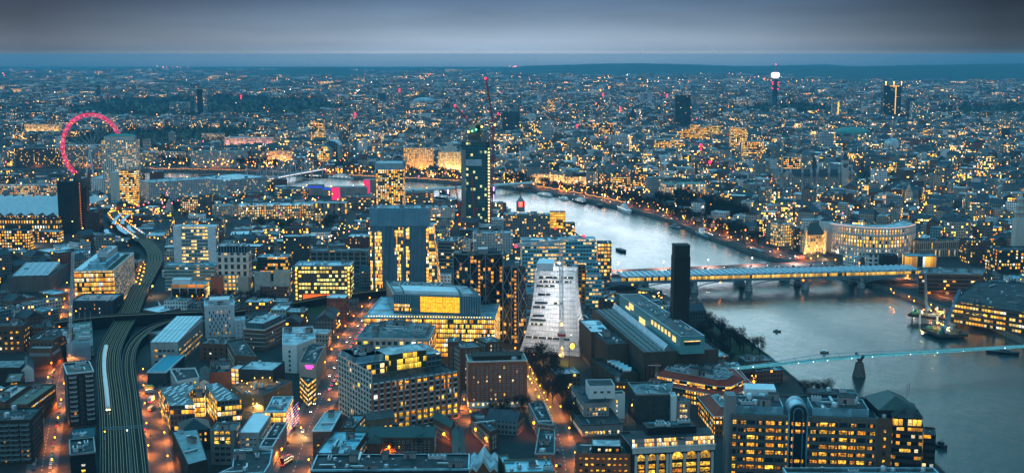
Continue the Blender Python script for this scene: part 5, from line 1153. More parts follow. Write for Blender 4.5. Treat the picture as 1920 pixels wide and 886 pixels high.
tower(822,866,452,530,'curved_office','pale curved glass office between striped tower and braced towers','office block',facade('pale band facade',(.25,.26,.26),bw=3,fh=3.6,wx=1.1,wy=.5,lit=.12,power=1.5),RFP,depth=1.8,rot=-.25,yb=500,units=4)
tower(858,882,450,520,'white_stair_block','slim pale block left of the braced black tower','building',WHG,RFP,depth=.8)
tower(826,846,515,580,'white_stair_block','white slotted block at the foot of the striped tower','building',WHG,RFP,depth=.8)
# left half, middle distance
HOS=facade('hospital facade',(.5,.58,.6),bw=3.1,fh=3.8,wx=.86,wy=.55,lit=.62,power=1.7,cluster=1.1,glass=(.06,.14,.16),warm=[(0,(1,.5,.08)),(1,(1,.7,.25))])
r,P,h=tower(329,407,424,520,'glass_slab','pale slab office with bright gold floors and banded end walls','office block',HOS,RFW,depth=.32,units=6,yb=502,mark='gold-floored slab office',band=RFW)
k=MB()
for s in(0,1):
 p=P[0].lerp(P[1],.09 if s==0 else .91)+Vector((0,-.6));k.box((p.x,p.y,h/2),((P[1]-P[0]).length*.19,1.4,h))
k.build('end_wall',mat('banded_panel',(.62,.68,.72),.6),r)
r,P,h=tower(310,406,497,545,'long_annex','long banded glass annex in front of the gold-floored slab office','office block',facade('banded annex facade',(.22,.33,.35),bw=3,fh=3.6,wx=1.1,wy=.45,lit=.12,power=1.3,glass=(.05,.14,.16)),RFZ,depth=.35,units=7,yb=530)
r,P,h=tower(322,386,533,562,'lit_pavilion','black pavilion with white frames and gold double-height windows','building',facade('pavilion facade',(.55,.57,.56),bw=8.2,fh=12,wx=.9,wy=.92,lit=.8,power=1.4,cluster=.2,glass=(.03,.04,.04)),RFP,depth=.5,bays=8.2,units=2)
k=MB();c=sum(P,Vector((0,0)))/4;k.box((c.x-8,c.y,h+2),(18,9,5));k.build('plant_floor',RFW,r)
tower(396,420,518,552,'brick_gable','blank red brick block between the lit pavilion and yellow-windowed flats','building',BRKR,RFD,depth=.7,units=1)
tower(420,446,517,552,'yellow_flats','cream block with yellow square windows below the chequered white office','flats',facade('cream flats facade',(.45,.42,.34),bw=4.2,fh=4.0,wx=.55,wy=.55,lit=.8,power=1.8),RFP,depth=.6,bays=4.2,units=2)
tower(446,466,519,556,'cream_block','plain cream and brick block beside the yellow-windowed flats','building',mat('cream_render',(0,0,0)),RFP,depth=.6,units=1)
CHQ=facade('chequered facade',(.7,.67,.62),bw=6.4,fh=7.2,wx=.5,wy=.66,lit=.06,power=1.6,glass=(.03,.05,.055))
r,P,h=tower(408,468,474,545,'chequered_office','white office with chequered dark windows and a glazed attic','office block',CHQ,RFW,depth=.5,bays=6.4,units=3,yb=520,mark='chequered white office')
k=MB();k.prism(inset(ccw(P),1.5),h-.5,h+7,top=False,whole=3);k.build('attic',facade('dark attic facade',(.2,.3,.33),bw=3,fh=8,wx=.75,wy=.85,lit=.03,glass=(.02,.04,.05)),r);k=MB();roof_flat(k,inset(ccw(P),1.3),h+7.1,.6,0,1);k.build('roof',[RFW,RFZ],r);roof_units(r,inset(ccw(P),3),h+6.4,9,('duct','chiller'),1.4)
STP=facade('dark stepped facade',(.04,.05,.045),bw=2.6,fh=3.6,wx=.85,wy=.7,lit=.3,power=1.4,cluster=1.2,glass=(.02,.03,.03))
r,P,h=tower(484,542,482,552,'stepped_glass_office','dark glass office with white stone shoulders and blue rooftop plant','office block',STP,RFZ,depth=.7,bays=2.6,units=8,yb=535,mark='dark stepped office')
k=MB();k.box((P[0].x+6,P[0].y-3,11),(16,7,26));k.box((P[1].x-6,P[1].y-3,12),(16,7,27));k.box(((P[0].x+P[1].x)/2,P[0].y-3.2,7),(24,6,14));k.build('stone_shoulder',mat('stone_panel',(.4,.4,.37),.8),r)
tower(488,540,537,556,'brick_range','low red brick range in front of the dark stepped office','building',facade('red range facade',(.16,.06,.045),bw=3.4,fh=3.6,wx=.4,wy=.5,lit=.12,power=1.4),RFS,depth=.4,units=1)
r,P,h=tower(555,658,497,566,'red_brick_office','red brick office with yellow-green glass bands and an orange-lit base','office block',facade('band brick facade',(.15,.055,.04),bw=3.0,fh=4.0,wx=.8,wy=.55,lit=.55,power=1.6,cluster=.8,glass=(.06,.12,.11),warm=[(0,(1,.55,.06)),(1,(.85,1,.35))]),RFZ,depth=.45,units=9,yb=552,mark='red brick banded office',band=RFZ)
for x in(.02,.97):
 k=MB();p=P[0].lerp(P[1],x)+Vector((0,-.7));k.box((p.x,p.y,h*.45),(3.4,1.2,h*.9));k.build('brick_pier',BRKR,r);k=MB()
 for i in range(8):k.box((p.x,p.y-.7,4+i*4),(1.6,.3,2.4))
 k.build('stair_light',glow('stair_gold',(1,.6,.08),1.8,'NONE'),r)
k=MB();p,q=P[0].lerp(P[1],.13),P[0].lerp(P[1],.7);k.side(p+Vector((0,-.5)),q+Vector((0,-.5)),2,8);k.build('orange_wash_glow',glow('orange_wash',(1,.16,.02),.9,'NONE',.3),r)  # glowing sheet stands in for orange lamplight on the base
tower(532,580,443,500,'dark_flats','dark tower block of flats speckled with orange windows','flats',facade('dark flats facade',(.05,.055,.055),bw=3.0,fh=3.0,wx=.4,wy=.5,lit=.12,power=2.2),RFP,depth=.5,units=3,mark='dark speckled flats')
tower(583,690,470,505,'grey_college','grey concrete-framed college building left of the striped tower','building',facade('framed facade',(.2,.21,.21),bw=7,fh=5,wx=.78,wy=.75,lit=.04,glass=(.05,.06,.06)),RFG,depth=.3,units=7)
tower(655,692,443,480,'drum_hall','pale-roofed curved hall with a brick band left of the striped tower','building',MATS['red range facade'],RFW,depth=.8,units=3)
SH=facade('shell grid facade',(.62,.6,.55),bw=3.3,fh=3.5,wx=.48,wy=.55,lit=.32,power=1.9,cluster=.4)
r,P,h=tower(191,258,263,372,'stone_tower','broad pale stone tower with gold windows in front of the pink wheel','tower block',SH,RFC,depth=.5,rot=.12,yb=322,mark='pale stone tower',units=2)
k=MB();c=sum(P,Vector((0,0)))/4;k.prism([c+(p-c)*.86 for p in ccw(P)],h,h+6,top=False);k.build('attic',STONE,r);rr,_,_=roof_pitched([c+(p-c)*.86 for p in ccw(P)],h+6,4,hip=.9);rr.build('roof',[RFC,STONE],r)
SHL=facade('pale slab facade',(.66,.7,.72),bw=3.0,fh=3.5,wx=.55,wy=.55,lit=.08,power=1.6,glass=(.05,.09,.1))
P=Q((259,338),(278.5,342),(341,325),35);bld('slab_block','long pale slab block with a plain grid of windows right of the stone tower','office block',P,35,SHL,RFP,bays=3.0,units=5,yb=382,mark='pale slab block')
P=Q((364,332),(423,338),(506,331),27);bld('slab_block','pale L-shaped slab block with blue roof storey near the river','office block',P,27,SHL,RFZ,bays=3.0,units=9,yb=367,mark='L-shaped slab block')
P=Q((170,334),(209,334),(212,326),33);bld('slab_block','pale gridded block between the dark tower and the gold-lit slab','office block',P,33,SHL,RFZ,bays=3.0,units=3,yb=362)
r,P,h=tower(226,257,319,385,'gold_slab','tall slab with a glowing gold gridded face and blank pale end','office block',facade('gold slab facade',(.25,.22,.17),bw=3.0,fh=3.5,wx=.85,wy=.6,lit=.85,power=1.8,cluster=.4),RFD,depth=.6,mark='gold-faced slab')
k=MB();a=P[0]+Vector((-.5,0));k.box((a.x-7,a.y+8,h*.47),(15,16,h*.94));k.build('end_wall',STONE,r)
r,P,h=tower(111.5,153,340,438,'dark_tower','almost black tower with fine vertical ribs and one orange light line','tower block',facade('black rib facade',(.022,.026,.028),bw=2.0,fh=3.4,wx=.5,wy=1.2,lit=0.0,glass=(.01,.012,.014),rough=.5),RFD,depth=.55,bays=2.0,mark='black ribbed tower')
k=MB();p=P[1]+Vector((.6,-.2))
for i in range(20):k.box((p.x,p.y,4+i*h/21),(1.2,.6,1.6))
k.build('stair_light',glow('stair_orange',(1,.25,.02),.7,'NONE'),r)
tower(153.5,166,350,437,'dark_tower','narrow black stair tower attached to the black ribbed tower','tower block',MATS['black rib facade'],RFD,depth=1.2,bays=2.0)
tower(160,188,398,438,'dark_block','lower black block at the foot of the black ribbed tower','building',MATS['black rib facade'],RFD,depth=.8,bays=2.0)
P=ccw([at(*p,22).xy for p in((-60,402),(112,400),(112,368),(-60,368))]);r=bld('station_shed','wide station shed under a ridged grey roof left of the black tower','station',P,20,facade('station facade',(.10,.085,.07),bw=3.4,fh=5,wx=.5,wy=.6,lit=.6,power=1.8),RFG,units=0,yb=435,mark='ridged station shed')
k=MB();x0,x1=min(p.x for p in P),max(p.x for p in P);y0,y1=min(p.y for p in P),max(p.y for p in P);n=15
for i in range(n):
 xa,xb=x0+(x1-x0)*i/n,x0+(x1-x0)*(i+1)/n;xm=xa+(xb-xa)*.68
 k.quad((xa,y0,20),(xm,y0,25),(xm,y1,25),(xa,y1,20),0);k.quad((xm,y0,25),(xb,y0,20),(xb,y1,20),(xm,y1,25),1);k.add([(xa,y0,20),(xb,y0,20),(xm,y0,25)],[(0,1,2)],0)
k.build('roof_ridges',[mat('shed_roof',(.13,.15,.16),.7,var=.2),RFW],r)
tower(-20,112,408,440,'brick_frontage','brick station frontage with a long row of amber arched windows','building',facade('arch row facade',(.10,.07,.05),bw=3.6,fh=7,wx=.5,wy=.55,lit=.65,power=1.5,cluster=.2),RFD,depth=.12,bays=3.6,units=3)
tower(-10,110,347,372,'glass_offices','low pale glass offices behind the ridged station shed','office block',facade('pale lit facade',(.3,.33,.35),bw=2.6,fh=3.5,wx=.7,wy=.6,lit=.5,power=1.3),RFP,depth=.15,units=8)
tower(-15,55,432,470,'amber_block','dark office with a dense grid of amber windows at the far left','office block',facade('amber grid facade',(.05,.045,.04),bw=3.2,fh=3.6,wx=.6,wy=.6,lit=.8,power=1.9,cluster=.6),RFD,depth=.4,bays=3.2,units=3)
tower(70,112,434,455,'amber_block','low pavilion with a strip of gold windows under the black ribbed tower','building',MATS['amber grid facade'],RFP,depth=.5,bays=3.2,units=3)
tower(181,213,440,488,'flats_slab','slab of flats with one column of orange landings behind the glass office','flats',facade('flats slab facade',(.2,.21,.21),bw=3.2,fh=3.0,wx=.6,wy=.5,lit=.15,power=1.8),RFG,depth=.5,units=1)
tower(339,372,367,402,'curved_flats','rounded block with one yellow-lit corner near the roundabout','flats',facade('curved flats facade',(.26,.24,.2),bw=3,fh=3.3,wx=.6,wy=.55,lit=.5,power=1.8),RFZ,depth=.8,units=4)
tower(372,398,366,402,'curved_flats','dark half of the rounded block near the roundabout','flats',facade('curved dark facade',(.12,.13,.13),bw=3,fh=3.3,wx=.6,wy=.55,lit=.12,power=1.8),RFD,depth=.8,units=3)
tower(398,450,385,405,'stone_block','pale stone block with stepped attic left of the gold-lit deep block','building',facade('plain stone facade',(.42,.41,.38),bw=3.4,fh=3.6,wx=.4,wy=.5,lit=.15,power=1.6),RFP,depth=.5,units=7)
r,P,h=tower(440,584,386,412,'gold_block','deep stone block with rows of gold windows and a big blue roof','office block',facade('gold stone facade',(.36,.3,.22),bw=3.4,fh=3.7,wx=.5,wy=.55,lit=.75,power=1.8,cluster=.3),RFZ,depth=.35,rot=.14,units=16,mark='gold-windowed stone block')
tower(577,650,380,402,'low_gallery','low concrete gallery with a long pale roof near the pink fly towers','building',facade('low gallery facade',(.2,.2,.2),bw=9,fh=9,wx=.3,wy=.7,lit=.25,power=1.5),RFZ,depth=.35,units=4)
tower(574,610,400,425,'flats_range','small range of flats with yellow bays among the trees','flats',MATS['cream flats facade'],RFD,depth=.4,units=2)
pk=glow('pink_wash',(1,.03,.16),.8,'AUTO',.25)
for i,(x0,x1,t,f)in enumerate(((622,638,351,378),(682,694,337,366))):
 a,b=at(x0,f).xy,at(x1,f).xy;h=height_at(x0,t,f);r=empty('fly_tower',(*a,0),('wider concrete fly tower flood-lit hot pink, left one of the pair','narrower concrete fly tower flood-lit hot pink beside the river')[i],'theatre');claim([a,b,b+Vector((0,22)),a+Vector((0,22))],h,0,f)
 k=MB();k.prism([a,b,b+Vector((45 if i==0 else 12,4)),b+Vector((40 if i==0 else 10,24)),a+Vector((0,22))],0,h);k.build('wall',CONC,r);k=MB();k.side(a+Vector((0,-.3)),b+Vector((0,-.3)),h*.12,h);k.build('pink_flood_glow',pk,r)  # glowing sheet stands in for pink floodlight on the concrete
for(x0,x1,t,f,lab)in((575,605,348,366,'blue-lit concert hall roof beside the river'),(605,622,352,368,'second blue-lit concrete hall beside the river')):
 r,P,h=tower(x0,x1,t,f,'concert_hall',lab,'theatre',CONC,RFD,depth=.8,units=2);k=MB();k.side(P[0]+Vector((0,-.4)),P[1]+Vector((0,-.4)),h*.78,h*.95);k.build('blue_panel',glow('blue_wash',(.05,.12,1),.55,'NONE',.3),r)  # glowing strip stands in for blue light on the hall wall
for(x0,x1,t,f)in((640,700,368,384),(520,575,355,372),(757,812,360,380)):
 tower(x0,x1,t,f,'concrete_terraces',{640:'layered concrete theatre terraces below the pink fly towers',520:'low concrete hall left of the blue-lit concert halls',757:'low dark riverside block right of the warm concrete tower'}[x0],'theatre',facade('terrace facade',(.18,.175,.17),bw=4,fh=4,wx=.8,wy=.4,lit=.3,power=1.5),RFG,depth=.5,units=5)
tower(806,852,388,410,'white_blocks','white stepped studio block left of the unfinished tower','building',WHG,RFP,depth=.6,units=5)
# the north bank and the far landmarks
def curved_palace():
 pts=[(1556,474),(1575,477),(1605,481),(1640,483.5),(1675,483.5),(1702,480),(1715,475)]
 g=[at(*p).xy for p in smooth([Vector(p)for p in pts],3)];Hh=36;back=[p+Vector((-6,34))for p in g]
 c=sum(g,Vector((0,0)))/len(g);r=empty('curved_palace',(*c,0),'grand curved white stone building glowing with gold windows by the bridge','office block');claim(ccw(g+back[::-1]),Hh,0,482);MARKS.append(('curved white palace',1640,450))
 st=mat('palace_stone',(.62,.58,.56),.8,var=.1,scale=.2);n=len(g)-1;k=MB()
 for i in range(n):k.side(g[i],g[i+1],0,12,0);k.side(g[i],g[i+1],26,28.4,0);k.side(g[i],g[i+1],34,Hh,0)
 for i in range(n):k.quad((*g[i],28.4),(*g[i+1],28.4),(*(g[i+1]+Vector((0,2))),28.4),(*(g[i]+Vector((0,2))),28.4),0)
 k.add([(*p,Hh-.5)for p in g+back[::-1]],[tuple(range(2*len(g)))],1);k.side(g[-1],back[-1],0,Hh,0);k.side(back[0],g[0],0,Hh,0);k.build('wall',[st,RFP],r)
 k=MB()
 for i in range(n):o=Vector((0,1.6));k.side(g[i]+o,g[i+1]+o,12,34,0,i*40.0)
 k.build('recess',facade('palace recess facade',(.3,.2,.1),bw=2.2,fh=4.4,wx=.86,wy=.8,lit=.8,power=2.0,cluster=.3,glass=(.04,.03,.02)),r)
 for i in range(n):
  for t in(.0,.5):
   p=g[i].lerp(g[i+1],t)+Vector((0,.5));k=MB();k.tube((*p,12),(*p,26),.95,.85,10);k.box((*p,26.2),(2.4,2.2,.8));k.box((*p,31.4),(1.9,1.5,6));k.build('column',st,r)
 items=[]
 for i in range(n):
  a,b=g[i],g[i+1];ang=math.atan2((b-a).y,(b-a).x)
  for t in(.25,.75):
   p=a.lerp(b,t)
   for z in(2,7):items.append((p.x,p.y-.1,z,ang,1.5,3.2,st,WLIT[2]if rng.random()<.5 else GLD,z==7))
 windows(r,items)
 k=MB()
 for i in range(n):k.bar((*(g[i]+Vector((0,.5))),Hh+.2),(*(g[i+1]+Vector((0,.5))),Hh+.2),.7)
 flood(r,g[1],g[-2],9,16000,(1,.62,.45));k.build('cornice_light',glow('cornice_pink',(1,.5,.35),.9,'NONE'),r);roof_units(r,ccw([g[2]+Vector((0,6)),g[-3]+Vector((0,6)),back[-3],back[2]]),Hh-.5,9)
def flood(root,a,b,n,power,col,z=1.0,dist=7.0,aim=14.0):
 u=(b-a).normalized();nr=Vector((u.y,-u.x));nr=nr if nr.dot(-a)>0 else-nr;pm=parent_matrix(root).inverted()
 for i in range(n):
  p=a.lerp(b,(i+.5)/n)+nr*dist;l=bpy.data.lights.new('flood_light','SPOT');l.energy=power;l.color=col;l.spot_size=R(115);l.spot_blend=.6;l.shadow_soft_size=.5;o=bpy.data.objects.new('flood_light',l);COL.objects.link(o);o.parent=root;o.location=pm@Vector((*p,z));d=Vector((*(-nr*dist),aim));o.rotation_euler=d.to_track_quat('-Z','Y').to_euler()
  k=MB();k.box((*p,z-.4),(1.2,.8,.6));k.build('flood_lamp',DARKM,root)
def lamp_block(x0,x1,t,f,name,label,cat,F,roof,**kw):return tower(x0,x1,t,f,name,label,cat,F,roof,**kw)
curved_palace()
LIT=facade('floodlit stone facade',(.55,.45,.33),bw=3.2,fh=3.8,wx=.5,wy=.6,lit=.62,power=1.9,cluster=.3)
PST=facade('pink lit stone facade',(.55,.45,.42),bw=3.2,fh=3.8,wx=.45,wy=.55,lit=.5,power=1.6,cluster=.3)
DST=facade('dim stone facade',(.34,.32,.29),bw=3.0,fh=3.6,wx=.45,wy=.55,lit=.22,power=1.7)
DBR=facade('dim brick facade',(.11,.075,.055),bw=3.0,fh=3.5,wx=.45,wy=.55,lit=.25,power=1.7)
DGL=facade('dim glass facade',(.08,.11,.12),bw=2.6,fh=3.6,wx=.85,wy=.6,lit=.3,power=1.7)
r,P,h=lamp_block(1509,1546,440,476,'school','ornate stone school with a green pyramid roof and gold arches','school',LIT,RFC,depth=.7,units=0)
flood(r,P[0],P[1],3,16000,(1,.5,.15));rr,_,_=roof_pitched(ccw(P),h,14,hip=.9);rr.build('roof',[mat('green_slate',(0,0,0)),STONE],r)
for q in P:k=MB();k.lathe((*q,0),[(2.2,0),(2.2,h+4),(2.8,h+4.2),(1.6,h+7),(.1,h+13)],8);k.build('turret',STONE,r)
lamp_block(1450,1489,421,462,'corner_block','lit stone office left of the green-roofed school','office block',LIT,RFP,depth=.9,rot=.3,units=4)
lamp_block(1488,1508,428,470,'brick_block','red brick block between the lit office and the green-roofed school','building',DBR,RFD,depth=1.0,units=2)
lamp_block(1716,1812,452,482,'columned_block','long low stone block with close-set columns right of the curved palace','office block',facade('column facade',(.4,.33,.26),bw=2.4,fh=9,wx=.5,wy=.8,lit=.12,power=1.2,glass=(.08,.06,.05)),RFD,depth=.4,rot=.1,units=4)
lamp_block(1810,1865,452,494,'brick_office','brown brick office with scattered gold windows right of the columned block','office block',DBR,RFD,depth=.7,rot=.1,units=4)
lamp_block(1866,1960,470,512,'brick_office','dark office with amber windows at the right frame edge above the road','office block',facade('dark edge facade',(.05,.05,.045),bw=3.2,fh=3.8,wx=.6,wy=.6,lit=.4,power=1.7),RFD,depth=.6,rot=.1,units=4)
P=ccw([at(*p,22).xy for p in((1785,560),(1960,586),(1975,528),(1830,522))]);bld('low_office','sprawling dark low office with amber ribbon windows behind the quay road','office block',P,20,facade('ribbon amber facade',(.07,.05,.04),bw=2.8,fh=4.6,wx=.8,wy=.45,lit=.5,power=1.6,cluster=1.0),RFD,units=14,yb=600,rail=False,mark='sprawling dark office')
P=ccw([at(*p,24).xy for p in((1724,508),(1842,510),(1850,499),(1735,498))]);bld('stepped_brown_block','brown terraced block with pale bands at the bridge end','office block',P,22,facade('banded brown facade',(.11,.075,.06),bw=3,fh=4,wx=1.1,wy=.45,lit=.12,power=1.6,glass=(.03,.03,.03)),RFG,units=6,yb=536,band=CONC)
lamp_block(1627,1652,478,500,'chequer_block','small white and black chequered block in front of the curved palace','building',facade('chequer small facade',(.5,.52,.52),bw=6,fh=5,wx=.5,wy=.6,lit=.05),RFD,depth=.8,units=1)
lamp_block(1653,1682,478,503,'chequer_block','plain dark brown block beside the small chequered block','building',BRKD,RFD,depth=.7,units=1)
r,P,h=lamp_block(1700,1755,479,502,'station_hall','glass station hall with a blue flat canopy glowing gold inside','station',facade('station hall facade',(.3,.35,.36),bw=3,fh=14,wx=.9,wy=.85,lit=.9,power=1.1),RFZ,depth=.5,units=0)
lamp_block(1242,1327,345,376,'green_roof_palace','white riverside palace with a green roof and lit bays','office block',facade('white palace facade',(.6,.6,.56),bw=4.6,fh=4.4,wx=.5,wy=.66,lit=.35,power=1.7),RFC,depth=.5,rot=.16,units=5,mark='green-roofed palace')
lamp_block(1210,1240,333,362,'ribbed_white_block','white slab with horizontal ribs left of the green-roofed palace','office block',facade('white rib facade',(.5,.55,.57),bw=3,fh=3.4,wx=1.1,wy=.5,lit=.06),RFP,depth=.7,rot=.2,units=3)
lamp_block(1146,1182,333,358,'amber_office','dark office with amber floors above the far embankment','office block',facade('amber floors facade',(.07,.07,.065),bw=2.8,fh=3.6,wx=.85,wy=.6,lit=.7,power=1.7,cluster=.8),RFD,depth=.7,rot=.15,units=3,mark='amber embankment office')
lamp_block(1118,1146,325,353,'glass_block','dark glass riverside office with a slanted blue front','office block',DGL,RFD,depth=.7,rot=.15,units=2)
lamp_block(1182,1206,318,352,'dark_block','taller dark office right of the amber embankment office','office block',DGL,RFD,depth=.7,units=2)
r,P,h=lamp_block(995,1060,327,345,'lit_palace','long stone palace floodlit gold at its base along the embankment','palace',LIT,RFG,depth=.3,rot=-.1,units=4,mark='floodlit long palace');flood(r,P[0],P[1],7,15000,(1,.55,.2))
r,P,h=lamp_block(1060,1100,332,350,'lit_palace','right wing of the floodlit palace on the far embankment','palace',LIT,RFG,depth=.3,rot=-.1,units=3);flood(r,P[0],P[1],4,15000,(1,.55,.2))
r,P,h=lamp_block(757,812,277,322,'lit_hotel','tall stone hotel front flood-lit orange behind the far bank','hotel',facade('orange stone facade',(.55,.38,.2),bw=4,fh=3.8,wx=.4,wy=.6,lit=.75,power=2.0,cluster=.2,warm=[(0,(1,.4,.05)),(1,(1,.6,.2))]),RFG,depth=.4,units=3,mark='orange flood-lit hotel');flood(r,P[0],P[1],6,34000,(1,.42,.12),aim=24)
r,P,h=lamp_block(822,866,285,322,'lit_hotel','creamy flood-lit stepped building left of the unfinished tower','hotel',facade('cream lit facade',(.6,.5,.33),bw=3,fh=3.6,wx=.45,wy=.55,lit=.9,power=1.9,cluster=.1),RFP,depth=.4,units=1,mark='creamy stepped hotel')
flood(r,P[0],P[1],5,34000,(1,.62,.25),aim=24);k=MB();c=sum(P,Vector((0,0)))/4;k.box((c.x,c.y,h+5),(26,12,11));k.box((c.x,c.y,h+14),(12,8,8));k.build('stepped_attic',STONE,r)
def arched_station():
 for i,(x0,x1,t,f,lab)in enumerate(((593,620,273,304,'glazed arched station front glowing yellow at the river'),(606,636,264,302,'larger dark glass arch behind the glowing station front'))):
  a,b=at(x0,f).xy,at(x1,f).xy;w=(b-a).length;h=height_at(x0,t,f);m=(a+b)/2;r=empty('station_arch',(*m,0),lab,'station');claim([a,b,b+Vector((0,60)),a+Vector((0,60))],h,0,f)
  N_=14;arc=[(w/2*math.cos(math.pi*j/N_),h-w/2*.8+w/2*.8*math.sin(math.pi*j/N_))for j in range(N_+1)]
  k=MB();ring=[(-w/2,0),(w/2,0)]+arc;k.add([(m.x+x,m.y+1,z)for x,z in ring],[tuple(range(len(ring)))],0,[[(x+80,z)for x,z in ring]])
  k.build('glass_front',facade('arch glass facade',(.12,.25,.26),bw=5,fh=5,wx=.8,wy=.8,lit=.8,power=1.6)if i==0 else facade('arch dark facade',(.14,.26,.3),bw=5,fh=5,wx=.8,wy=.8,lit=.15,power=1.4),r)
  k=MB()
  for(xa,za),(xb,zb)in zip(arc,arc[1:]):k.quad((m.x+xa,m.y,za),(m.x+xb,m.y,zb),(m.x+xb,m.y+60,zb),(m.x+xa,m.y+60,za));k.bar((m.x+xa,m.y-.5,za),(m.x+xb,m.y-.5,zb),2.4)
  for s in(-1,1):k.box((m.x+s*w/2,m.y+20,h*.4),(5,44,h*.8))
  k.build('arch_roof',mat('arch_zinc',(.22,.36,.4),.5),r)
arched_station()
lamp_block(700,757,303,324,'round_block','low pale riverside block with a curved colonnade','building',facade('pale colonnade facade',(.42,.48,.5),bw=4,fh=12,wx=.4,wy=.7,lit=.15,power=1.5),RFZ,depth=.4,units=2)
FT=[(365,387,167,217,'pale hotel tower with a dark centre rising from the park','pale far facade',(.3,.38,.42)),(1014,1038,227,262,'small white windowless-looking tower in the middle distance','white far facade',(.6,.66,.7)),(1015,1028,180,212,'left pale wing of the lit twin towers','pale far facade',None),(1040,1051,187,212,'right pale wing of the lit twin towers','pale far facade',None),(1028,1040,186,212,'orange-lit middle of the twin towers','amber far facade',(.2,.17,.13)),(1200,1208,175,197,'left pale twin of two far towers','white far facade',None),(1214,1222,175,197,'right pale twin of two far towers','white far facade',None),(1265,1294,179,246,'lone broad dark tower above the rooftops','dark far facade',(.03,.05,.06)),(1655,1688,160,222,'tallest dark tower on the right with a gold light line','dark green far facade',(.02,.035,.03)),(1700,1717,184,222,'black tower behind the turquoise glass block','dark far facade',None),(1710,1743,190,228,'turquoise glass hospital block on the right','teal far facade',(.12,.33,.38)),(1561,1590,188,217,'pale block with one gold vertical light','pale far facade',None),(1872,1884,150,174,'distant grey flats tower at the far right','pale far facade',None),(1820,1832,152,172,'fainter distant flats tower at the right','pale far facade',None),(1009,1022,160,178,'distant pale tower left of the far hill','pale far facade',None),(1079,1088,160,172,'farther faint tower beneath the hill','pale far facade',None),(540,556,225,262,'mid-grey block in the left middle distance','pale far facade',None),(583,608,226,266,'amber gridded block near the arched station','amber far facade',None),(628,650,164,178,'square pale block far beyond the park','pale far facade',None),(942,975,210,250,'dark tower block right of the slewing crane','dark far facade',None),(663,670,262,304,'blue glass office slab by the arched station','teal far facade',None),(1263,1271,155,168,'first of three thin distant towers','white far facade',None),(1276,1282,155,168,'second of three thin distant towers','white far facade',None),(1289,1295,155,168,'third of three thin distant towers','white far facade',None),(1370,1400,160+80,276,'lit honeycomb office right of the red-lit offices','amber far facade',None),(1397,1427,235,268,'blue-grey slab with small square windows','teal far facade',None),(1393,1432,265,298,'broad warm-windowed office above the clock-tower courts','amber far facade',None),(1468,1502,295,324,'rounded bright office with white fins','amber far facade',None),(1537,1563,250,278,'ribbed white slab block on the right','white far facade',None),(1142,1178,254,274,'white flood-lit hall with a pink end','white far facade',None),(1123,1150,231,256,'dark block with scattered orange rooms','dim far facade',(.06,.06,.06)),(1230,1281,262,280,'long orange-windowed office below the lone dark tower','amber far facade',None),(180,188,160,182,'thin dark tower above the pink wheel','dark far facade',None),(318,352,192,212,'pale hotel block left of the park tower','pale far facade',None)]
FFW={}
for x0,x1,t,f,lab,key,col in FT:
 if key not in FFW:
  lit={'amber far facade':.75,'dark far facade':.015,'dark green far facade':.06,'teal far facade':.16,'white far facade':.03,'dim far facade':.4,'pale far facade':.08}[key]
  FFW[key]=facade(key,col or(.3,.35,.38),bw=4.0,fh=4.0,wx=.6,wy=.55,lit=lit,power=2.4)
 r,P,h=tower(x0,x1,t,f,'far_tower',lab,'tower block',FFW[key],RFP if 'dark' not in key else RFD,depth=.5,units=2,mark={1265:'lone dark tower',1655:'tallest right-hand tower',365:'park tower',1710:'turquoise hospital block',1014:'small white tower'}.get(x0))
 if x0==1265:
  k=MB()
  for i in range(28):p=P[0].lerp(P[1],(i+.5)/28)+Vector((0,-.4));k.box((p.x,p.y,h/2),(.6,.8,h))
  k.build('ribs',mat('dark_rib',(.05,.10,.12),.6),r)
 if x0==1655:
  k=MB();p=P[0].lerp(P[1],.68)+Vector((0,-.6));k.box((p.x,p.y,h/2),(3.0,.8,h*.96));k.build('light_strip',glow('strip_gold',(1,.5,.08),1.6,'NONE',.6),r)
  for s in(.1,.55,.98):k=MB();p=P[0].lerp(P[1],s);k.tube((*p,h),(*p,h+12),.5,n=6);k.ball((*p,h+12),1.8);k.build('mast_lamp',L_GOLD,r)
  k=MB();k.box((P[0].lerp(P[1],.6).x,P[0].y-.7,h-3),(36,.6,2.5));k.build('crown_light',MATS['strip_gold'],r)
 if x0==1561:k=MB();p=P[0].lerp(P[1],.35)+Vector((0,-.6));k.box((p.x,p.y,h*.5),(5,.8,h*.8));k.build('light_strip',MATS['strip_gold'],r)
 if x0==365:k=MB();p=P[0].lerp(P[1],.5)+Vector((0,-.6));k.box((p.x,p.y,h*.52),(22,.8,h*.96));k.build('glass_centre',GLD,r)
for i,(x0,x1,t,f,c,lab)in enumerate(((1278,1294,242,262,(.5,.10,.03),'red painted office in the far coloured cluster'),(1294,1306,234,260,(.55,.42,.04),'yellow painted office in the far coloured cluster'),(1303,1330,240,262,(.55,.2,.03),'orange painted office in the far coloured cluster'),(1326,1352,236,258,(.5,.38,.08),'olive lit office right in the far coloured cluster'))):
 tower(x0,x1,t,f,'painted_office',lab,'office block',facade('painted facade %d'%i,c,bw=3.5,fh=3.8,wx=.6,wy=.55,lit=.7,power=2.2),RFG,depth=.6,units=2)
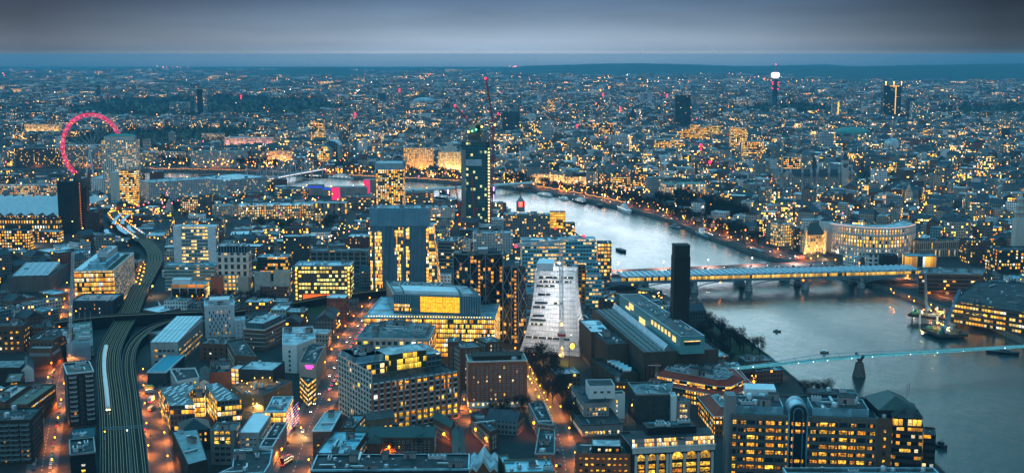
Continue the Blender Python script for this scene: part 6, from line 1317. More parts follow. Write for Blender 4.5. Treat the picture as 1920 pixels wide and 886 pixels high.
def comms():
 g=at(1452,205);f=lambda y:height_at(1452,y,205);r=empty('communications_tower',g,'slim round communications tower with a glowing white head and red lights','tower');x,y=g.x,g.y;KEEP.append((1440,118,1464,210,y));MARKS.append(('communications tower',1452,160))
 k=MB();k.lathe((x,y,0),[(12,0),(12,f(150)),(12,f(147))],20);k.build('shaft',mat('tower_glass',(.05,.11,.14),.4),r)
 k=MB()
 for i in range(9):z=f(180)+(f(152)-f(180))*i/8;k.lathe((x,y,z),[(12.5,0),(16,.5),(16,1.6),(12.5,2)],20)
 k.build('aerial_rings',DARKM,r);k=MB();k.lathe((x,y,f(144)),[(9,-6),(17,0),(18,4),(18,13),(16,17),(9,19)],20);k.build('head',glow('head_white',(1,.78,.85),3.2,'NONE'),r)
 k=MB();k.lathe((x,y,f(136)),[(9,0),(8,10),(4,12),(3,24),(.4,30)],12);k.build('mast',GREYM,r)
 k=MB();k.ball((x,y,f(121)),2.5)
 for z in(154,158,166):k.ball((x-13,y-9,f(z)),2.4);k.ball((x+11,y-9,f(z+1)),2.4)
 k.build('warning_light',L_RED,r)
comms()
def courts():
 a,b=at(1462,352).xy,at(1600,352).xy;r=empty('law_courts',(*((a+b)/2),0),'pale gothic law courts with steep roofs, turrets and a clock tower','law courts');st=mat('court_stone',(.44,.45,.44),.85,var=.15);claim([a,b,b+Vector((0,70)),a+Vector((0,70))],26,0,354);MARKS.append(('gothic law courts',1530,335))
 k=MB();k.prism([a,b,b+Vector((0,70)),a+Vector((0,70))],0,20,top=True,whole=3.6);k.build('wall',facade('court facade',(.42,.43,.42),bw=3.6,fh=5,wx=.35,wy=.6,lit=.12,power=1.6),r)
 for s0,s1,t0,t1 in((0,1,0,.22),(.0,.2,.0,1),(.45,.62,.1,1),(.85,1,0,1)):
  f=lambda s,t:a+(b-a)*s+Vector((0,70*t));q,_,_=roof_pitched(ccw([f(s0,t0),f(s1,t0),f(s1,t1),f(s0,t1)]),20,13,hip=0);q.build('roof',[RFS,st],r)
 for s in(.02,.14,.3,.42,.5,.66,.8,.97):
  p=a+(b-a)*s+Vector((0,-1));k=MB();k.lathe((*p,0),[(2.6,0),(2.6,27),(3.2,27.5),(2.2,30),(.1,42)],8);k.build('turret',st,r)
 p=a+(b-a)*.86+Vector((0,-6));k=MB();k.box((*p,26),(11,11,52));k.build('clock_tower',st,r);k=MB();k.add([(p.x-6.5,p.y-6.5,52),(p.x+6.5,p.y-6.5,52),(p.x+6.5,p.y+6.5,52),(p.x-6.5,p.y+6.5,52),(p.x,p.y,68)],[(0,1,4),(1,2,4),(2,3,4),(3,0,4)]);k.build('spire',RFS,r)
 k=MB();k.tube((p.x,p.y-5.6,42),(p.x,p.y-6.0,42),4,n=20);k.build('clock_face',mat('clock_dark',(.03,.03,.03),.5),r);k=MB();k.bar((p.x,p.y-6.2,42),(p.x,p.y-6.2,45.2),.5);k.bar((p.x,p.y-6.2,42),(p.x+2,p.y-6.2,41),.6);k.build('clock_hand',WHITEM,r)
 p=a+(b-a)*.5+Vector((0,30));k=MB();k.lathe((*p,20),[(3,0),(3,18),(.1,40)],8);k.build('fleche',RFS,r)
courts()
def spire(x,top,foot,label,wd=9,st=STONE):
 g=at(x,foot);h=height_at(x,top,foot);r=empty('church_steeple',g,label,'church');k=MB();k.box((g.x,g.y,h*.28),(wd,wd,h*.56));k.build('tower',st,r);k=MB();z=h*.56
 for s in(.8,.62,.45):k.lathe((g.x,g.y,z),[(wd*s*.62,0),(wd*s*.62,h*.09),(wd*s*.7,h*.095),(wd*s*.5,h*.1)],8);z+=h*.1
 k.lathe((g.x,g.y,z),[(wd*.2,0),(.05,h-z)],8);k.build('steeple',st,r);KEEP.append((x-8,top,x+8,foot,g.y))
spire(1908,355,478,'tiered white church steeple at the right frame edge',13)
spire(1703,345,378,'square gothic church tower among the right-hand rooftops',10)
spire(1186,200,226,'dark thin church spire left of the lone dark tower',12,RFS)
spire(1526,292,330,'dark pointed spire behind the gothic law courts',10,RFS)
spire(318,372,398,'white church spire beside the red-lit roundabout',9)
for(x,y,w,lab,m)in((1598,254,62,'low green glass dome over a museum court',RFC),(1672,277,26,'small pale dome among the right-hand streets',RFP),(795,192,40,'big pale domed hall beyond the rooftops',RFP),(1528,329,14,'small blue-white dome near the courts',RFW)):
 g=at(x,y);d=g.length;R_=w/2/FPX*d;r=empty('domed_hall',g,lab,'hall');k=MB();k.lathe(g,[(R_*1.05,0),(R_*1.05,14),(R_,15),(R_*.8,20),(R_*.45,24),(.1,26)],28);k.build('dome',m,r);KEEP.append((x-w/2,y-12,x+w/2,y,g.y));FOOT.append((ccw([g.xy+Vector((R_*math.cos(t),R_*math.sin(t)))for t in[i*.785 for i in range(8)]]),5))
GTH=facade('gothic palace facade',(.34,.42,.43),bw=3.0,fh=4.4,wx=.35,wy=.6,lit=.12,power=1.5)
lamp_block(358,460,283,314,'gothic_club','pale blue-roofed gothic riverside club with many turrets','palace',GTH,RFC,depth=.25,units=0,mark='gothic riverside club')
lamp_block(262,345,285,305,'ministry','long pale ministry with two green corner pavilions','palace',DST,RFP,depth=.2,units=3)
lamp_block(30,115,278,312,'embankment_block','long brick embankment building with orange lit windows, left of the wheel','office block',facade('brick orange facade',(.12,.08,.06),bw=3,fh=4,wx=.5,wy=.55,lit=.2,power=1.8),RFG,depth=.25,units=4)
lamp_block(118,190,272,312,'embankment_block','grey stone embankment block seen through the wheel','office block',DST,RFP,depth=.3,units=4)
r,P,h=lamp_block(46,112,233,248,'park_palace','palace front lit gold beyond the dark park','palace',LIT,RFG,depth=.2,units=0);flood(r,P[0],P[1],5,22000,(1,.5,.15))
lamp_block(378,420,250,263,'terrace_palace','pale palace terrace at the park edge, left one','palace',PST,RFP,depth=.2,units=0)
r,P,h=lamp_block(420,512,258,273,'terrace_palace','long rose-lit palace terrace right of the park','palace',PST,RFW,depth=.15,units=2);flood(r,P[0],P[1],6,20000,(1,.4,.38))
r,P,h=lamp_block(500,545,283,303,'brick_palace','orange-lit red brick mansion behind the footbridge','palace',LIT,RFS,depth=.4,units=2);flood(r,P[0],P[1],4,22000,(1,.35,.1))
# railway
def offset_line(P,o):
 out=[]
 for i in range(len(P)):
  d=(P[min(i+1,len(P)-1)]-P[max(i-1,0)]).normalized();out.append(P[i]+Vector((-d.y,d.x))*o)
 return out
RZ=6.0
def at6(p):return at(p[0],p[1],RZ).xy
VIA1=smooth([at6(p)for p in((222,1010),(219,900),(215,800),(209,735),(204,690),(207,655),(222,622),(242,588),(258,550),(278,513),(290,490),(288,470),(272,452),(250,436),(232,422),(218,408),(214,396))],5)
VIA2=smooth([at6(p)for p in((268,1010),(264,900),(254,800),(247,735),(241,688),(245,656),(260,633),(288,613),(330,600),(390,593),(450,583),(540,570),(620,556),(735,542))],5)
VIA3=smooth([at6(p)for p in((-60,634),(40,622),(120,610),(200,601),(290,596),(380,592))],5)
def viaduct(P,w,name,label,tracks,z=RZ):
 root=empty(name,(*P[len(P)//3],0),label,'viaduct');L,Rr=offset_line(P,w/2),offset_line(P,-w/2);ROADS.append((P,w/2+2.5))
 k=MB()
 for i in range(len(P)-1):
  k.quad((*Rr[i],z-.2),(*Rr[i+1],z-.2),(*L[i+1],z-.2),(*L[i],z-.2),0)
 fix_up(k);k.build('track_bed',BALLAST,root);k=MB()
 for S in(L,Rr):
  k=MB()
  for a,b in zip(S,S[1:]):k.side(a,b,0,z+.9,0);k.side(b,a,0,z+.9,0);k.bar((*a,z+.95),(*b,z+.95),.5,1)
  k.build('parapet',[BRKD,CONCD],root)
 for t in tracks:
  k=MB()
  for g in(-.72,.72):
   S=offset_line(P,t+g)
   for a,b in zip(S,S[1:]):k.bar((*a,z+.1),(*b,z+.1),.2,0,.3)
  k.build('rails',STEELR,root)
 k=MB();acc=0
 for i in range(0,len(P)-1):
  a,b=P[i],P[i+1];d=(b-a);n=int(d.length/1.6);u=d.normalized();ang=math.atan2(u.y,u.x)
  if a.y>1250:continue
  for j in range(n):
   c=a.lerp(b,j/max(n,1))
   for t in tracks:q=c+Vector((-u.y,u.x))*t;k.box((q.x,q.y,z-.06),(.5,2.6,.16),ang)
 if k.v:k.build('sleepers',mat('sleeper',(.035,.03,.026),.95),root)
 return root
def fix_up(k):
 for i,f in enumerate(k.f):
  a,b,c=(Vector(k.v[j])for j in f[:3])
  if(b-a).cross(c-b).z<0:k.f[i]=f[::-1]
V1=viaduct(VIA1,17.5,'railway_viaduct','broad curving railway viaduct with many tracks, left of centre',(-6.6,-3.3,0,3.3,6.6))
V2=viaduct(VIA2,9.5,'railway_viaduct','branch viaduct curving right behind the white-roofed hall',(-2.4,1.8),RZ+.02)
V3=viaduct(VIA3,9,'railway_viaduct','narrow dark viaduct crossing over the tracks at the left',(-2,2),RZ+3.6)
for i,x in enumerate((634,655)):
 p=at(x,575);k=MB();N_=12;k.add([(p.x+5*math.cos(math.pi*j/N_),p.y-9.2,4.2*math.sin(math.pi*j/N_)+.3)for j in range(N_+1)],[tuple(range(N_+1))]);o=k.build('lit_arch',glow('arch_amber',(1,.5,.05),1.5,'FRONT',.3),V2)
PL=[(-5.0,62,79,'long curved platform lit orange on the near side of the station tracks'),(9.8,60,78,'curved platform lit orange on the far side of the station tracks')]
for off,i0,i1,lab in PL:
 S=offset_line(VIA1,off)[i0-4:i1-6]if len(VIA1)<i1 else offset_line(VIA1,off)[i0:i1]
 root=empty('station_platform',(*S[0],RZ),lab,'platform');k=MB()
 A,B=offset_line(S,2.2),offset_line(S,-2.2)
 for j in range(len(S)-1):k.quad((*B[j],RZ+1),(*B[j+1],RZ+1),(*A[j+1],RZ+1),(*A[j],RZ+1));k.side(A[j],A[j+1],RZ-.2,RZ+1);k.side(B[j+1],B[j],RZ-.2,RZ+1)
 k.build('platform_deck',PAVE,root);k=MB();m=len(S)//3
 for j in range(m):k.quad((*B[j],RZ+4.6),(*B[j+1],RZ+4.6),(*A[j+1],RZ+5.2),(*A[j],RZ+5.2));k.side(B[j],B[j+1],RZ+4.2,RZ+4.6)
 for j in range(0,m,2):k.box((*S[j],RZ+2.8),(.3,.3,3.8))
 if m:k.build('canopy',RFW,root)
 for j in range(1,len(S)-1):
  q=MB();q.tube((*S[j],RZ+1),(*S[j],RZ+5),.12,n=6,mat=0);q.ball((*S[j],RZ+5.1),.6,1,8,5);q.build('platform_lamp',[DARKM,L_ORANGE],root)
for(x0,y0,x1,y1,w,lab)in((212,420,232,397,5,'left white curved canopy over the station throat'),(229,420,241,402,5,'right white curved canopy over the station throat'),(222,422,240,438,6,'white sloped station roof above the lit footbridge'),(241,422,254,436,5,'second white sloped station roof above the footbridge'),(199,430,212,440,6,'pale blue station roof at the platform end')):
 a,b=at(x0,y0,13),at(x1,y1,13);r=empty('station_canopy',(a.x,a.y,0),lab,'canopy');S=smooth([a.xy,(a.xy+b.xy)/2+Vector((-3,0)),b.xy],4);A,B=offset_line(S,w/2),offset_line(S,-w/2);k=MB()
 for j in range(len(S)-1):k.quad((*B[j],12.6),(*B[j+1],12.6),(*S[j+1],13.6),(*S[j],13.6));k.quad((*S[j],13.6),(*S[j+1],13.6),(*A[j+1],12.6),(*A[j],12.6))
 fix_up(k);k.build('canopy_roof',RFW,r)
 for p in S:k=MB();k.box((*p,9.5),(.4,.4,6.4));k.build('post',DARKM,r)
def gantry():
 a,b=at(196,823,RZ),at(283,818,RZ);r=empty('signal_gantry',a,'teal lattice signal gantry spanning the tracks near the bottom edge','gantry');k=MB()
 for z in(6.2,7.6):k.bar(a+Vector((0,0,z)),b+Vector((0,0,z)),.35)
 n=22
 for i in range(n):p,q=a.lerp(b,i/n),a.lerp(b,(i+1)/n);k.bar(p+Vector((0,0,6.2)),q+Vector((0,0,7.6)),.16);k.bar(p+Vector((0,0,7.6)),q+Vector((0,0,6.2)),.16)
 k.build('beam',mat('gantry_teal',(.12,.24,.26),.6),r)
 for p in(a,b):q=MB();q.box((p.x,p.y,3.8),(.5,.5,7.6));q.build('post',MATS['gantry_teal'],r)
 for i,t in enumerate((.02,.5,.88)):
  p=a.lerp(b,t);q=MB();q.box((p.x,p.y-.3,RZ+5.4),(.7,.4,1.6),mat=0);q.ball((p.x,p.y-.6,RZ+5.2),.4,1,8,5);q.build('signal',[DARKM,(L_ORANGE,L_WHITE,L_RED)[i]],r)
gantry()
def train():
 S=offset_line(VIA1,3.3);S=[p for p in S if 760<p.y<985];pts=[S[0]]
 for p in S[1:]:pts.append(p)
 D=[0]
 for a,b in zip(S,S[1:]):D.append(D[-1]+(b-a).length)
 def along(d):
  for i in range(len(S)-1):
   if D[i+1]>=d:return S[i].lerp(S[i+1],(d-D[i])/(D[i+1]-D[i]))
  return S[-1]
 s0=next(D[i]for i in range(len(S))if S[i].y>788);n=int((D[-1]-s0)/20.6)
 body=mat('train_white',(.72,.74,.76),.35,var=.05);r=empty('train',(*along(s0),RZ),'long white passenger train on the left-hand tracks','train')
 for c in range(n):
  a,b=along(s0+c*20.6+.3),along(s0+c*20.6+20.2);u=(b-a).normalized();m=(a+b)/2;ang=math.atan2(u.y,u.x);M=Matrix.Translation((*m,RZ))@Matrix.Rotation(ang,4,'Z');Lc=(b-a).length
  car=MB();prof=[(-1.4,1.0),(1.4,1.0),(1.42,2.9),(1.15,3.7),(.5,4.0),(-.5,4.0),(-1.15,3.7),(-1.42,2.9)];vs=[M@Vector((x,y,z))for x in(-Lc/2,Lc/2)for y,z in prof];m8=8
  car.add(vs,[(i,i+m8,(i+1)%m8+m8,(i+1)%m8)for i in range(m8)]+[tuple(range(8)),tuple(range(15,7,-1))]);co=car.build('carriage',body,r)
  w=MB()
  for sd in(-1,1):
   for i in range(7):w.box(None,(1.7,.04,.8),M=M@Matrix.Translation((-Lc/2+2.2+i*2.6,sd*1.44,2.4)))
  w.build('windows',win_glow('lit_window_pale',0,0,0),co);w=MB()
  for x in(-6.5,6.5):w.box(None,(2.6,2.2,.7),M=M@Matrix.Translation((x,0,.6)))
  w.build('bogie',DARKM,co)
 a,b=along(s0),along(s0+4);u=(b-a).normalized();n_=Vector((-u.y,u.x))
 for s in(-.85,.85):q=MB();p=a+n_*s-u*.15;q.ball((*p,RZ+1.6),.28,n=8,k=5);q.build('headlight',L_HEAD,r)
 q=MB();q.side(a+n_*1.2-u*.05,a-n_*1.2-u*.05,RZ+1.0,RZ+2.3);q.build('yellow_end',mat('warning_yellow',(.8,.45,.03),.5),r)
train()
# bridges
def arch_bridge():
 pts=[(1130,530),(1200,528),(1304,526),(1406,523.5),(1513,521),(1618,518.5),(1728,515)];z=9.0
 A=[at(*p,z).xy for p in pts];a,b=A[0],A[-1];u=(b-a).normalized();n=Vector((-u.y,u.x));W=27
 r=empty('railway_bridge',(*a,0),'river railway bridge with a saw-toothed white roof, gold-lit platforms and blue arches','bridge');L_=(b-a).length
 k=MB();k.prism(ccw([a,b,b+n*W,a+n*W]),z-1.6,z,bottom=True);k.build('deck',mat('girder_blue',(.13,.22,.27),.6,var=.2),r)
 T=[(A[i]-a).dot(u)for i in range(len(A))]
 st=mat('pier_stone',(.24,.25,.25),.85,var=.3)
 for i in range(1,len(T)-1):
  for s in(0,1):
   c=a+u*T[i]+n*(2+s*(W-4));k=MB();k.box((c.x,c.y,1),(4.4,5,12),math.atan2(u.y,u.x));k.lathe((c.x,c.y,-5),[(4.2,0),(4.2,5),(3.2,6.5),(.1,6.6)],10);k.build('pier',st,r)
 gb=MATS['girder_blue']
 for i in range(len(T)-1):
  t0,t1=T[i]+2.2,T[i+1]-2.2;N_=16
  for s in(0,1):
   o=n*(s*W)-n*.3*(1-2*s);k=MB();pr=None
   for j in range(N_+1):
    t=j/N_;x=t0+(t1-t0)*t;zz=z-1.8-5.0*(2*t-1)**2;p=a+u*x+o
    if pr:k.bar((*pr[0],pr[1]),(*p,zz),.8);
    k.bar((*p,zz),(*p,z-1.4),.35)
    if pr:k.bar((*pr[0],pr[1]+.2),(*p,z-1.5),.22)
    pr=(p,zz)
   k.build('arch',gb,r)
 k=MB();k.side(a-n*.3,b-n*.3,z-.2,z+1.1);k.side(b+n*(W+.3),a+n*(W+.3),z-.2,z+1.1);k.build('parapet',gb,r)
 p0,p1=a+u*20,b
 k=MB();k.side(p0+n*1.6,p1+n*1.6,z+.4,z+3.9,0,0,0);k.build('glass_wall',facade('platform glow facade',(.25,.2,.12),bw=2.4,fh=4.4,wx=.9,wy=.86,lit=.9,power=1.25,cluster=.2,glass=(.1,.08,.05),warm=[(0,(1,.45,.04)),(1,(1,.62,.12))]),r)
 k=MB();Lr=(p1-p0).length;nb=52
 for i in range(nb):
  x0,x1=Lr*i/nb,Lr*(i+1)/nb;xm=x0+(x1-x0)*.25;P=lambda x,w:p0+u*x+n*w
  k.quad((*P(x0,.2),z+5.2),(*P(xm,.2),z+6.9),(*P(xm,W-.2),z+7.5),(*P(x0,W-.2),z+5.8),1)
  k.quad((*P(xm,.2),z+6.9),(*P(x1,.2),z+5.2),(*P(x1,W-.2),z+5.8),(*P(xm,W-.2),z+7.5),0)
  k.quad((*P(x0,.2),z+4.9),(*P(x1,.2),z+4.9),(*P(x1,.2),z+5.2),(*P(x0,.2),z+5.2),0);k.add([(*P(x0,.2),z+5.2),(*P(x1,.2),z+5.2),(*P(xm,.2),z+6.9)],[(0,1,2)],1)
 k.build('sawtooth_roof',[mat('solar_roof',(.84,.88,.9),.5,var=.08),mat('roof_slot',(.30,.38,.44),.5)],r)
 for i in range(40):k=MB();p=p0+u*(Lr*(i+.5)/40)+n*1.2;k.box((*p,z+2.6),(.35,.35,5));k.build('post',GREYM,r)
 for x in(.09,.36,.62):c=a+u*L_*x;q=MB();q.ball((*(c-n*.9),z-2.4),.7,n=8,k=5);q.build('navigation_light',L_ORANGE,r)
 ROADS.append(([a,b],W+6))
 e=at(1214,560);k=MB();k.box((e.x,e.y,5),(16,12,10));o=k.build('station_entrance',facade('entrance glow facade',(.2,.16,.1),bw=3,fh=5,wx=.9,wy=.8,lit=1,power=2.0));tag(o,'small glass station entrance glowing yellow at the near bridge end','station')
arch_bridge()
def road_bridge():
 z=8.5;pts=[(1128,517),(1230,510),(1330,504),(1430,500),(1570,498)];A=[at(*p,z).xy for p in pts];a,b=A[0],A[-1];u=(b-a).normalized();n=Vector((-u.y,u.x));W=26
 r=empty('road_bridge',(*a,0),'rose-lit road bridge running beside the white-roofed railway bridge','bridge');k=MB();k.prism(ccw([a,b,b+n*W,a+n*W]),z-2,z,bottom=True);k.build('deck',mat('bridge_deck',(.26,.17,.16),.8,var=.25),r)
 k=MB()
 for o in(0,W):
  k.bar((*(a+n*o),z+.6),(*(b+n*o),z+.6),.7,0,1.2)
 k.build('parapet',mat('parapet_rose',(.55,.22,.2),.7),r);L_=(b-a).length
 for i in range(1,5):
  k=MB();c=a+u*L_*(i/5-.02);k.box((c.x,c.y+W/2,1.5),(6,W+4,11),0);k.build('pier',MATS['pier_stone'],r)
 for i in range(5):
  k=MB();pr=None
  for j in range(13):t=j/12;p=a+u*L_*(i/5+t/5-.02)+n*.5;zz=z-2.2-4*(2*t-1)**2;
  for j in range(13):
   t=j/12;p=a+u*L_*min(1,max(0,i/5+t/5-.02))+n*.3;zz=z-2.2-4*(2*t-1)**2
   if pr:k.bar((*pr[0],pr[1]),(*p,zz),.9)
   pr=(p,zz)
  k.build('arch',MATS['parapet_rose'],r)
 k=MB()
 for o in(5,10,15,20):
  for i in range(60):p=a+u*L_*(i+.3)/60+n*o;q=p+u*2.2;k.quad((*(p-n*.1),z+.006),(*(q-n*.1),z+.006),(*(q+n*.1),z+.006),(*(p+n*.1),z+.006))
 tag(k.build('lane_lines',WHITEM,r));ROADS.append(([a+n*W/2,b+n*W/2],W/2+5))
 return a,b,u,n,W,z
RB=road_bridge()
def footbridge():
 z=11.5;a,m,b=at(1372,690,z).xy,at(1612,668.5,z+.5).xy,at(1985,647,z-1).xy;r=empty('footbridge',(*a,0),'slender turquoise-lit footbridge over the river on a Y-shaped pier','bridge');u=(b-a).normalized();n=Vector((-u.y,u.x))
 P=smooth([a,a.lerp(m,.5),m,m.lerp(b,.5),b],8);N_=len(P);zz=[z+1.2*math.sin(math.pi*i/(N_-1))-.4 for i in range(N_)]
 deck=MB()
 for i in range(N_-1):
  for w0,w1 in((-2.1,2.1),):
   deck.quad((*(P[i]+n*w0),zz[i]),(*(P[i+1]+n*w0),zz[i+1]),(*(P[i+1]+n*w1),zz[i+1]),(*(P[i]+n*w1),zz[i]));deck.quad((*(P[i]+n*w1),zz[i]-.5),(*(P[i+1]+n*w1),zz[i+1]-.5),(*(P[i+1]+n*w0),zz[i+1]-.5),(*(P[i]+n*w0),zz[i]-.5))
 fix_up(deck);deck.build('deck',mat('bridge_alu',(.35,.5,.54),.45,.3),r)
 k=MB()
 for i in range(N_-1):
  for s in(-2.3,2.3):k.side(P[i]+n*s,P[i+1]+n*s,zz[i]-.7,zz[i]+.7);k.side(P[i+1]+n*s,P[i]+n*s,zz[i]-.7,zz[i]+.7)
 k.build('edge_light',glow('cyan_edge',(.12,.52,.6),.5,'FRONT',.35),r);k=MB()
 def cable(s):
  d=3.2*s;pr=None
  for i in range(N_):
   t=i/(N_-1);tp=.36;q=min(abs(t-tp)/tp if t<tp else abs(t-tp)/(1-tp),1);h=zz[i]+2.6-3.0*math.sin(math.pi*min(q,1)*.5)**2;p=P[i]+n*d*(1+.6*(1-q))
   if pr:k.bar((*pr[0],pr[1]),(*p,h),.32)
   if i%2==0:k.bar((*p,h),(*P[i],zz[i]-.4),.28)
   pr=(p,h)
 cable(1);cable(-1);k.build('cable',mat('cable_teal',(.25,.42,.46),.5,.3),r);k=MB()
 for i in range(N_-1):
  for s in(-2,2):k.bar((*(P[i]+n*s),zz[i]+1.15),(*(P[i+1]+n*s),zz[i+1]+1.15),.1);k.bar((*(P[i]+n*s),zz[i]),(*(P[i]+n*s),zz[i]+1.15),.08)
 k.build('railing',GREYM,r)
 for t,nm in((.36,'pier'),):
  c=a.lerp(b,t);
  if t==.36:c=m
  k=MB();k.lathe((c.x,c.y,-5),[(3.6,0),(3.4,3),(2.1,12),(1.8,13)],12,0,1.5,.8);
  for s in(-1,1):k.bar((c.x,c.y,7.5),(*(c+n*s*5.2),z+2.8),1.5)
  k.build(nm,mat('pier_concrete',(.14,.13,.12),.85,var=.3),r)
 e=at(1372,690,z).xy;f=at(1440,683,z).xy;k=MB();d=(f-e).normalized();q=Vector((-d.y,d.x))*3;k.prism(ccw([e-q,f-q,f+q,e+q]),z-3.5,z-.6);k.build('ramp',CONCD,r)
 for i in range(14):
  p=P[int((i+.5)/14*N_)];q=MB();q.ball((*(p-n*2.5),zz[0]+.9),.28,n=6,k=4);q.build('deck_lamp',L_WHITE,r)
footbridge()
def far_bridges():
 a,b=at(470,341,8).xy,at(600,317,8).xy;r=empty('mast_footbridge',(*a,0),'white-masted footbridge and lit rail crossing at the far river bend','bridge');u=(b-a).normalized();n=Vector((-u.y,u.x));k=MB();k.prism(ccw([a-n*14,b-n*14,b+n*14,a+n*14]),6,8,bottom=True);k.build('deck',CONC,r)
 L_=(b-a).length;k=MB();k.bar((*(a-n*14),9.4),(*(b-n*14),9.4),.8);k.build('deck_light',glow('deck_white',(1,.8,.8),2.0,'NONE'),r)
 for i in range(6):
  p=a+u*L_*(i+.5)/6;
  for s in(-16,16):
   q=p+n*s;t=q+n*s*.35;k=MB();k.tube((*q,-4),(*t,34),.9,.5,6)
   for d in(-24,-14,14,24):k.bar((*t,34),(*(q+u*d),8.5),.3)
   k.build('mast',WHITEM,r)
 a,b=at(745,358,9).xy,at(1000,342,9).xy;r=empty('stone_bridge',(*a,0),'pale low-arched road bridge behind the unfinished tower','bridge');u=(b-a).normalized();n=Vector((-u.y,u.x));L_=(b-a).length;k=MB();k.prism(ccw([a-n*12,b-n*12,b+n*12,a+n*12]),7.6,9.6,bottom=True);k.build('deck',STONE,r)
 for i in range(6):
  k=MB();pr=None
  for j in range(13):
   t=j/12;p=a+u*L_*(i+t)/6-n*12;z=7.5-6.5*(2*t-1)**4
   if pr:k.quad((*pr[0],pr[1]),(*p,z),(*p,8),(*pr[0],8))
   pr=(p,z)
  k.build('arch',STONE,r)
  if i in(1,2,3,4):k=MB();p=a+u*L_*i/6;k.box((p.x,p.y,0),(9,24,10),math.atan2(u.y,u.x));k.build('pier',CONCD,r);k=MB();q=p-n*13;k.box((q.x,q.y,3.5),(1.2,1.2,6));k.build('pier_lamp',glow('violet_lamp',(.75,.45,1),8,'NONE'),r)
far_bridges()
# the pink wheel
def wheel():
 d=2262.0;sc=d/FPX;dx,dy=(173-960)/FPX,-(277-443)/FPX;t=d;c=Vector((dx*t,(CP+dy*SP)*t,CAM_Z+(-SP+dy*CP)*t));Rw=64.0
 root=empty('observation_wheel',(c.x,c.y,0),'giant observation wheel with a lattice rim lit hot pink','observation wheel');MARKS.append(('pink wheel',173,277))
 ax=Vector((.24,1,0)).normalized();ex=Vector((ax.y,-ax.x,0));pt=lambda a,r,o=0:c+ex*(r*math.cos(a))+Vector((0,0,r*math.sin(a)))+ax*o
 N_=64;k=MB();g=MB()
 for i in range(N_):
  a0,a1=2*math.pi*i/N_,2*math.pi*(i+1)/N_;am=(a0+a1)/2
  for o in(-3,3):k.bar(pt(a0,Rw-1,o),pt(a1,Rw-1,o),.75)
  k.bar(pt(a0,Rw-6.5),pt(a1,Rw-6.5),.6)
  for o in(-3,3):k.bar(pt(a0,Rw-1,o),pt(am,Rw-6.5),.26);k.bar(pt(am,Rw-6.5),pt(a1,Rw-1,o),.26)
  k.bar(pt(a0,Rw-1,-3),pt(a0,Rw-1,3),.5)
  if i%2==0:g.ball(pt(a0,Rw-3.8,-3.4),1.15 if 16<i<44 else .8,n=6,k=4)
 k.build('rim',glow('wheel_pink',(1,.03,.13),.95,'NONE',.35),root);g.build('rim_lamps',glow('wheel_lamp',(1,.04,.12),6,'NONE'),root)
 k=MB()
 for i in range(32):a=2*math.pi*i/32;k.tube(c+ax*(5 if i%2 else-5),pt(a,Rw-6.5),.16,n=4,caps=False)
 k.build('spokes',WHITEM,root)
 k=MB();k.tube(c-ax*10,c+ax*12,1.6,n=12);k.tube(c-ax*5,c-ax*4,4,n=14);k.tube(c+ax*4,c+ax*5,4,n=14);k.build('hub',WHITEM,root)
 for s in(-1,1):
  k=MB();f=c-ax*14+ex*s*10;k.tube((f.x,f.y,0),c-ax*8,1.9,1.3,10);k.build('leg',WHITEM,root)
 cap=mat('capsule_glass',(.5,.62,.68),.2)
 k=MB();k.lathe((0,0,0),[(.1,-2),(1.7,-1.4),(2.1,0),(1.7,1.4),(.1,2)],10);me=k.mesh('capsule',cap)
 for i in range(32):
  a=2*math.pi*(i+.5)/32;p=pt(a,Rw+2.6)
  if p.z>2:o=inst(me,'capsule',p,root);o.scale=(1.6,1.1,1)
wheel()
# cranes
def lattice(k,a,b,w,n,m=0,t=.22):
 a,b=Vector(a),Vector(b);d=(b-a).normalized();s=d.cross(Vector((0,0,1)));s=Vector((1,0,0))if s.length<.1 else s.normalized();q=d.cross(s)
 cs=[s*w/2+q*w/2,-s*w/2+q*w/2,-s*w/2-q*w/2,s*w/2-q*w/2]
 for c in cs:k.bar(a+c,b+c,t*1.5,m)
 for i in range(n):
  p,r=a.lerp(b,i/n),a.lerp(b,(i+1)/n)
  for j in range(4):k.bar(p+cs[j],r+cs[(j+1)%4],t,m);k.bar(p+cs[j],p+cs[(j+1)%4],t,m)
CR_RED=mat('crane_red',(.42,.03,.03),.5);CR_WH=mat('crane_white',(.55,.62,.66),.5);CR_BL=mat('crane_blue',(.12,.3,.42),.5);CR_DK=mat('crane_dark',(.34,.03,.04),.6)
def crane(label,base,mast_top,jib_end,counter,m,w=2.2,lamps=(),jw=1.6,jn=18,t=.22,cab=True):
 """all positions in world metres"""
 base,mt,je,ce=Vector(base),Vector(mast_top),Vector(jib_end),Vector(counter);r=empty('tower_crane',base,label,'crane');k=MB();n=max(4,int((mt-base).length/(w*1.6)));lattice(k,base,mt,w,n,0,t);k.build('mast',m,r)
 k=MB();lattice(k,mt,je,jw,jn,0,t);k.build('jib',m,r);k=MB();lattice(k,mt,ce,jw,5,0,t);k.box(ce-Vector((0,0,1.2)),(3,3,2.6));k.build('counter_jib',m,r)
 if cab:k=MB();k.box(mt+Vector((0,-2,1)),(2.2,2.2,2.6));k.build('cab',WHITEM,r)
 k=MB();ap=mt+Vector((0,0,7));k.bar(mt,ap,.5);k.bar(ap,mt.lerp(je,.65),.16);k.bar(ap,ce,.16);k.build('stay',m,r)
 for p,lm,rad in lamps:q=MB();q.ball(p,rad,n=8,k=5);q.build('lamp',lm,r)
def W(px,py,d):
 dx,dy=(px-960)/FPX,-(py-443)/FPX;v=Vector((dx,CP+dy*SP,-SP+dy*CP));return Vector((0,0,CAM_Z))+v*(d/v.y)
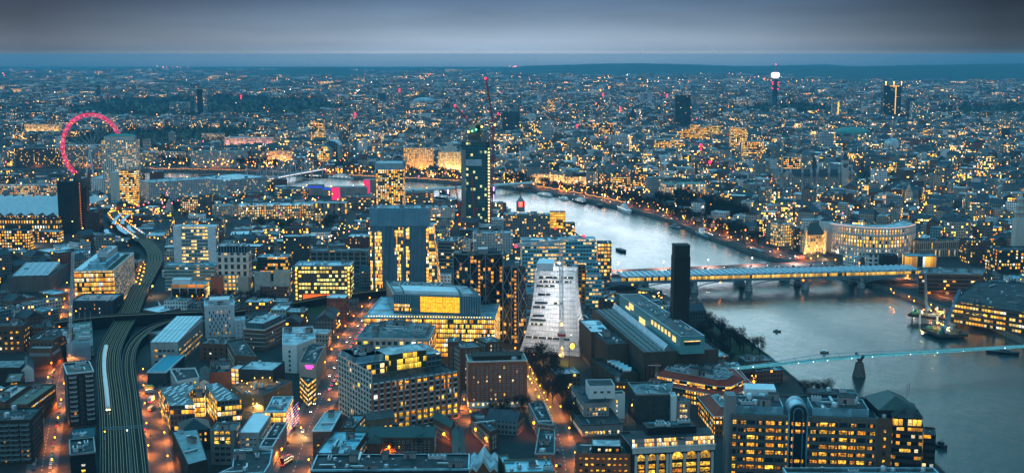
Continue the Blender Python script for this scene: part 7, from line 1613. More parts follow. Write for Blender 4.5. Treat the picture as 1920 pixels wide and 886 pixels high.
def crane_px(label,d,foot,mt,je,ce,m,lamps=(),**kw):
 g=W(foot[0],foot[1],d);g.z=max(0.0,g.z)
 crane(label,g,W(*mt,d),W(*je,d),W(*ce,d),m,lamps=[(W(p[0],p[1],d)-Vector((0,2,0)),lm,rr)for p,lm,rr in lamps],**kw)
dU=UT.y-22
crane_px('tall dark red luffing crane beside the unfinished tower',dU,(921,424),(925,232),(911,146),(935,212),CR_DK,lamps=[((910,147),L_RED,1.4),((934,213),L_RED,1.2),((928,234),L_GOLD,1.3)],w=3.0,t=.5)
crane_px('red luffing crane standing on the unfinished tower top',UT.y,(886,262),(886,236),(853,198),(893,226),CR_RED,lamps=[((853,198),L_RED,1.2),((888,236),L_GOLD,1.6)],w=2.6,t=.5,jn=12)
crane_px('short red crane at the left foot of the unfinished tower',dU,(862,424),(860,388),(854,344),(866,380),CR_RED,lamps=[((862,420),L_ORANGE,1.2)],w=2.0,t=.3,jn=10,cab=False)
crane_px('red crane leaning across the unfinished tower face',dU-6,(890,424),(889,398),(884,326),(894,390),CR_RED,lamps=[((890,418),L_ORANGE,1.4)],w=2.0,t=.3,jn=12,cab=False)
dn=at(1053,672).y
crane_px('white and blue tower crane above the white-netted tower',dn,(1053,668),(1052,452),(966,460),(1096,443),CR_WH,lamps=[((967,461),L_RED,.9),((1095,441),L_RED,.9),((1041,428),L_RED,.6),((1048,492),L_WHITE,.9),((1053,607),L_GOLD,.9),((1050,664),L_GOLD,1.0)],w=2.8,t=.38,jn=26,jw=2.2)
k=MB();p=W(1053,627,dn);k.box(p,(6.5,6.5,1.4));k.build('collar',CR_RED,bpy.data.objects['tower_crane.004'])
dc=at(128,690).y
crane_px('long white luffing crane over the half-built concrete frame',dc,(133,690),(131,640),(137,472),(122,622),CR_WH,lamps=[((133,588),L_GOLD,.7)],w=2.2,t=.16,jn=34)
for(x,y0,y1,d,lab)in((749,192,168,5200,'far crane with red lamps beyond the park'),(1082,260,235,3700,'far red-lit crane near the white flood-lit hall'),(1314,300,272,2900,'far crane with a bright red beacon in the middle'),(1331,330,304,2500,'left of two red-lit cranes above the tree-lined avenue'),(1354,330,304,2500,'right of two red-lit cranes above the tree-lined avenue'),(666,236,214,4000,'far crane with a green light left of the arched station'),(1251,196,178,5400,'red-lit far crane left of the lone dark tower'),(1163,216,203,4800,'small red-lit far crane above the middle streets'),(452,200,180,5000,'far mast with a red lamp left of the park'),(1131,190,176,5600,'farthest red-lit crane under the hill')):
 g=W(x,y0,d);g.z=0;mt=W(x,y1,d);crane(lab,g,mt,mt+Vector((-28,0,14)),mt+Vector((12,0,-1)),CR_DK,w=2.6,t=.5,jn=7,cab=False,lamps=[(mt,L_RED,3.2),(mt+Vector((0,-3,-9)),L_RED,2.2)])
# boats
HULLW=mat('hull_white',(.86,.88,.9),.5);HULLD=mat('hull_dark',(.03,.035,.04),.6);HULLG=mat('hull_teal',(.15,.26,.28),.6);TIMB=mat('timber_deck',(.16,.11,.07),.8)
def boat(label,px,py,length,beam,dirpx,hull,cab=((-.1,.5,.7,2.6),),masts=(),name='boat',cat='boat',fun=(),lamp=None,depth=2.0,cabm=None):
 c=at(px,py,-3.5);e=at(px+dirpx[0],py+dirpx[1],-3.5);u=(e-c).xy.normalized();ang=math.atan2(u.y,u.x);r=empty(name,c,label,cat);M=Matrix.Translation(c)@Matrix.Rotation(ang,4,'Z');L_,B=length/2,beam/2
 st=[(-1,.72,.0),(-.85,.95,0),(-.3,1,-.1),(.4,1,0),(.75,.75,.25),(.93,.35,.5),(1,.03,.7)]
 k=MB();vs=[]
 for x,w,s in st:vs+=[M@Vector((x*L_*.96,-B*w*.8,-.3)),M@Vector((x*L_*.96,B*w*.8,-.3)),M@Vector((x*L_,B*w,depth+s)),M@Vector((x*L_,-B*w,depth+s))]
 fs=[]
 for i in range(len(st)-1):
  b=i*4;fs+=[(b+3,b,b+4,b+7),(b+1,b+2,b+6,b+5),(b+2,b+3,b+7,b+6)]
 k.add(vs,fs);k.add(vs,[(0,1,2,3)]);k.build('hull',hull,r)
 for x,l,w,h in cab:
  k=MB();k.box(None,(L_*2*l,beam*w,h),M=M@Matrix.Translation((x*L_,0,depth+h/2)));k.box(None,(L_*2*l+.8,beam*w+.6,.2),M=M@Matrix.Translation((x*L_,0,depth+h+.1)));k.build('cabin',cabm or HULLW,r)
  q=MB();nn=max(2,int(L_*2*l/2.2))
  for i in range(nn):
   for s in(-1,1):q.box(None,(1.3,.1,h*.35),M=M@Matrix.Translation((x*L_-L_*l+(i+.5)*2*L_*l/nn,s*(beam*w/2+.03),depth+h*.55)))
  q.build('windows',WLIT[2]if lamp else GLD,r)
 for x,h in masts:k=MB();p=M@Vector((x*L_,0,depth));k.tube(p,p+Vector((0,0,h)),.22,.1,6);k.bar(p+Vector((-2,0,h*.7)),p+Vector((2,0,h*.7)),.14);k.build('mast',GREYM,r)
 for x,rad,h in fun:k=MB();p=M@Vector((x*L_,0,depth+1));k.tube(p,p+Vector((0,0,h)),rad,n=10);k.build('funnel',HULLW,r)
 if lamp:
  for i in range(lamp):q=MB();q.ball(M@Vector((L_*(-.8+1.6*i/max(lamp-1,1)),-beam*.5,depth+1.4)),.35,n=6,k=4);q.build('deck_lamp',L_WHITE,r)
boat('big white river ship moored along the far embankment',1172,396,62,11,(20,8.6),HULLW,((-.15,.34,.6,3.5),(-.1,.2,.5,6)),((.3,16),(-.5,14)),fun=((-.1,1.4,8),),depth=4.2,lamp=6)  # deck lamps and cabin light added to brighten the ship
boat('grey museum ship with many pale fittings near the bridge',1318,442,56,11,(-24,-10),HULLG,((0,.3,.55,3),(.2,.14,.5,6)),((.35,18),(-.3,16)),lamp=9,depth=3.2,fun=((-.05,1.3,7),))
boat('white restaurant boat, leftmost of the far embankment row',1023,367,40,9,(20,3),HULLW,((-.05,.62,.8,3),),lamp=3)
boat('small pink-lit launch second along the far embankment',1058,374,28,7,(20,4),HULLW,((0,.5,.7,2.6),),lamp=2)
boat('dark-hulled pleasure steamer with white decks by the far embankment',1088,379,46,10,(20,5),HULLD,((0,.6,.7,3),(.1,.35,.6,5.4)),((.5,12),),lamp=3)
boat('small dark tug off the far embankment',1124,387,20,6,(20,5),HULLD,((.1,.3,.6,2.6),),((0,6),),cabm=GREYM)
boat('grey pontoon boat with a raised bow near the museum ship',1267,427,26,8,(20,6),HULLG,((-.2,.2,.6,3),),((.7,10),),cabm=GREYM)
boat('plain black barge moored alone in mid-river',1165,471,26,8,(20,8),HULLD,((-.1,.7,.8,.7),),cabm=HULLD,name='barge',cat='barge')
boat('long low floating pier boat below the far road',1418,474,52,10,(22,8),HULLD,((-.05,.7,.7,3),),cabm=GREYM)
boat('white party boats moored left of the grey river slab',938,392,44,9,(20,2),HULLW,((0,.6,.7,3),))
boat('small orange-lit pier boat under the far embankment',975,354,30,8,(20,2),HULLD,((0,.6,.8,3),),lamp=3)
boat('brightly lit river cruiser at the far bend',640,334,60,11,(20,1),HULLW,((0,.6,.7,3.4),(0,.3,.6,6)),((.4,12),),lamp=6)
boat('dark lit vessel left of the river cruiser at the far bend',590,332,46,10,(20,1),HULLD,((0,.5,.7,3),),lamp=5)
boat('moored boats beside the stone bridge pier',832,372,40,9,(20,2),HULLD,((0,.5,.7,3),),lamp=3)
boat('tiny orange mooring buoy boat, upper one in mid-river',1457,621,7,3.4,(20,1),TIMB,((-.1,.3,.5,1.2),),name='work_boat',cat='boat',depth=.9)
boat('tiny orange mooring buoy boat near the footbridge',1546,661,7,3.4,(20,1),TIMB,((-.1,.3,.5,1.2),),name='work_boat',cat='boat',depth=.9)
boat('dark barge under the right end of the footbridge',1880,662,26,8,(20,2),HULLD,((.1,.3,.6,2),),cabm=GREYM,name='barge',cat='barge')
boat('small black pontoon with a red lamp off the riverside office',1764,838,9,5,(20,6),HULLD,((0,.3,.5,1.6),),((.2,5),),name='barge',cat='barge',cabm=HULLD)
def platform(label,pts,z,seed,legs):
 P=ccw([at(*p,z).xy for p in pts]);c=sum(P,Vector((0,0)))/len(P);r=empty('works_platform',(*c,-3.5),label,'works platform');k=MB();k.prism(P,z-2.2,z,bottom=True);k.build('deck',mat('rust_deck',(.07,.05,.04),.8,var=.4),r)
 for p in legs:g=at(*p,z);k=MB();k.tube((g.x,g.y,-6),(g.x,g.y,z+7),.9,n=10);k.build('leg',HULLW,r)
 rr=random.Random(seed)
 for i in range(9):
  t=rr.random(),rr.random();q=P[0].lerp(P[1],.1+.8*t[0]).lerp(P[3].lerp(P[2],.1+.8*t[0]),.15+.7*t[1]);k=MB();k.box((q.x,q.y,z+1.2),(rr.uniform(2,6),2.4,rr.uniform(1.5,2.8)),rr.uniform(0,1));k.box((q.x,q.y,z+2.9),(1,1,.7));k.build('deck_cabin',[RFW,MATS['cabin_green'],TIMB,mat('yellow_plant',(.5,.33,.03),.6)][i%4],r)
 for i in range(6):q=P[0].lerp(P[1],rr.random()).lerp(P[3].lerp(P[2],rr.random()),.5);k=MB();k.tube((q.x,q.y,z),(q.x,q.y,z+4),.1,n=5,mat=0);k.ball((q.x,q.y,z+4.2),.5,1);k.build('flood_lamp',[DARKM,L_GOLD if i%3 else L_ORANGE],r);l=bpy.data.lights.new('flood_light','POINT');l.energy=2600;l.color=(1,.72,.16);l.shadow_soft_size=.3;o=bpy.data.objects.new('flood_light',l);COL.objects.link(o);o.parent=r;o.location=(q.x-c.x,q.y-c.y,z+3.4+3.5)
platform('jack-up works platform on white legs, nearer the far quay',[(1702,588),(1775,597),(1772,590),(1712,583)],3.0,3,((1711,587),(1725,594),(1757,588),(1770,593)))
platform('floating works barge with yellow lamps in front of the jack-up platform',[(1728,614),(1762,628),(1816,626),(1770,604)],.5,5,((1757,606),))
crane('blue crawler crane leaning right on the works barge',at(1770,618,1),at(1771,614,6),at(1792,564,24)+Vector((0,-8,12)),at(1768,612,7),CR_BL,w=2.4,t=.22,jn=12)
crane('grey slim crane standing on the jack-up platform',at(1738,592,3),at(1737,576,14),at(1735,520,46)+Vector((0,0,2)),at(1741,576,15),CR_WH,w=2.0,t=.2,jn=14)
# hills and far woods
def hills():
 m=mat('wooded_hill',(.035,.045,.035),.95,var=.4,scale=.004)
 for prof,d0,d1,nm in(([(900,128),(980,124),(1060,121.5),(1150,119),(1230,119.5),(1320,122),(1400,124),(1480,122),(1540,121),(1640,127)],15000,18500,'hills'),([(1440,132),(1500,128),(1560,125),(1650,123),(1740,121.5),(1830,120),(1960,120),(2100,122)],11500,14500,'hills'),([(480,127),(560,125.5),(640,126),(720,128)],14000,16000,'hills')):
  pts=smooth([Vector((p[0],p[1],0))for p in prof],6);k=MB();rows=[]
  for t in(0,.3,.6,1.0,1.4):
   row=[]
   for i,p in enumerate(pts):
    dx,dy=(p.x-960)/FPX,-(p.y-443)/FPX;v=Vector((dx,CP+dy*SP,-SP+dy*CP));hz=max(0,240+v.z*(d1/v.y));e=min(1,i/6,(len(pts)-1-i)/6)
    y=d0+(d1-d0)*t;prof_=math.sin(min(t,1)*math.pi/2)if t<=1 else 1-(t-1)/.4
    row.append((dx*d1*(1+.02*t),y,max(0.05,hz*prof_*e+rng.uniform(-3,3)*prof_*e)))
   rows.append(row)
  n=len(pts);k.add([v for r in rows for v in r],[(a*n+i,a*n+i+1,(a+1)*n+i+1,(a+1)*n+i)for a in range(4)for i in range(n-1)],0,None,True);tag(k.build(nm,m),kind='structure')
hills()
# the rest of the city
PARKS=[ccw([at(*q).xy for q in p])for p in([(100,276),(190,290),(330,284),(420,268),(560,250),(430,238),(240,246),(120,258)],[(150,222),(560,218),(660,205),(600,188),(420,180),(220,186),(120,205)],[(1400,213),(1560,213),(1600,203),(1480,196),(1395,200)],[(1230,381),(1300,410),(1400,436),(1440,424),(1400,400),(1330,380),(1260,372)],[(1600,352),(1720,340),(1690,322),(1590,326)],[(470,425),(600,440),(650,415),(560,405)],[(1300,640),(1345,700),(1440,690),(1432,664),(1384,632),(1320,604)],[(250,350),(360,348),(360,400),(262,405)],[(1750,215),(2000,215),(2000,196),(1760,200)],[(920,795),(990,790),(985,765),(920,770)],[(560,590),(640,590),(640,560),(520,575)],[(985,712),(1060,715),(1098,690),(1010,660),(985,668)])]
WALLK=['pale stone','white','grey concrete','brown brick','red brick','dark grey','bluish glass']
WALLC={'pale stone':(.34,.33,.30),'white':(.7,.72,.73),'grey concrete':(.17,.18,.18),'brown brick':(.13,.085,.06),'red brick':(.2,.08,.055),'dark grey':(.07,.08,.085),'bluish glass':(.14,.26,.31)}
FW={}
for key in WALLK:
 for li,lit in enumerate((.03,.10,.38)):
  FW[(key,li)]=facade('%s facade %d'%(key,li),WALLC[key],bw=2.6+.5*li,fh=3.5,wx=.5+.1*li,wy=.5,lit=lit,power=5.5,rough=.4 if 'glass' in key else .85,cluster=.7)
ROOFK=[('grey flat',RFG),('dark flat',RFD),('pale flat',RFP),('white flat',RFW),('slate pitched',RFS),('blue zinc',RFZ)]
FMATS=[FW[(k_,l_)]for k_ in WALLK for l_ in range(3)]+[m for _,m in ROOFK]
FIDX={m.name:i for i,m in enumerate(FMATS)}
cand=[]
KEEP+=[(545,335,702,354,2330),(338,328,368,345,2330),(760,344,866,372,2100)]
def district_fill():
 rs=random.Random(11);seeds=[]
 y=700.0
 while y<17000:
  step=max(230,y*.16);w=y*.52+60;x=-w
  while x<w:seeds.append((x+rs.uniform(-.3,.3)*step,y+rs.uniform(-.3,.3)*step,rs.uniform(-.75,.75)if rs.random()<.7 else rs.uniform(-.2,.2),step));x+=step
  y+=step
 sv=[(s[0],s[1])for s in seeds]
 roads=[([Vector(p)for p in P],hw)for P,hw in ROADS]
 rbox=[(min(p.x for p in P)-hw,max(p.x for p in P)+hw,min(p.y for p in P)-hw,max(p.y for p in P)+hw)for P,hw in roads]
 fb=[(min(p[0]for p in f)-m,max(p[0]for p in f)+m,min(p[1]for p in f)-m,max(p[1]for p in f)+m,f,m)for f,m in FOOT]
 rb=(min(p.x for p in RIVER)-20,max(p.x for p in RIVER)+20,min(p.y for p in RIVER)-20,max(p.y for p in RIVER)+20)
 RV=RIVER;pk=[(min(p.x for p in f),max(p.x for p in f),min(p.y for p in f),max(p.y for p in f),f)for f in PARKS]
 def blocked(c,rad):
  if rb[0]<c.x<rb[1]and rb[2]<c.y<rb[3]:
   if pip(c,RV):return True
   for i in range(len(RV)):
    if segdist(c,RV[i],RV[(i+1)%len(RV)])<rad+9:return True
  for(x0,x1,y0,y1),(P,hw)in zip(rbox,roads):
   if x0-rad<c.x<x1+rad and y0-rad<c.y<y1+rad:
    for a,b in zip(P,P[1:]):
     if segdist(c,a,b)<hw+rad*.8:return True
  for x0,x1,y0,y1,f,m in fb:
   if x0-rad<c.x<x1+rad and y0-rad<c.y<y1+rad:
    if pip(c,f):return True
    for i in range(len(f)):
     if segdist(c,Vector(f[i][:2]),Vector(f[(i+1)%len(f)][:2]))<rad*.8+m:return True
  for x0,x1,y0,y1,f in pk:
   if x0<c.x<x1 and y0<c.y<y1 and pip(c,f):return True
  return False
 for si,(sx,sy,ang,step)in enumerate(seeds):
  near=[j for j in range(len(sv))if j!=si and abs(sv[j][0]-sx)<step*2.4 and abs(sv[j][1]-sy)<step*2.4]
  far=sy>4200;vfar=sy>6500;f=1.0 if not far else(1.7 if not vfar else(2.8 if sy<9500 else 5.5))
  bw,bd,st=62*f,38*f,(13 if sy<4200 else 24*f)
  ca,sa=math.cos(ang),math.sin(ang);n=int(step*1.1/min(bw,bd))+2;tone=rs.random();dens=rs.uniform(.82,1.0);hb=rs.uniform(.85,1.25)
  for i in range(-n,n+1):
   for j in range(-n,n+1):
    bx,by=i*(bw+st),j*(bd+st);k=0
    while k<bw-8*f:
     w=rs.uniform(13,26)*f;w=min(w,bw-k)
     for half in((0,1)if rs.random()<.75 else(2,)):
      dpt=bd*.44 if half<2 else bd*.9;lx,ly=bx+k+w/2,by+(bd*.25 if half==0 else bd*.75 if half==1 else bd*.5)
      c=Vector((sx+lx*ca-ly*sa,sy+lx*sa+ly*ca))
      if c.y<690 or abs(c.x)>c.y*.46+30 or rs.random()>dens:continue
      d0=(c.x-sx)**2+(c.y-sy)**2
      if any((c.x-sv[q][0])**2+(c.y-sv[q][1])**2<d0 for q in near):continue
      if blocked(c,min(w,dpt)*.55):continue
      south=not(c.y>2600 or(c.x>0 and proj((c.x,c.y,0))[1]<600 and c.x>(c.y-1200)*-.3+250))
      if south:H=rs.choice((7,8,9,10,11,12,14,16,20))*hb
      else:H=rs.choice((11,13,14,16,18,20,22,24,27))*hb
      if rs.random()<.03:H*=1.7
      if c.y<1000:H=min(H,12)
      if sy>4200:H*=.8
      if sy>9500 and rs.random()<.35:continue
      e,g=Vector((ca,sa))*(w/2-.35),Vector((-sa,ca))*dpt/2
      P=[c-e-g,c+e-g,c+e+g,c-e+g]
      q=[proj((p.x,p.y,z))for p in P for z in(0,H)];x0,x1=min(t[0]for t in q),max(t[0]for t in q);y0,y1=min(t[1]for t in q),max(t[1]for t in q)
      if x1<-30 or x0>1950:continue
      bad=False
      for kx0,ky0,kx1,ky1,kd in KEEP:
       if c.y<kd and x1>kx0 and x0<kx1 and y0<ky1-.16*(ky1-ky0)and y1>ky0:bad=True;break
      if bad:continue
      r=rs.random()
      if south:wk='brown brick' if r<.3 else 'red brick' if r<.42 else 'grey concrete' if r<.62 else 'pale stone' if r<.76 else 'white' if r<.84 else 'dark grey' if r<.94 else 'bluish glass'
      else:wk='pale stone' if r<.36 else 'white' if r<.5 else 'grey concrete' if r<.64 else 'brown brick' if r<.74 else 'red brick' if r<.8 else 'dark grey' if r<.88 else 'bluish glass'
      li=0 if rs.random()<.52 else 1 if rs.random()<.72 else 2
      if proj((c.x,c.y,0))[0]<500 and c.y<1500:li=min(li,1)
      if c.y>4200 and rs.random()<.72:li=0
      if c.y>4200 and rs.random()<.4:wk=rs.choice(('dark grey','brown brick','grey concrete'))
      r=rs.random();rk=0 if r<.24 else 1 if r<.50 else 2 if r<.58 else 3 if r<.66 else 4 if r<.92 else 5
      if c.y>4200 and rk in(2,4,5):rk=rs.choice((0,1,1,1))
      cand.append((max(0,min(x1,1920)-max(x0,0))*max(0,min(y1,886)-y0),P,H,wk,li,rk,(x0+x1)/2,(y0+y1)/2))
     k+=w
district_fill()
cand.sort(key=lambda c:-c[0])
STOREY=['one','two','three','four','five','six','seven','eight','nine','ten','eleven','twelve','thirteen']
LITW=['mostly dark','partly lit','brightly lit']
labels_used=set()
def where(px,py):
 best=sorted(MARKS,key=lambda m:(m[1]-px)**2+((m[2]-py)*2.2)**2)
 m=best[0];dx,dy=px-m[1],py-m[2]
 if abs(dx)>abs(dy)*1.4:rel='right of' if dx>0 else 'left of'
 else:rel='below' if dy>0 else 'beyond'
 return rel,m[0],best
ORDW=['nearest','second nearest','third nearest','fourth nearest','fifth nearest','sixth nearest','seventh nearest','eighth nearest','ninth nearest','tenth nearest','eleventh nearest','twelfth nearest']
def unique(base,px,py):
 rel,m,best=where(px,py);cands=['%s %s the %s'%(base,rel,m)]
 b2=best[1];cands.append('%s between the %s and the %s'%(base,m,b2[0]));cands+=['%s, %s one %s the %s'%(base,o,rel,m)for o in ORDW[1:]]
 for c in cands:
  if c not in labels_used and len(c.split())<=16:labels_used.add(c);return c
 return None
def city_mesh(k,P,H,wi,ri,u0):
 n=4;u=u0
 for i in range(4):
  a,b=P[i],P[(i+1)%4];k.side(a,b,0,H,wi,u);u+=210
 if ri_pitch(ri):
  L01,L12=(P[1]-P[0]).length,(P[2]-P[1]).length;Q_=P if L01>=L12 else P[1:]+P[:1]
  m0,m1=(Q_[0]+Q_[3])/2,(Q_[1]+Q_[2])/2;Z=H+min(L01,L12)*.32
  k.quad((*Q_[0],H),(*Q_[1],H),(*m1,Z),(*m0,Z),ri);k.quad((*Q_[2],H),(*Q_[3],H),(*m0,Z),(*m1,Z),ri);k.add([(*Q_[3],H),(*Q_[0],H),(*m0,Z)],[(0,1,2)],ri);k.add([(*Q_[1],H),(*Q_[2],H),(*m1,Z)],[(0,1,2)],ri)
 else:
  I=inset(P,.5)
  for i in range(4):
   a,b,c,d=P[i],P[(i+1)%4],I[(i+1)%4],I[i];k.quad((*a,H),(*b,H),(*c,H),(*d,H),ri);k.quad((*c,H-.8),(*d,H-.8),(*d,H),(*c,H),ri)
  k.add([(*p,H-.8)for p in I],[(0,1,2,3)],ri)
def ri_pitch(ri):return FMATS[ri].name=='slate'
KINDN={'pale stone':('stone_building','building'),'white':('rendered_building','building'),'grey concrete':('concrete_building','building'),'brown brick':('brick_house','house'),'red brick':('brick_house','house'),'dark grey':('office_building','office'),'bluish glass':('office_building','office')}
count={};rest=[]
HOUSE=MB();HOUSE.box((0,0,1.3),(1,1,2.6),mat=0);HOUSE.box((0,0,2.68),(1.08,1.08,.16),mat=1);HME=HOUSE.mesh('roof_house',[RFP,RFG])
for s,P,H,wk,li,rk,px,py in cand:
 nm,cat=KINDN[wk]
 if count.get(cat,0)>=265 or s<14:rest.append((P,H,wk,li,rk));continue
 wide=(P[1]-P[0]).length/max((P[2]-P[1]).length,1)
 base='%s %s-storey %s block with %s roof'%(LITW[li],STOREY[min(12,max(0,int(H/3.4)-1))],wk,ROOFK[rk][0])
 lab=unique(base,px,py)
 if lab is None:rest.append((P,H,wk,li,rk));continue
 count[cat]=count.get(cat,0)+1;c=sum(P,Vector((0,0)))/4;k=MB();k2=MB()
 r=empty(nm,(*c,0),lab,cat,'%s %ss filling the streets'%(wk,cat))
 k.prism(P,0,H,top=False,whole=1);k.build('wall',FW[(wk,li)],r)
 q=MB();city_mesh(q,P,H,0,FIDX[ROOFK[rk][1].name],0);keepf=[i for i,m in enumerate(q.m)if m==FIDX[ROOFK[rk][1].name]and not(m==0)]
 for i in keepf:k2.add([q.v[j]for j in q.f[i]],[tuple(range(len(q.f[i])))])
 k2.build('roof',ROOFK[rk][1],r)
 if rk!=4:
  if c.y<1300:roof_units(r,P,H-.8,rng.choice((1,2,3,4)))
  elif rng.random()<.55:
   p=rand_in(P,2.6)
   if p:inst(HME,'roof_house',(p.x,p.y,H-.8),r,math.atan2((P[1]-P[0]).y,(P[1]-P[0]).x),(rng.uniform(3,7),rng.uniform(3,5),rng.uniform(.8,1.5)))
 elif c.y<2000:
  m0,m1=(P[0]+P[3])/2,(P[1]+P[2])/2
  for t in(.2,.8):p=m0.lerp(m1,t)if(P[1]-P[0]).length>=(P[2]-P[1]).length else((P[0]+P[1])/2).lerp((P[2]+P[3])/2,t);q=MB();q.box((p.x,p.y,H+min((P[1]-P[0]).length,(P[2]-P[1]).length)*.32+.6),(1.1,1.8,2.6));q.build('chimney',BRKB,r)
k=MB();u0=0
for P,H,wk,li,rk in rest:
 u0+=977;city_mesh(k,P,H,FIDX[FW[(wk,li)].name],FIDX[ROOFK[rk][1].name],u0%90000)
 if rk!=4 and rng.random()<.5:
  c=sum(P,Vector((0,0)))/4;s=rng.uniform(.2,.4);k.prism([c+(p-c)*s for p in P],H-.8,H+rng.uniform(1.5,3.2),FIDX[ROOFK[rng.choice((0,2,3))][1].name])
o=k.build('distant_rooftops',FMATS);tag(o,'mass of distant city rooftops reaching to the hazy horizon','rooftops',kind='stuff')
print('fill',len(cand),count,len(rest))
# bare winter trees
BARK=mat('bark',(.05,.038,.03),.95,var=.3);TWIG=mat('twigs',(.04,.03,.024),.95,var=.5,scale=.5);LEAFD=mat('evergreen_leaf',(.03,.042,.02),.9,var=.5,scale=.4)
def tree_mesh(seed,ever=False):
 r=random.Random(seed);t=MB();c=MB();t.tube((0,0,0),(0,0,4.5),.38,.26,7,caps=False);tips=[]
 for i in range(9):
  a=i*2.4+r.uniform(-.4,.4);z=2.8+i*.5;e=Vector((math.cos(a)*r.uniform(2.2,3.8),math.sin(a)*r.uniform(2.2,3.8),z+r.uniform(2.5,5)));t.tube((0,0,z*.8),e,.18,.07,5,caps=False);tips.append(e)
  for j in range(4):
   f=e+Vector((r.uniform(-1.8,1.8),r.uniform(-1.8,1.8),r.uniform(.2,2.6)));t.tube(e.lerp(Vector((0,0,z)),r.uniform(0,.5)),f,.06,.02,4,caps=False);tips.append(f)
 for i in range(1250 if not ever else 1300):
  b=r.choice(tips);s=.95 if not ever else .8;p=b+Vector((r.gauss(0,s),r.gauss(0,s),r.gauss(.2,s*.9)))
  if ever:
   w=r.uniform(.25,.55);c.add([p+Vector((r.uniform(-w,w),r.uniform(-w,w),r.uniform(-w,w)))for _ in range(3)],[(0,1,2)])
  else:
   d=Vector((r.uniform(-1,1),r.uniform(-1,1),r.uniform(-.2,1.2))).normalized()*r.uniform(.8,1.7);q=Vector((r.uniform(-.13,.13),r.uniform(-.13,.13),r.uniform(-.08,.08)));c.add([p,p+d,p+d*.5+q*2,p+q],[(0,1,2),(0,2,3)])
 return t.mesh('trunk',BARK),c.mesh('crown',LEAFD if ever else TWIG)
TREES=[tree_mesh(s)for s in range(4)];EVER=[tree_mesh(20+s,True)for s in range(2)]
ntree=0;tl={}
def ordinal(n):
 o=['first','second','third','fourth','fifth','sixth','seventh','eighth','ninth','tenth','eleventh','twelfth','thirteenth','fourteenth','fifteenth','sixteenth','seventeenth','eighteenth','nineteenth','twentieth']
 tens=['','','twenty','thirty','forty','fifty','sixty','seventy','eighty','ninety']
 if n<20:return o[n]
 return(tens[(n+1)//10]+('-'+o[(n+1)%10-1]if(n+1)%10 else 'th')).replace('twentyth','twentieth').replace('tyth','tieth')
def tree(p,s,label,group,ever=False):
 me=(EVER if ever else TREES)[rng.randrange(2 if ever else 4)];r=empty('evergreen_tree' if ever else 'bare_tree',(p.x,p.y,0),label,'tree',group,rng.uniform(0,6));r.scale=(s,s,s*rng.uniform(.9,1.2))
 for m,nm in zip(me,('trunk','crown')):o=bpy.data.objects.new(nm,m);COL.objects.link(o);o.parent=r
def tree_row(pxs,n,s,desc,jit=3.0,ever=False):
 P=[at(*p).xy for p in pxs];D=[0]
 for a,b in zip(P,P[1:]):D.append(D[-1]+(b-a).length)
 pts=[]
 for i in range(n):
  d=D[-1]*(i+.5)/n;j=next(q for q in range(len(P)-1)if D[q+1]>=d);pts.append(P[j].lerp(P[j+1],(d-D[j])/(D[j+1]-D[j]))+Vector((rng.uniform(-jit,jit),rng.uniform(-jit,jit))))
 pts.sort(key=lambda p:proj((p.x,p.y,0))[0])
 for i,p in enumerate(pts):
  if pip(p,RIVER):continue
  tree(p,s*rng.uniform(.8,1.2),'%s bare tree from the left %s'%(ordinal(i),desc),'bare trees '+desc,ever)
tree_row([(930,341),(1010,349),(1090,364),(1160,378),(1230,396),(1300,420),(1370,443),(1430,463)],58,1.25,'along the far embankment road')
tree_row([(560,318),(640,323),(760,328),(860,334)],30,1.35,'on the far bank left of the unfinished tower')
tree_row([(300,311),(420,313),(520,317)],24,1.4,'below the gothic riverside club')
tree_row([(1232,384),(1290,400),(1350,418),(1410,436)],34,1.45,'in the front row of the river gardens')
tree_row([(1262,376),(1330,394),(1400,418)],30,1.5,'in the back row of the river gardens')
tree_row([(1312,606),(1340,622),(1368,640),(1392,655),(1424,672)],16,.9,'on the near bank path by the tall chimney',4)
tree_row([(1316,630),(1340,652),(1360,672),(1372,684)],12,.85,'on the lawn beside the dark gallery',4)
tree_row([(985,670),(1000,695),(1018,728),(1034,760)],12,.9,'on the left of the park street',2)
tree_row([(1010,672),(1030,700),(1048,732),(1060,765),(1078,800)],15,1.0,'on the right of the park street',3)
tree_row([(262,352),(290,372),(320,392),(345,410)],16,1.0,'around the red-lit roundabout',6)
tree_row([(476,428),(520,432),(580,436),(640,422)],20,1.0,'in the square before the grey college',8)
tree_row([(330,566),(360,572),(400,565),(450,563),(520,575)],14,.85,'in front of the lit pavilion',3)
tree_row([(700,850),(760,852),(800,850)],5,.7,'in the almshouse court',2)
tree_row([(1500,742),(1530,745),(1560,752)],4,.9,'behind the granite riverside office',2)
tree_row([(925,785),(960,782),(985,780)],5,.8,'on the dark lawn below the mansion flats',3)
tree_row([(245,520),(255,500),(262,488)],5,.8,'beside the amber glass office',2)
k=MB();rt=random.Random(5)
for f in PARKS:
 xs=[p.x for p in f];ys=[p.y for p in f];ymid=sum(ys)/len(ys)
 if ymid<1400:continue
 A=abs(area2(f))/2;n=int(min(2600,A/(130 if ymid<3000 else 330 if ymid<5500 else 700)));s=1.0 if ymid<3000 else 1.5 if ymid<5500 else 2.2
 for _ in range(n):
  p=Vector((rt.uniform(min(xs),max(xs)),rt.uniform(min(ys),max(ys))))
  if not pip(p,f)or pip(p,RIVER):continue
  h=rt.uniform(8,15)*s**.4;w=4.2*s
  for j in range(11):
   c=Vector((p.x+rt.gauss(0,w*.55),p.y+rt.gauss(0,w*.55),h*rt.uniform(.35,1.0)));q=[c+Vector((rt.uniform(-1,1),rt.uniform(-1,1),rt.uniform(-.7,.9)))*2.1*s for _ in range(3)];k.add(q,[(0,1,2)])
  k.tube((p.x,p.y,0),(p.x,p.y,h*.6),.3*s,.2*s,3,caps=False)
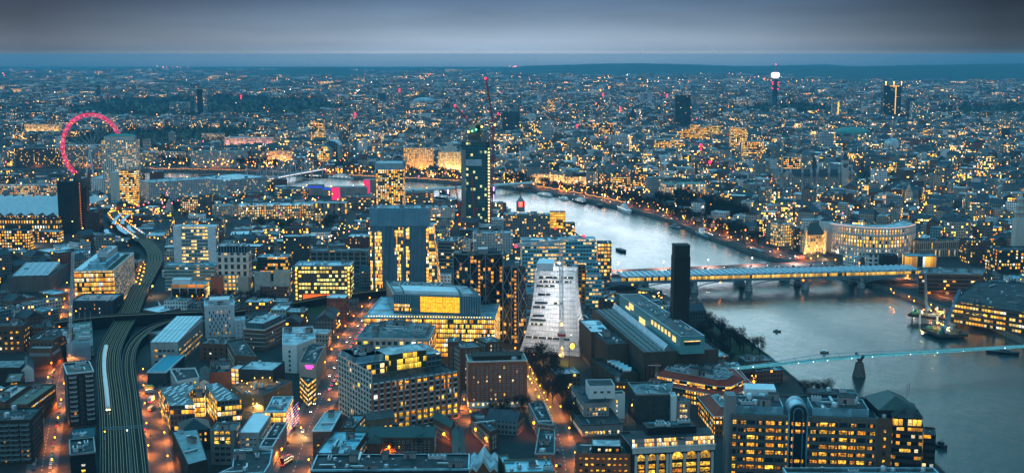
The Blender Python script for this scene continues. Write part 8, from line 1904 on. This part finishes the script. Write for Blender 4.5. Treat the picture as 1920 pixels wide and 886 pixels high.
o=k.build('woodland',TWIG);tag(o,'dark bare woodland of the far parks','woodland',kind='stuff')
k=MB()
for f in PARKS:k.add([(p.x,p.y,.006)for p in f],[tuple(range(len(f)))])
tag(k.build('park_lawn',GRASS),kind='structure')
# street lamps
def lamp_mesh(bulb,nm,h=8.0,r=.55):
 k=MB();k.tube((0,0,0),(0,0,h),.14,.09,6,caps=False);k.bar((0,0,h),(1.1,0,h+.3),.12);k.tube((0,0,0),(0,0,.8),.25,.2,6);a=k.mesh('lamp_post',DARKM)
 q=MB();q.lathe((0,0,0),[(.02,-r*1.3),(r*.7,-r*.8),(r,0),(r*.7,r*.8),(.02,r*1.3)],8);b=q.mesh('lamp_head',bulb);return a,b
LM={'orange':lamp_mesh(L_ORANGE,'o'),'gold':lamp_mesh(L_GOLD,'g'),'white':lamp_mesh(L_WHITE,'w'),'big orange':lamp_mesh(L_ORANGE,'bo',9,.8)}
LAMPW={'orange':15000,'gold':13000,'white':14000,'big orange':32000,'court':2500};LAMPL={}
for kd_,w_ in LAMPW.items():
 l=bpy.data.lights.new('lamp_light','SPOT');l.energy=w_;l.spot_size=R(158);l.spot_blend=.4;l.shadow_soft_size=.25;l.color={'orange':(1,.25,.03),'big orange':(1,.22,.025),'gold':(1,.58,.2),'court':(1,.5,.12),'white':(1,.86,.7)}[kd_];LAMPL[kd_]=l
nl=0
def lamp(p,kind,label,group,z=0.0,s=1.0,rz=0.0):
 global nl;nl+=1;a,b=LM[kind];r=empty('street_lamp',(p.x,p.y,z),label,'street lamp',group,rz);r.scale=(s,s,s)
 kd='court' if kind=='gold' and s<.7 else kind
 for m,nm,l in((a,'lamp_post',(0,0,0)),(b,'lamp_head',(1.1,0,8.0))):o=bpy.data.objects.new(nm,m);COL.objects.link(o);o.parent=r;o.location=l
 o=bpy.data.objects.new('lamp_light',LAMPL[kd]);COL.objects.link(o);o.parent=r;o.location=(1.1,0,7.2)
def lamp_line(P,gap,off,kind,desc,z=0.0,s=1.0,both=True,t0=0.0,t1=1.0,end='near'):
 D=[0]
 for a,b in zip(P,P[1:]):D.append(D[-1]+(b-a).length)
 d=D[-1]*t0+gap/2;i=0
 while d<D[-1]*t1:
  j=next(q for q in range(len(P)-1)if D[q+1]>=d);a,b=P[j],P[j+1];u=(b-a).normalized();n=Vector((-u.y,u.x));sd=(1 if i%2 else-1)if both else 1
  p=a.lerp(b,(d-D[j])/(D[j+1]-D[j]))+n*off*sd;ppx=proj((p.x,p.y,0))
  if-10<ppx[0]<1930 and ppx[1]<900:lamp(p,kind,'%s %s street lamp from the %s end %s'%(ordinal(i),kind,end,desc),'%s lamps %s'%(kind,desc),z,s,math.atan2(-n.y*sd,-n.x*sd));i+=1
  else:i+=1
  d+=gap
lamp_line(RD_LEFT,22,7,'orange','of the left-hand brick street',s=.9)
lamp_line(RD_SOUTH,21,10,'orange','of the busy central road',s=.9)
lamp_line(RD_PARK,24,7,'orange','of the park street',s=.9)
lamp_line(RD_CROSS,22,6,'gold','of the short cross street',s=.8)
lamp_line(RD_YARD,24,6,'orange','of the service yard lane',s=.8)
lamp_line(RD_MID,28,5,'orange','of the lane beside the mansion flats',s=.8)
lamp_line(RD_BANK,36,9,'orange','of the far embankment road',s=1.1)
lamp_line(RD_NB,26,8,'gold','of the road by the curved palace')
P=[at(*p).xy for p in((978,680),(996,716),(1014,748),(1026,776))];lamp_line(P,9,3,'gold','in the bright avenue beside the mansion flats',s=.6)
P=[at(*p).xy for p in((1058,722),(1068,735),(1076,752))];lamp_line(P,9,2,'gold','by the stepped office corner',s=.6)
P=[at(*p).xy for p in((1395,716),(1430,712),(1455,706))];lamp_line(P,12,2,'gold','under the near end of the footbridge',s=.6)
P=[at(*p).xy for p in((1340,330),(1350,345),(1342,362),(1352,372))];lamp_line(P,22,6,'orange','of the tree-lined avenue beyond the gardens',s=1.1)
P=[at(*p).xy for p in((1790,606),(1740,585),(1690,566),(1650,548))];lamp_line(P,20,4,'orange','on the quay by the works platform',s=.9)
a,b,u,n,W_,z_=RB;lamp_line([a,b],52,W_-2,'white','on the rose-lit road bridge',z=z_,s=1.1,both=False,end='left')
P=[at(*p).xy for p in((258,545),(266,520),(270,500))];lamp_line(P,12,3,'big orange','beside the viaduct curve',s=.8)
for(x,y,kd,s,lab)in((1067,690,'big orange',2.2,'blazing orange site lamp in front of the white-netted tower'),(1050,678,'gold',1.4,'gold site lamp left of the blazing one'),(785,852,'big orange',1.1,'brightest orange court lamp of the almshouse yard'),(727,856,'big orange',.8,'orange court lamp left of the brightest one'),(829,836,'big orange',1.0,'tall orange lamp against the brick terrace gable'),(908,842,'big orange',.9,'nearer orange lamp in the dark terrace yard'),(889,822,'big orange',.8,'farther orange lamp in the dark terrace yard'),(996,792,'big orange',.9,'upper orange lamp of the yard beside the street terrace'),(998,812,'big orange',.9,'lower orange lamp of the yard beside the street terrace'),(59,460,'white',1.4,'tall white floodlight left of the glass hall'),(95,467,'white',1.5,'tall white floodlight above the glass hall'),(1182,782,'gold',1.1,'yellow lamp between stepped office and blank dark office'),(284,555,'gold',1.3,'bright yellow lamp right of the main tracks'),(246,530,'gold',1.3,'bright yellow lamp left of the main tracks'),(583,556,'big orange',1.0,'left orange lamp at the red brick banded office'),(600,556,'big orange',1.0,'right orange lamp at the red brick banded office'),(1410,735,'big orange',1.0,'orange lamp in the alley behind the red tiled offices'),(1345,800,'orange',1.0,'orange lamp in the alley by the granite office'),(330,568,'orange',.9,'first orange lamp before the lit pavilion'),(359,568,'orange',.9,'second orange lamp before the lit pavilion'),(369,568,'orange',.9,'third orange lamp before the lit pavilion'),(379,566,'orange',.9,'fourth orange lamp before the lit pavilion'),(296,410,'big orange',1.4,'orange lamp on the red-lit roundabout'),(232,402,'big orange',1.8,'big orange lamp at the foot of the gold-faced slab')):
 lamp(at(x,y).xy,kd,lab,None,s=s)
for i,(x,y)in enumerate(((452,722),(462,727),(470,733),(476,717),(491,716),(505,716))):lamp(at(x,y,12).xy,'gold','%s small gold lamp from the left in the sunken courtyard'%ordinal(i),'courtyard lamps',11.1,.55)
print('lamps',nl)
def trail_bulbs(pxs,label,sag=1.2,gap=24.0):  # added bulb strings stand in for car light trails on the embankment
 P=smooth([at(*p).xy for p in pxs],4);k=MB();D=[0];root=empty('added_trail_bulbs',(*P[0],0),label,'added bulbs')
 for a,b in zip(P,P[1:]):D.append(D[-1]+(b-a).length)
 n=int(D[-1]/gap);w=MB();prev=None
 for i in range(n*8+1):
  d=min(D[-1]-.01,D[-1]*i/(n*8));j=next(q for q in range(len(P)-1)if D[q+1]>=d);p=P[j].lerp(P[j+1],(d-D[j])/(D[j+1]-D[j]));t=(i%8)/8;v=Vector((*p,5.2-sag*4*t*(1-t)));k.ball(v,.42,n=6,k=4)
  if prev:w.bar(prev,v,.05)
  if i%8==0:w.tube((*p,0),(*p,5.3),.1,n=5)
  prev=v
 w.build('cable',DARKM,root);o=k.build('bulb',glow('trail_gold',(1,.36,.04),5,'NONE'),root);tag(o,kind='stuff')
trail_bulbs([(1004,352),(1050,360),(1092,367)],'left added string of golden bulbs along the far embankment wall');trail_bulbs([(1098,369),(1140,377),(1172,384)],'right added string of golden bulbs along the far embankment wall');trail_bulbs([(282,320),(380,321),(460,323)],'long added string of golden bulbs on the bank below the gothic club');trail_bulbs([(655,332),(720,335),(800,339),(860,343)],'added string of golden bulbs on the bank left of the unfinished tower');trail_bulbs([(150,319),(190,319)],'short added string of golden bulbs behind the pink wheel legs')
L2=[glow('far_sodium',(1,.27,.02),12,'NONE'),glow('far_gold',(1,.52,.1),11,'NONE'),glow('far_white',(1,.82,.66),10,'NONE'),glow('far_rose',(1,.10,.14),11,'NONE')]
k=MB();rl=random.Random(9)
def spark(p,z,r,m):k.add([(p.x-r,p.y,z),(p.x,p.y-r,z),(p.x+r,p.y,z),(p.x,p.y+r,z),(p.x,p.y,z+r*1.5),(p.x,p.y,z-r*1.5)],[(0,1,4),(1,2,4),(2,3,4),(3,0,4),(1,0,5),(2,1,5),(3,2,5),(0,3,5)],m)
for _ in range(420):
 py=140+330*rl.random()**1.5;px=rl.uniform(0,1920);q=at(px,py).xy
 if rl.random()>.3+.7*math.exp(-((px-1000)/650)**2):continue
 th=rl.uniform(-.5,.5)+rl.choice((0,1.57,1.57));st=26+q.y*.006;m=rl.choices((0,1,2),(7,3,1))[0];s_=rl.uniform(.8,1.5)
 for i in range(rl.randint(6,18)):
  p=q+Vector((math.cos(th),math.sin(th)))*st*i
  if pip(p,RIVER)or any(pip(p,f)for f in PARKS)or p.y>12000:continue
  spark(p,8,(.35+p.y*.00014)*s_,m)
for _ in range(3600):
 py=128+350*rl.random()**1.3;px=rl.uniform(0,1920);p=at(px,py).xy
 if p.y>15000 or pip(p,RIVER)or any(pip(p,f)and rl.random()<.9 for f in PARKS):continue
 if rl.random()>.25+.75*math.exp(-((px-1000)/620)**2):continue
 r=.35+p.y*.00016;m=rl.choices((0,1,2,3),(5,5,2.2,1.2))[0];spark(p,rl.uniform(5,9)if rl.random()<.5 else rl.uniform(8,26),r*rl.uniform(.6,1.35),m)
for cx,cy,n,sx,sy,m in((760,240,40,8,6,2),(1060,136,22,20,1.5,3),(775,145,16,16,1.5,3),(330,128,10,16,2,3),(1370,136,22,60,3,3),(470,315,60,90,3,0),(860,330,30,60,3,0),(1765,172,10,8,3,0),(560,300,22,20,6,0),(300,400,20,18,8,3),(1010,250,24,18,6,1),(965,122,8,6,1,3),(40,140,18,30,6,3),(1170,150,14,40,4,1)):
 for _ in range(n):p=at(rl.gauss(cx,sx),max(126,rl.gauss(cy,sy))).xy;spark(p,rl.uniform(6,20),.4+p.y*.0002,m if rl.random()<.7 else 1)
o=k.build('distant_lights',L2);tag(o,'countless far street and window lights of the city','lights',kind='stuff')
# traffic
CARC=[mat('car_'+n_,c,.3,.3,var=.05,spec=.6)for n_,c in(('silver',(.4,.42,.44)),('white',(.7,.7,.7)),('black',(.015,.015,.018)),('red',(.35,.02,.02)),('blue',(.03,.07,.2)),('grey',(.14,.15,.16)))]
CNAME=['silver','white','black','red','blue','grey']
def car_mesh():
 b=MB();prof=[(-2.1,.35),(2.1,.35),(2.15,.75),(1.25,.92),(.6,1.42),(-1.1,1.42),(-1.8,.95),(-2.15,.85)];n=len(prof)
 b.add([(x,-.86 if z<1.2 else-.66,z)for x,z in prof]+[(x,.86 if z<1.2 else .66,z)for x,z in prof],[tuple(range(n)),tuple(range(2*n-1,n-1,-1))]+[(i+n,(i+1)%n+n,(i+1)%n,i)for i in range(n)])
 g=MB()
 for s in(-1,1):g.quad((1.05,s*.80,1.0),(.55,s*.69,1.38),(-1.05,s*.69,1.38),(-1.55,s*.80,1.0))
 g.quad((1.26,-.72,.95),(1.26,.72,.95),(.64,.6,1.41),(.64,-.6,1.41));g.quad((-1.8,.7,.98),(-1.8,-.7,.98),(-1.14,-.58,1.41),(-1.14,.58,1.41))
 g.v=[(x*1.01,y*1.012,z+.01)for x,y,z in g.v]
 w=MB();w.tube((0,-.11,0),(0,.11,0),.33,n=12);h=MB();h.ball((0,0,0),.16,n=6,k=4)
 return b,g.mesh('window',GLD),w.mesh('wheel',mat('tyre',(.02,.02,.02),.9)),h.mesh('headlight',L_HEAD),h.mesh('tail_light',L_TAIL)
cb,CG,CW,CH,CT=car_mesh();CB=[cb.mesh('body',m)for m in CARC]
labels_c={}
def car(p,ang,col,desc,lights=True,z=.012):
 lab='%s car %s'%(CNAME[col],desc);r=empty('car',(p.x,p.y,z),lab,'car','cars on the city streets',ang)
 for m,nm,l in((CB[col],'body',(0,0,0)),(CG,'window',(0,0,0))):o=bpy.data.objects.new(nm,m);COL.objects.link(o);o.parent=r
 for x in(-1.35,1.35):
  for y in(-.8,.8):o=bpy.data.objects.new('wheel',CW);COL.objects.link(o);o.parent=r;o.location=(x,y,.33)
 if lights:
  for y in(-.6,.6):
   for m,nm,x in((CH,'headlight',2.12),(CT,'tail_light',-2.12)):o=bpy.data.objects.new(nm,m);COL.objects.link(o);o.parent=r;o.location=(x,y,.66)
def car_line(P,gap,off,desc,t0=0,t1=1,lights=True,prob=.8,rev=False,z=.012):
 D=[0]
 for a,b in zip(P,P[1:]):D.append(D[-1]+(b-a).length)
 d=D[-1]*t0+3;i=0
 while d<D[-1]*t1:
  j=next(q for q in range(len(P)-1)if D[q+1]>=d);a,b=P[j],P[j+1];u=(b-a).normalized();p=a.lerp(b,(d-D[j])/(D[j+1]-D[j]))+Vector((-u.y,u.x))*off
  if rng.random()<prob and proj((p.x,p.y,0))[1]<892:car(p,math.atan2(u.y,u.x)+(math.pi if rev else 0),rng.choice((0,0,1,1,2,3,4,5,5)),'%s, %s from near end'%(desc,ordinal(i)),lights,z);i+=1
  d+=gap*rng.uniform(.9,1.3)
car_line(RD_LEFT,6.2,4.6,'at the left kerb of the brick street',.1,.55,False)
car_line(RD_LEFT,6.2,-4.6,'at the right kerb of the brick street',.1,.4,False)
car_line(RD_SOUTH,12,-2.5,'leaving along the busy central road',.42,.8)
car_line(RD_SOUTH,22,-5.8,'in the outer lane of the central road',.3,.8,True,.7)
car_line(RD_SOUTH,20,3,'oncoming on the busy central road',.2,.9,True,.6,True)
car_line(RD_PARK,20,3.4,'parked along the park street',.15,.6,False,.6)
car_line(RD_BANK,26,-3,'driving right on the far embankment road',.15,.5,True,.55)
car_line(RD_BANK,26,3,'driving left on the far embankment road',.15,.5,True,.5,True)
a,b,u,n,W_,z_=RB
car_line([a+n*8,b+n*8],18,0,'leaving over the rose-lit bridge',.3,1,True,.6,False,z_+.01);car_line([a+n*17,b+n*17],22,0,'arriving over the rose-lit bridge',.1,1,True,.5,True,z_+.01)
P=[at(*p).xy for p in((1196,792),(1150,728),(1120,700))]
car_line([at(1135,706).xy,at(1185,708).xy],6,0,'parked behind the lit brown range',0,1,False,.9)
car_line([at(286,566).xy,at(297,590).xy],7,5,'parked in the lit yard right of the tracks',0,1,False,.9)
def van(p,ang,m,label,L_=6.5,H=2.7,W2=2.2,nm='van',top=None):
 r=empty(nm,(p.x,p.y,0),label,nm.replace('_',' '),None,ang);k=MB();k.box((-.5,0,.5+H/2),(L_-1.2,W2,H-.2));k.box((L_/2-.55,0,.5+H*.36),(1.3,W2*.96,H*.66));k.build('body',m,r,keep_world=False)
 k=MB();k.box((L_/2-.3,0,.5+H*.52),(.9,W2*.98,H*.26))
 if nm=='double_decker_bus':
  for z in(1.7,3.6):k.box((-.4,0,z),(L_-1.6,W2+.04,.8))
 k.build('window',WLIT[2]if nm=='double_decker_bus' else GLD,r,keep_world=False)
 for x in(-L_*.3,L_*.32):
  for s in(-1,1):o=bpy.data.objects.new('wheel',CW);COL.objects.link(o);o.parent=r;o.location=(x,s*W2*.48,.4);o.scale=(1.3,1.4,1.3)
 for s in(-.7,.7):o=bpy.data.objects.new('tail_light',CT);COL.objects.link(o);o.parent=r;o.location=(-L_/2+.1,s,.9)
BUS=mat('bus_red',(.45,.02,.02),.35)
van(at(280,729).xy,.1,mat('ambulance_yellow',(.5,.62,.2),.4),'yellow and white ambulance van in the service yard');van(at(281,737).xy,.05,CARC[1],'white van with orange glow below the ambulance');van(at(284,752).xy,1.5,RFW,'white box lorry parked in the service yard',8,3.2,2.5,'lorry');van(at(284,768).xy,1.5,MATS['hull_teal'],'teal flatbed lorry below the white box lorry',8,2.4,2.5,'lorry')
van(at(538,868).xy,math.atan2(1,.35),BUS,'red double-decker bus at the bottom of the central road',11,4.2,2.5,'double_decker_bus');van(at(640,672).xy,1.2,BUS,'red double-decker bus behind the magenta-signed block',11,4.2,2.5,'double_decker_bus');van(at(1500,486).xy,.2,BUS,'red double-decker bus near the bridge junction',11,4.2,2.5,'double_decker_bus');van(at(1398,448).xy,-.4,BUS,'red double-decker bus on the far embankment road',11,4.2,2.5,'double_decker_bus');van(at(296,404).xy,.2,BUS,'red double-decker bus on the roundabout',11,4.2,2.5,'double_decker_bus')
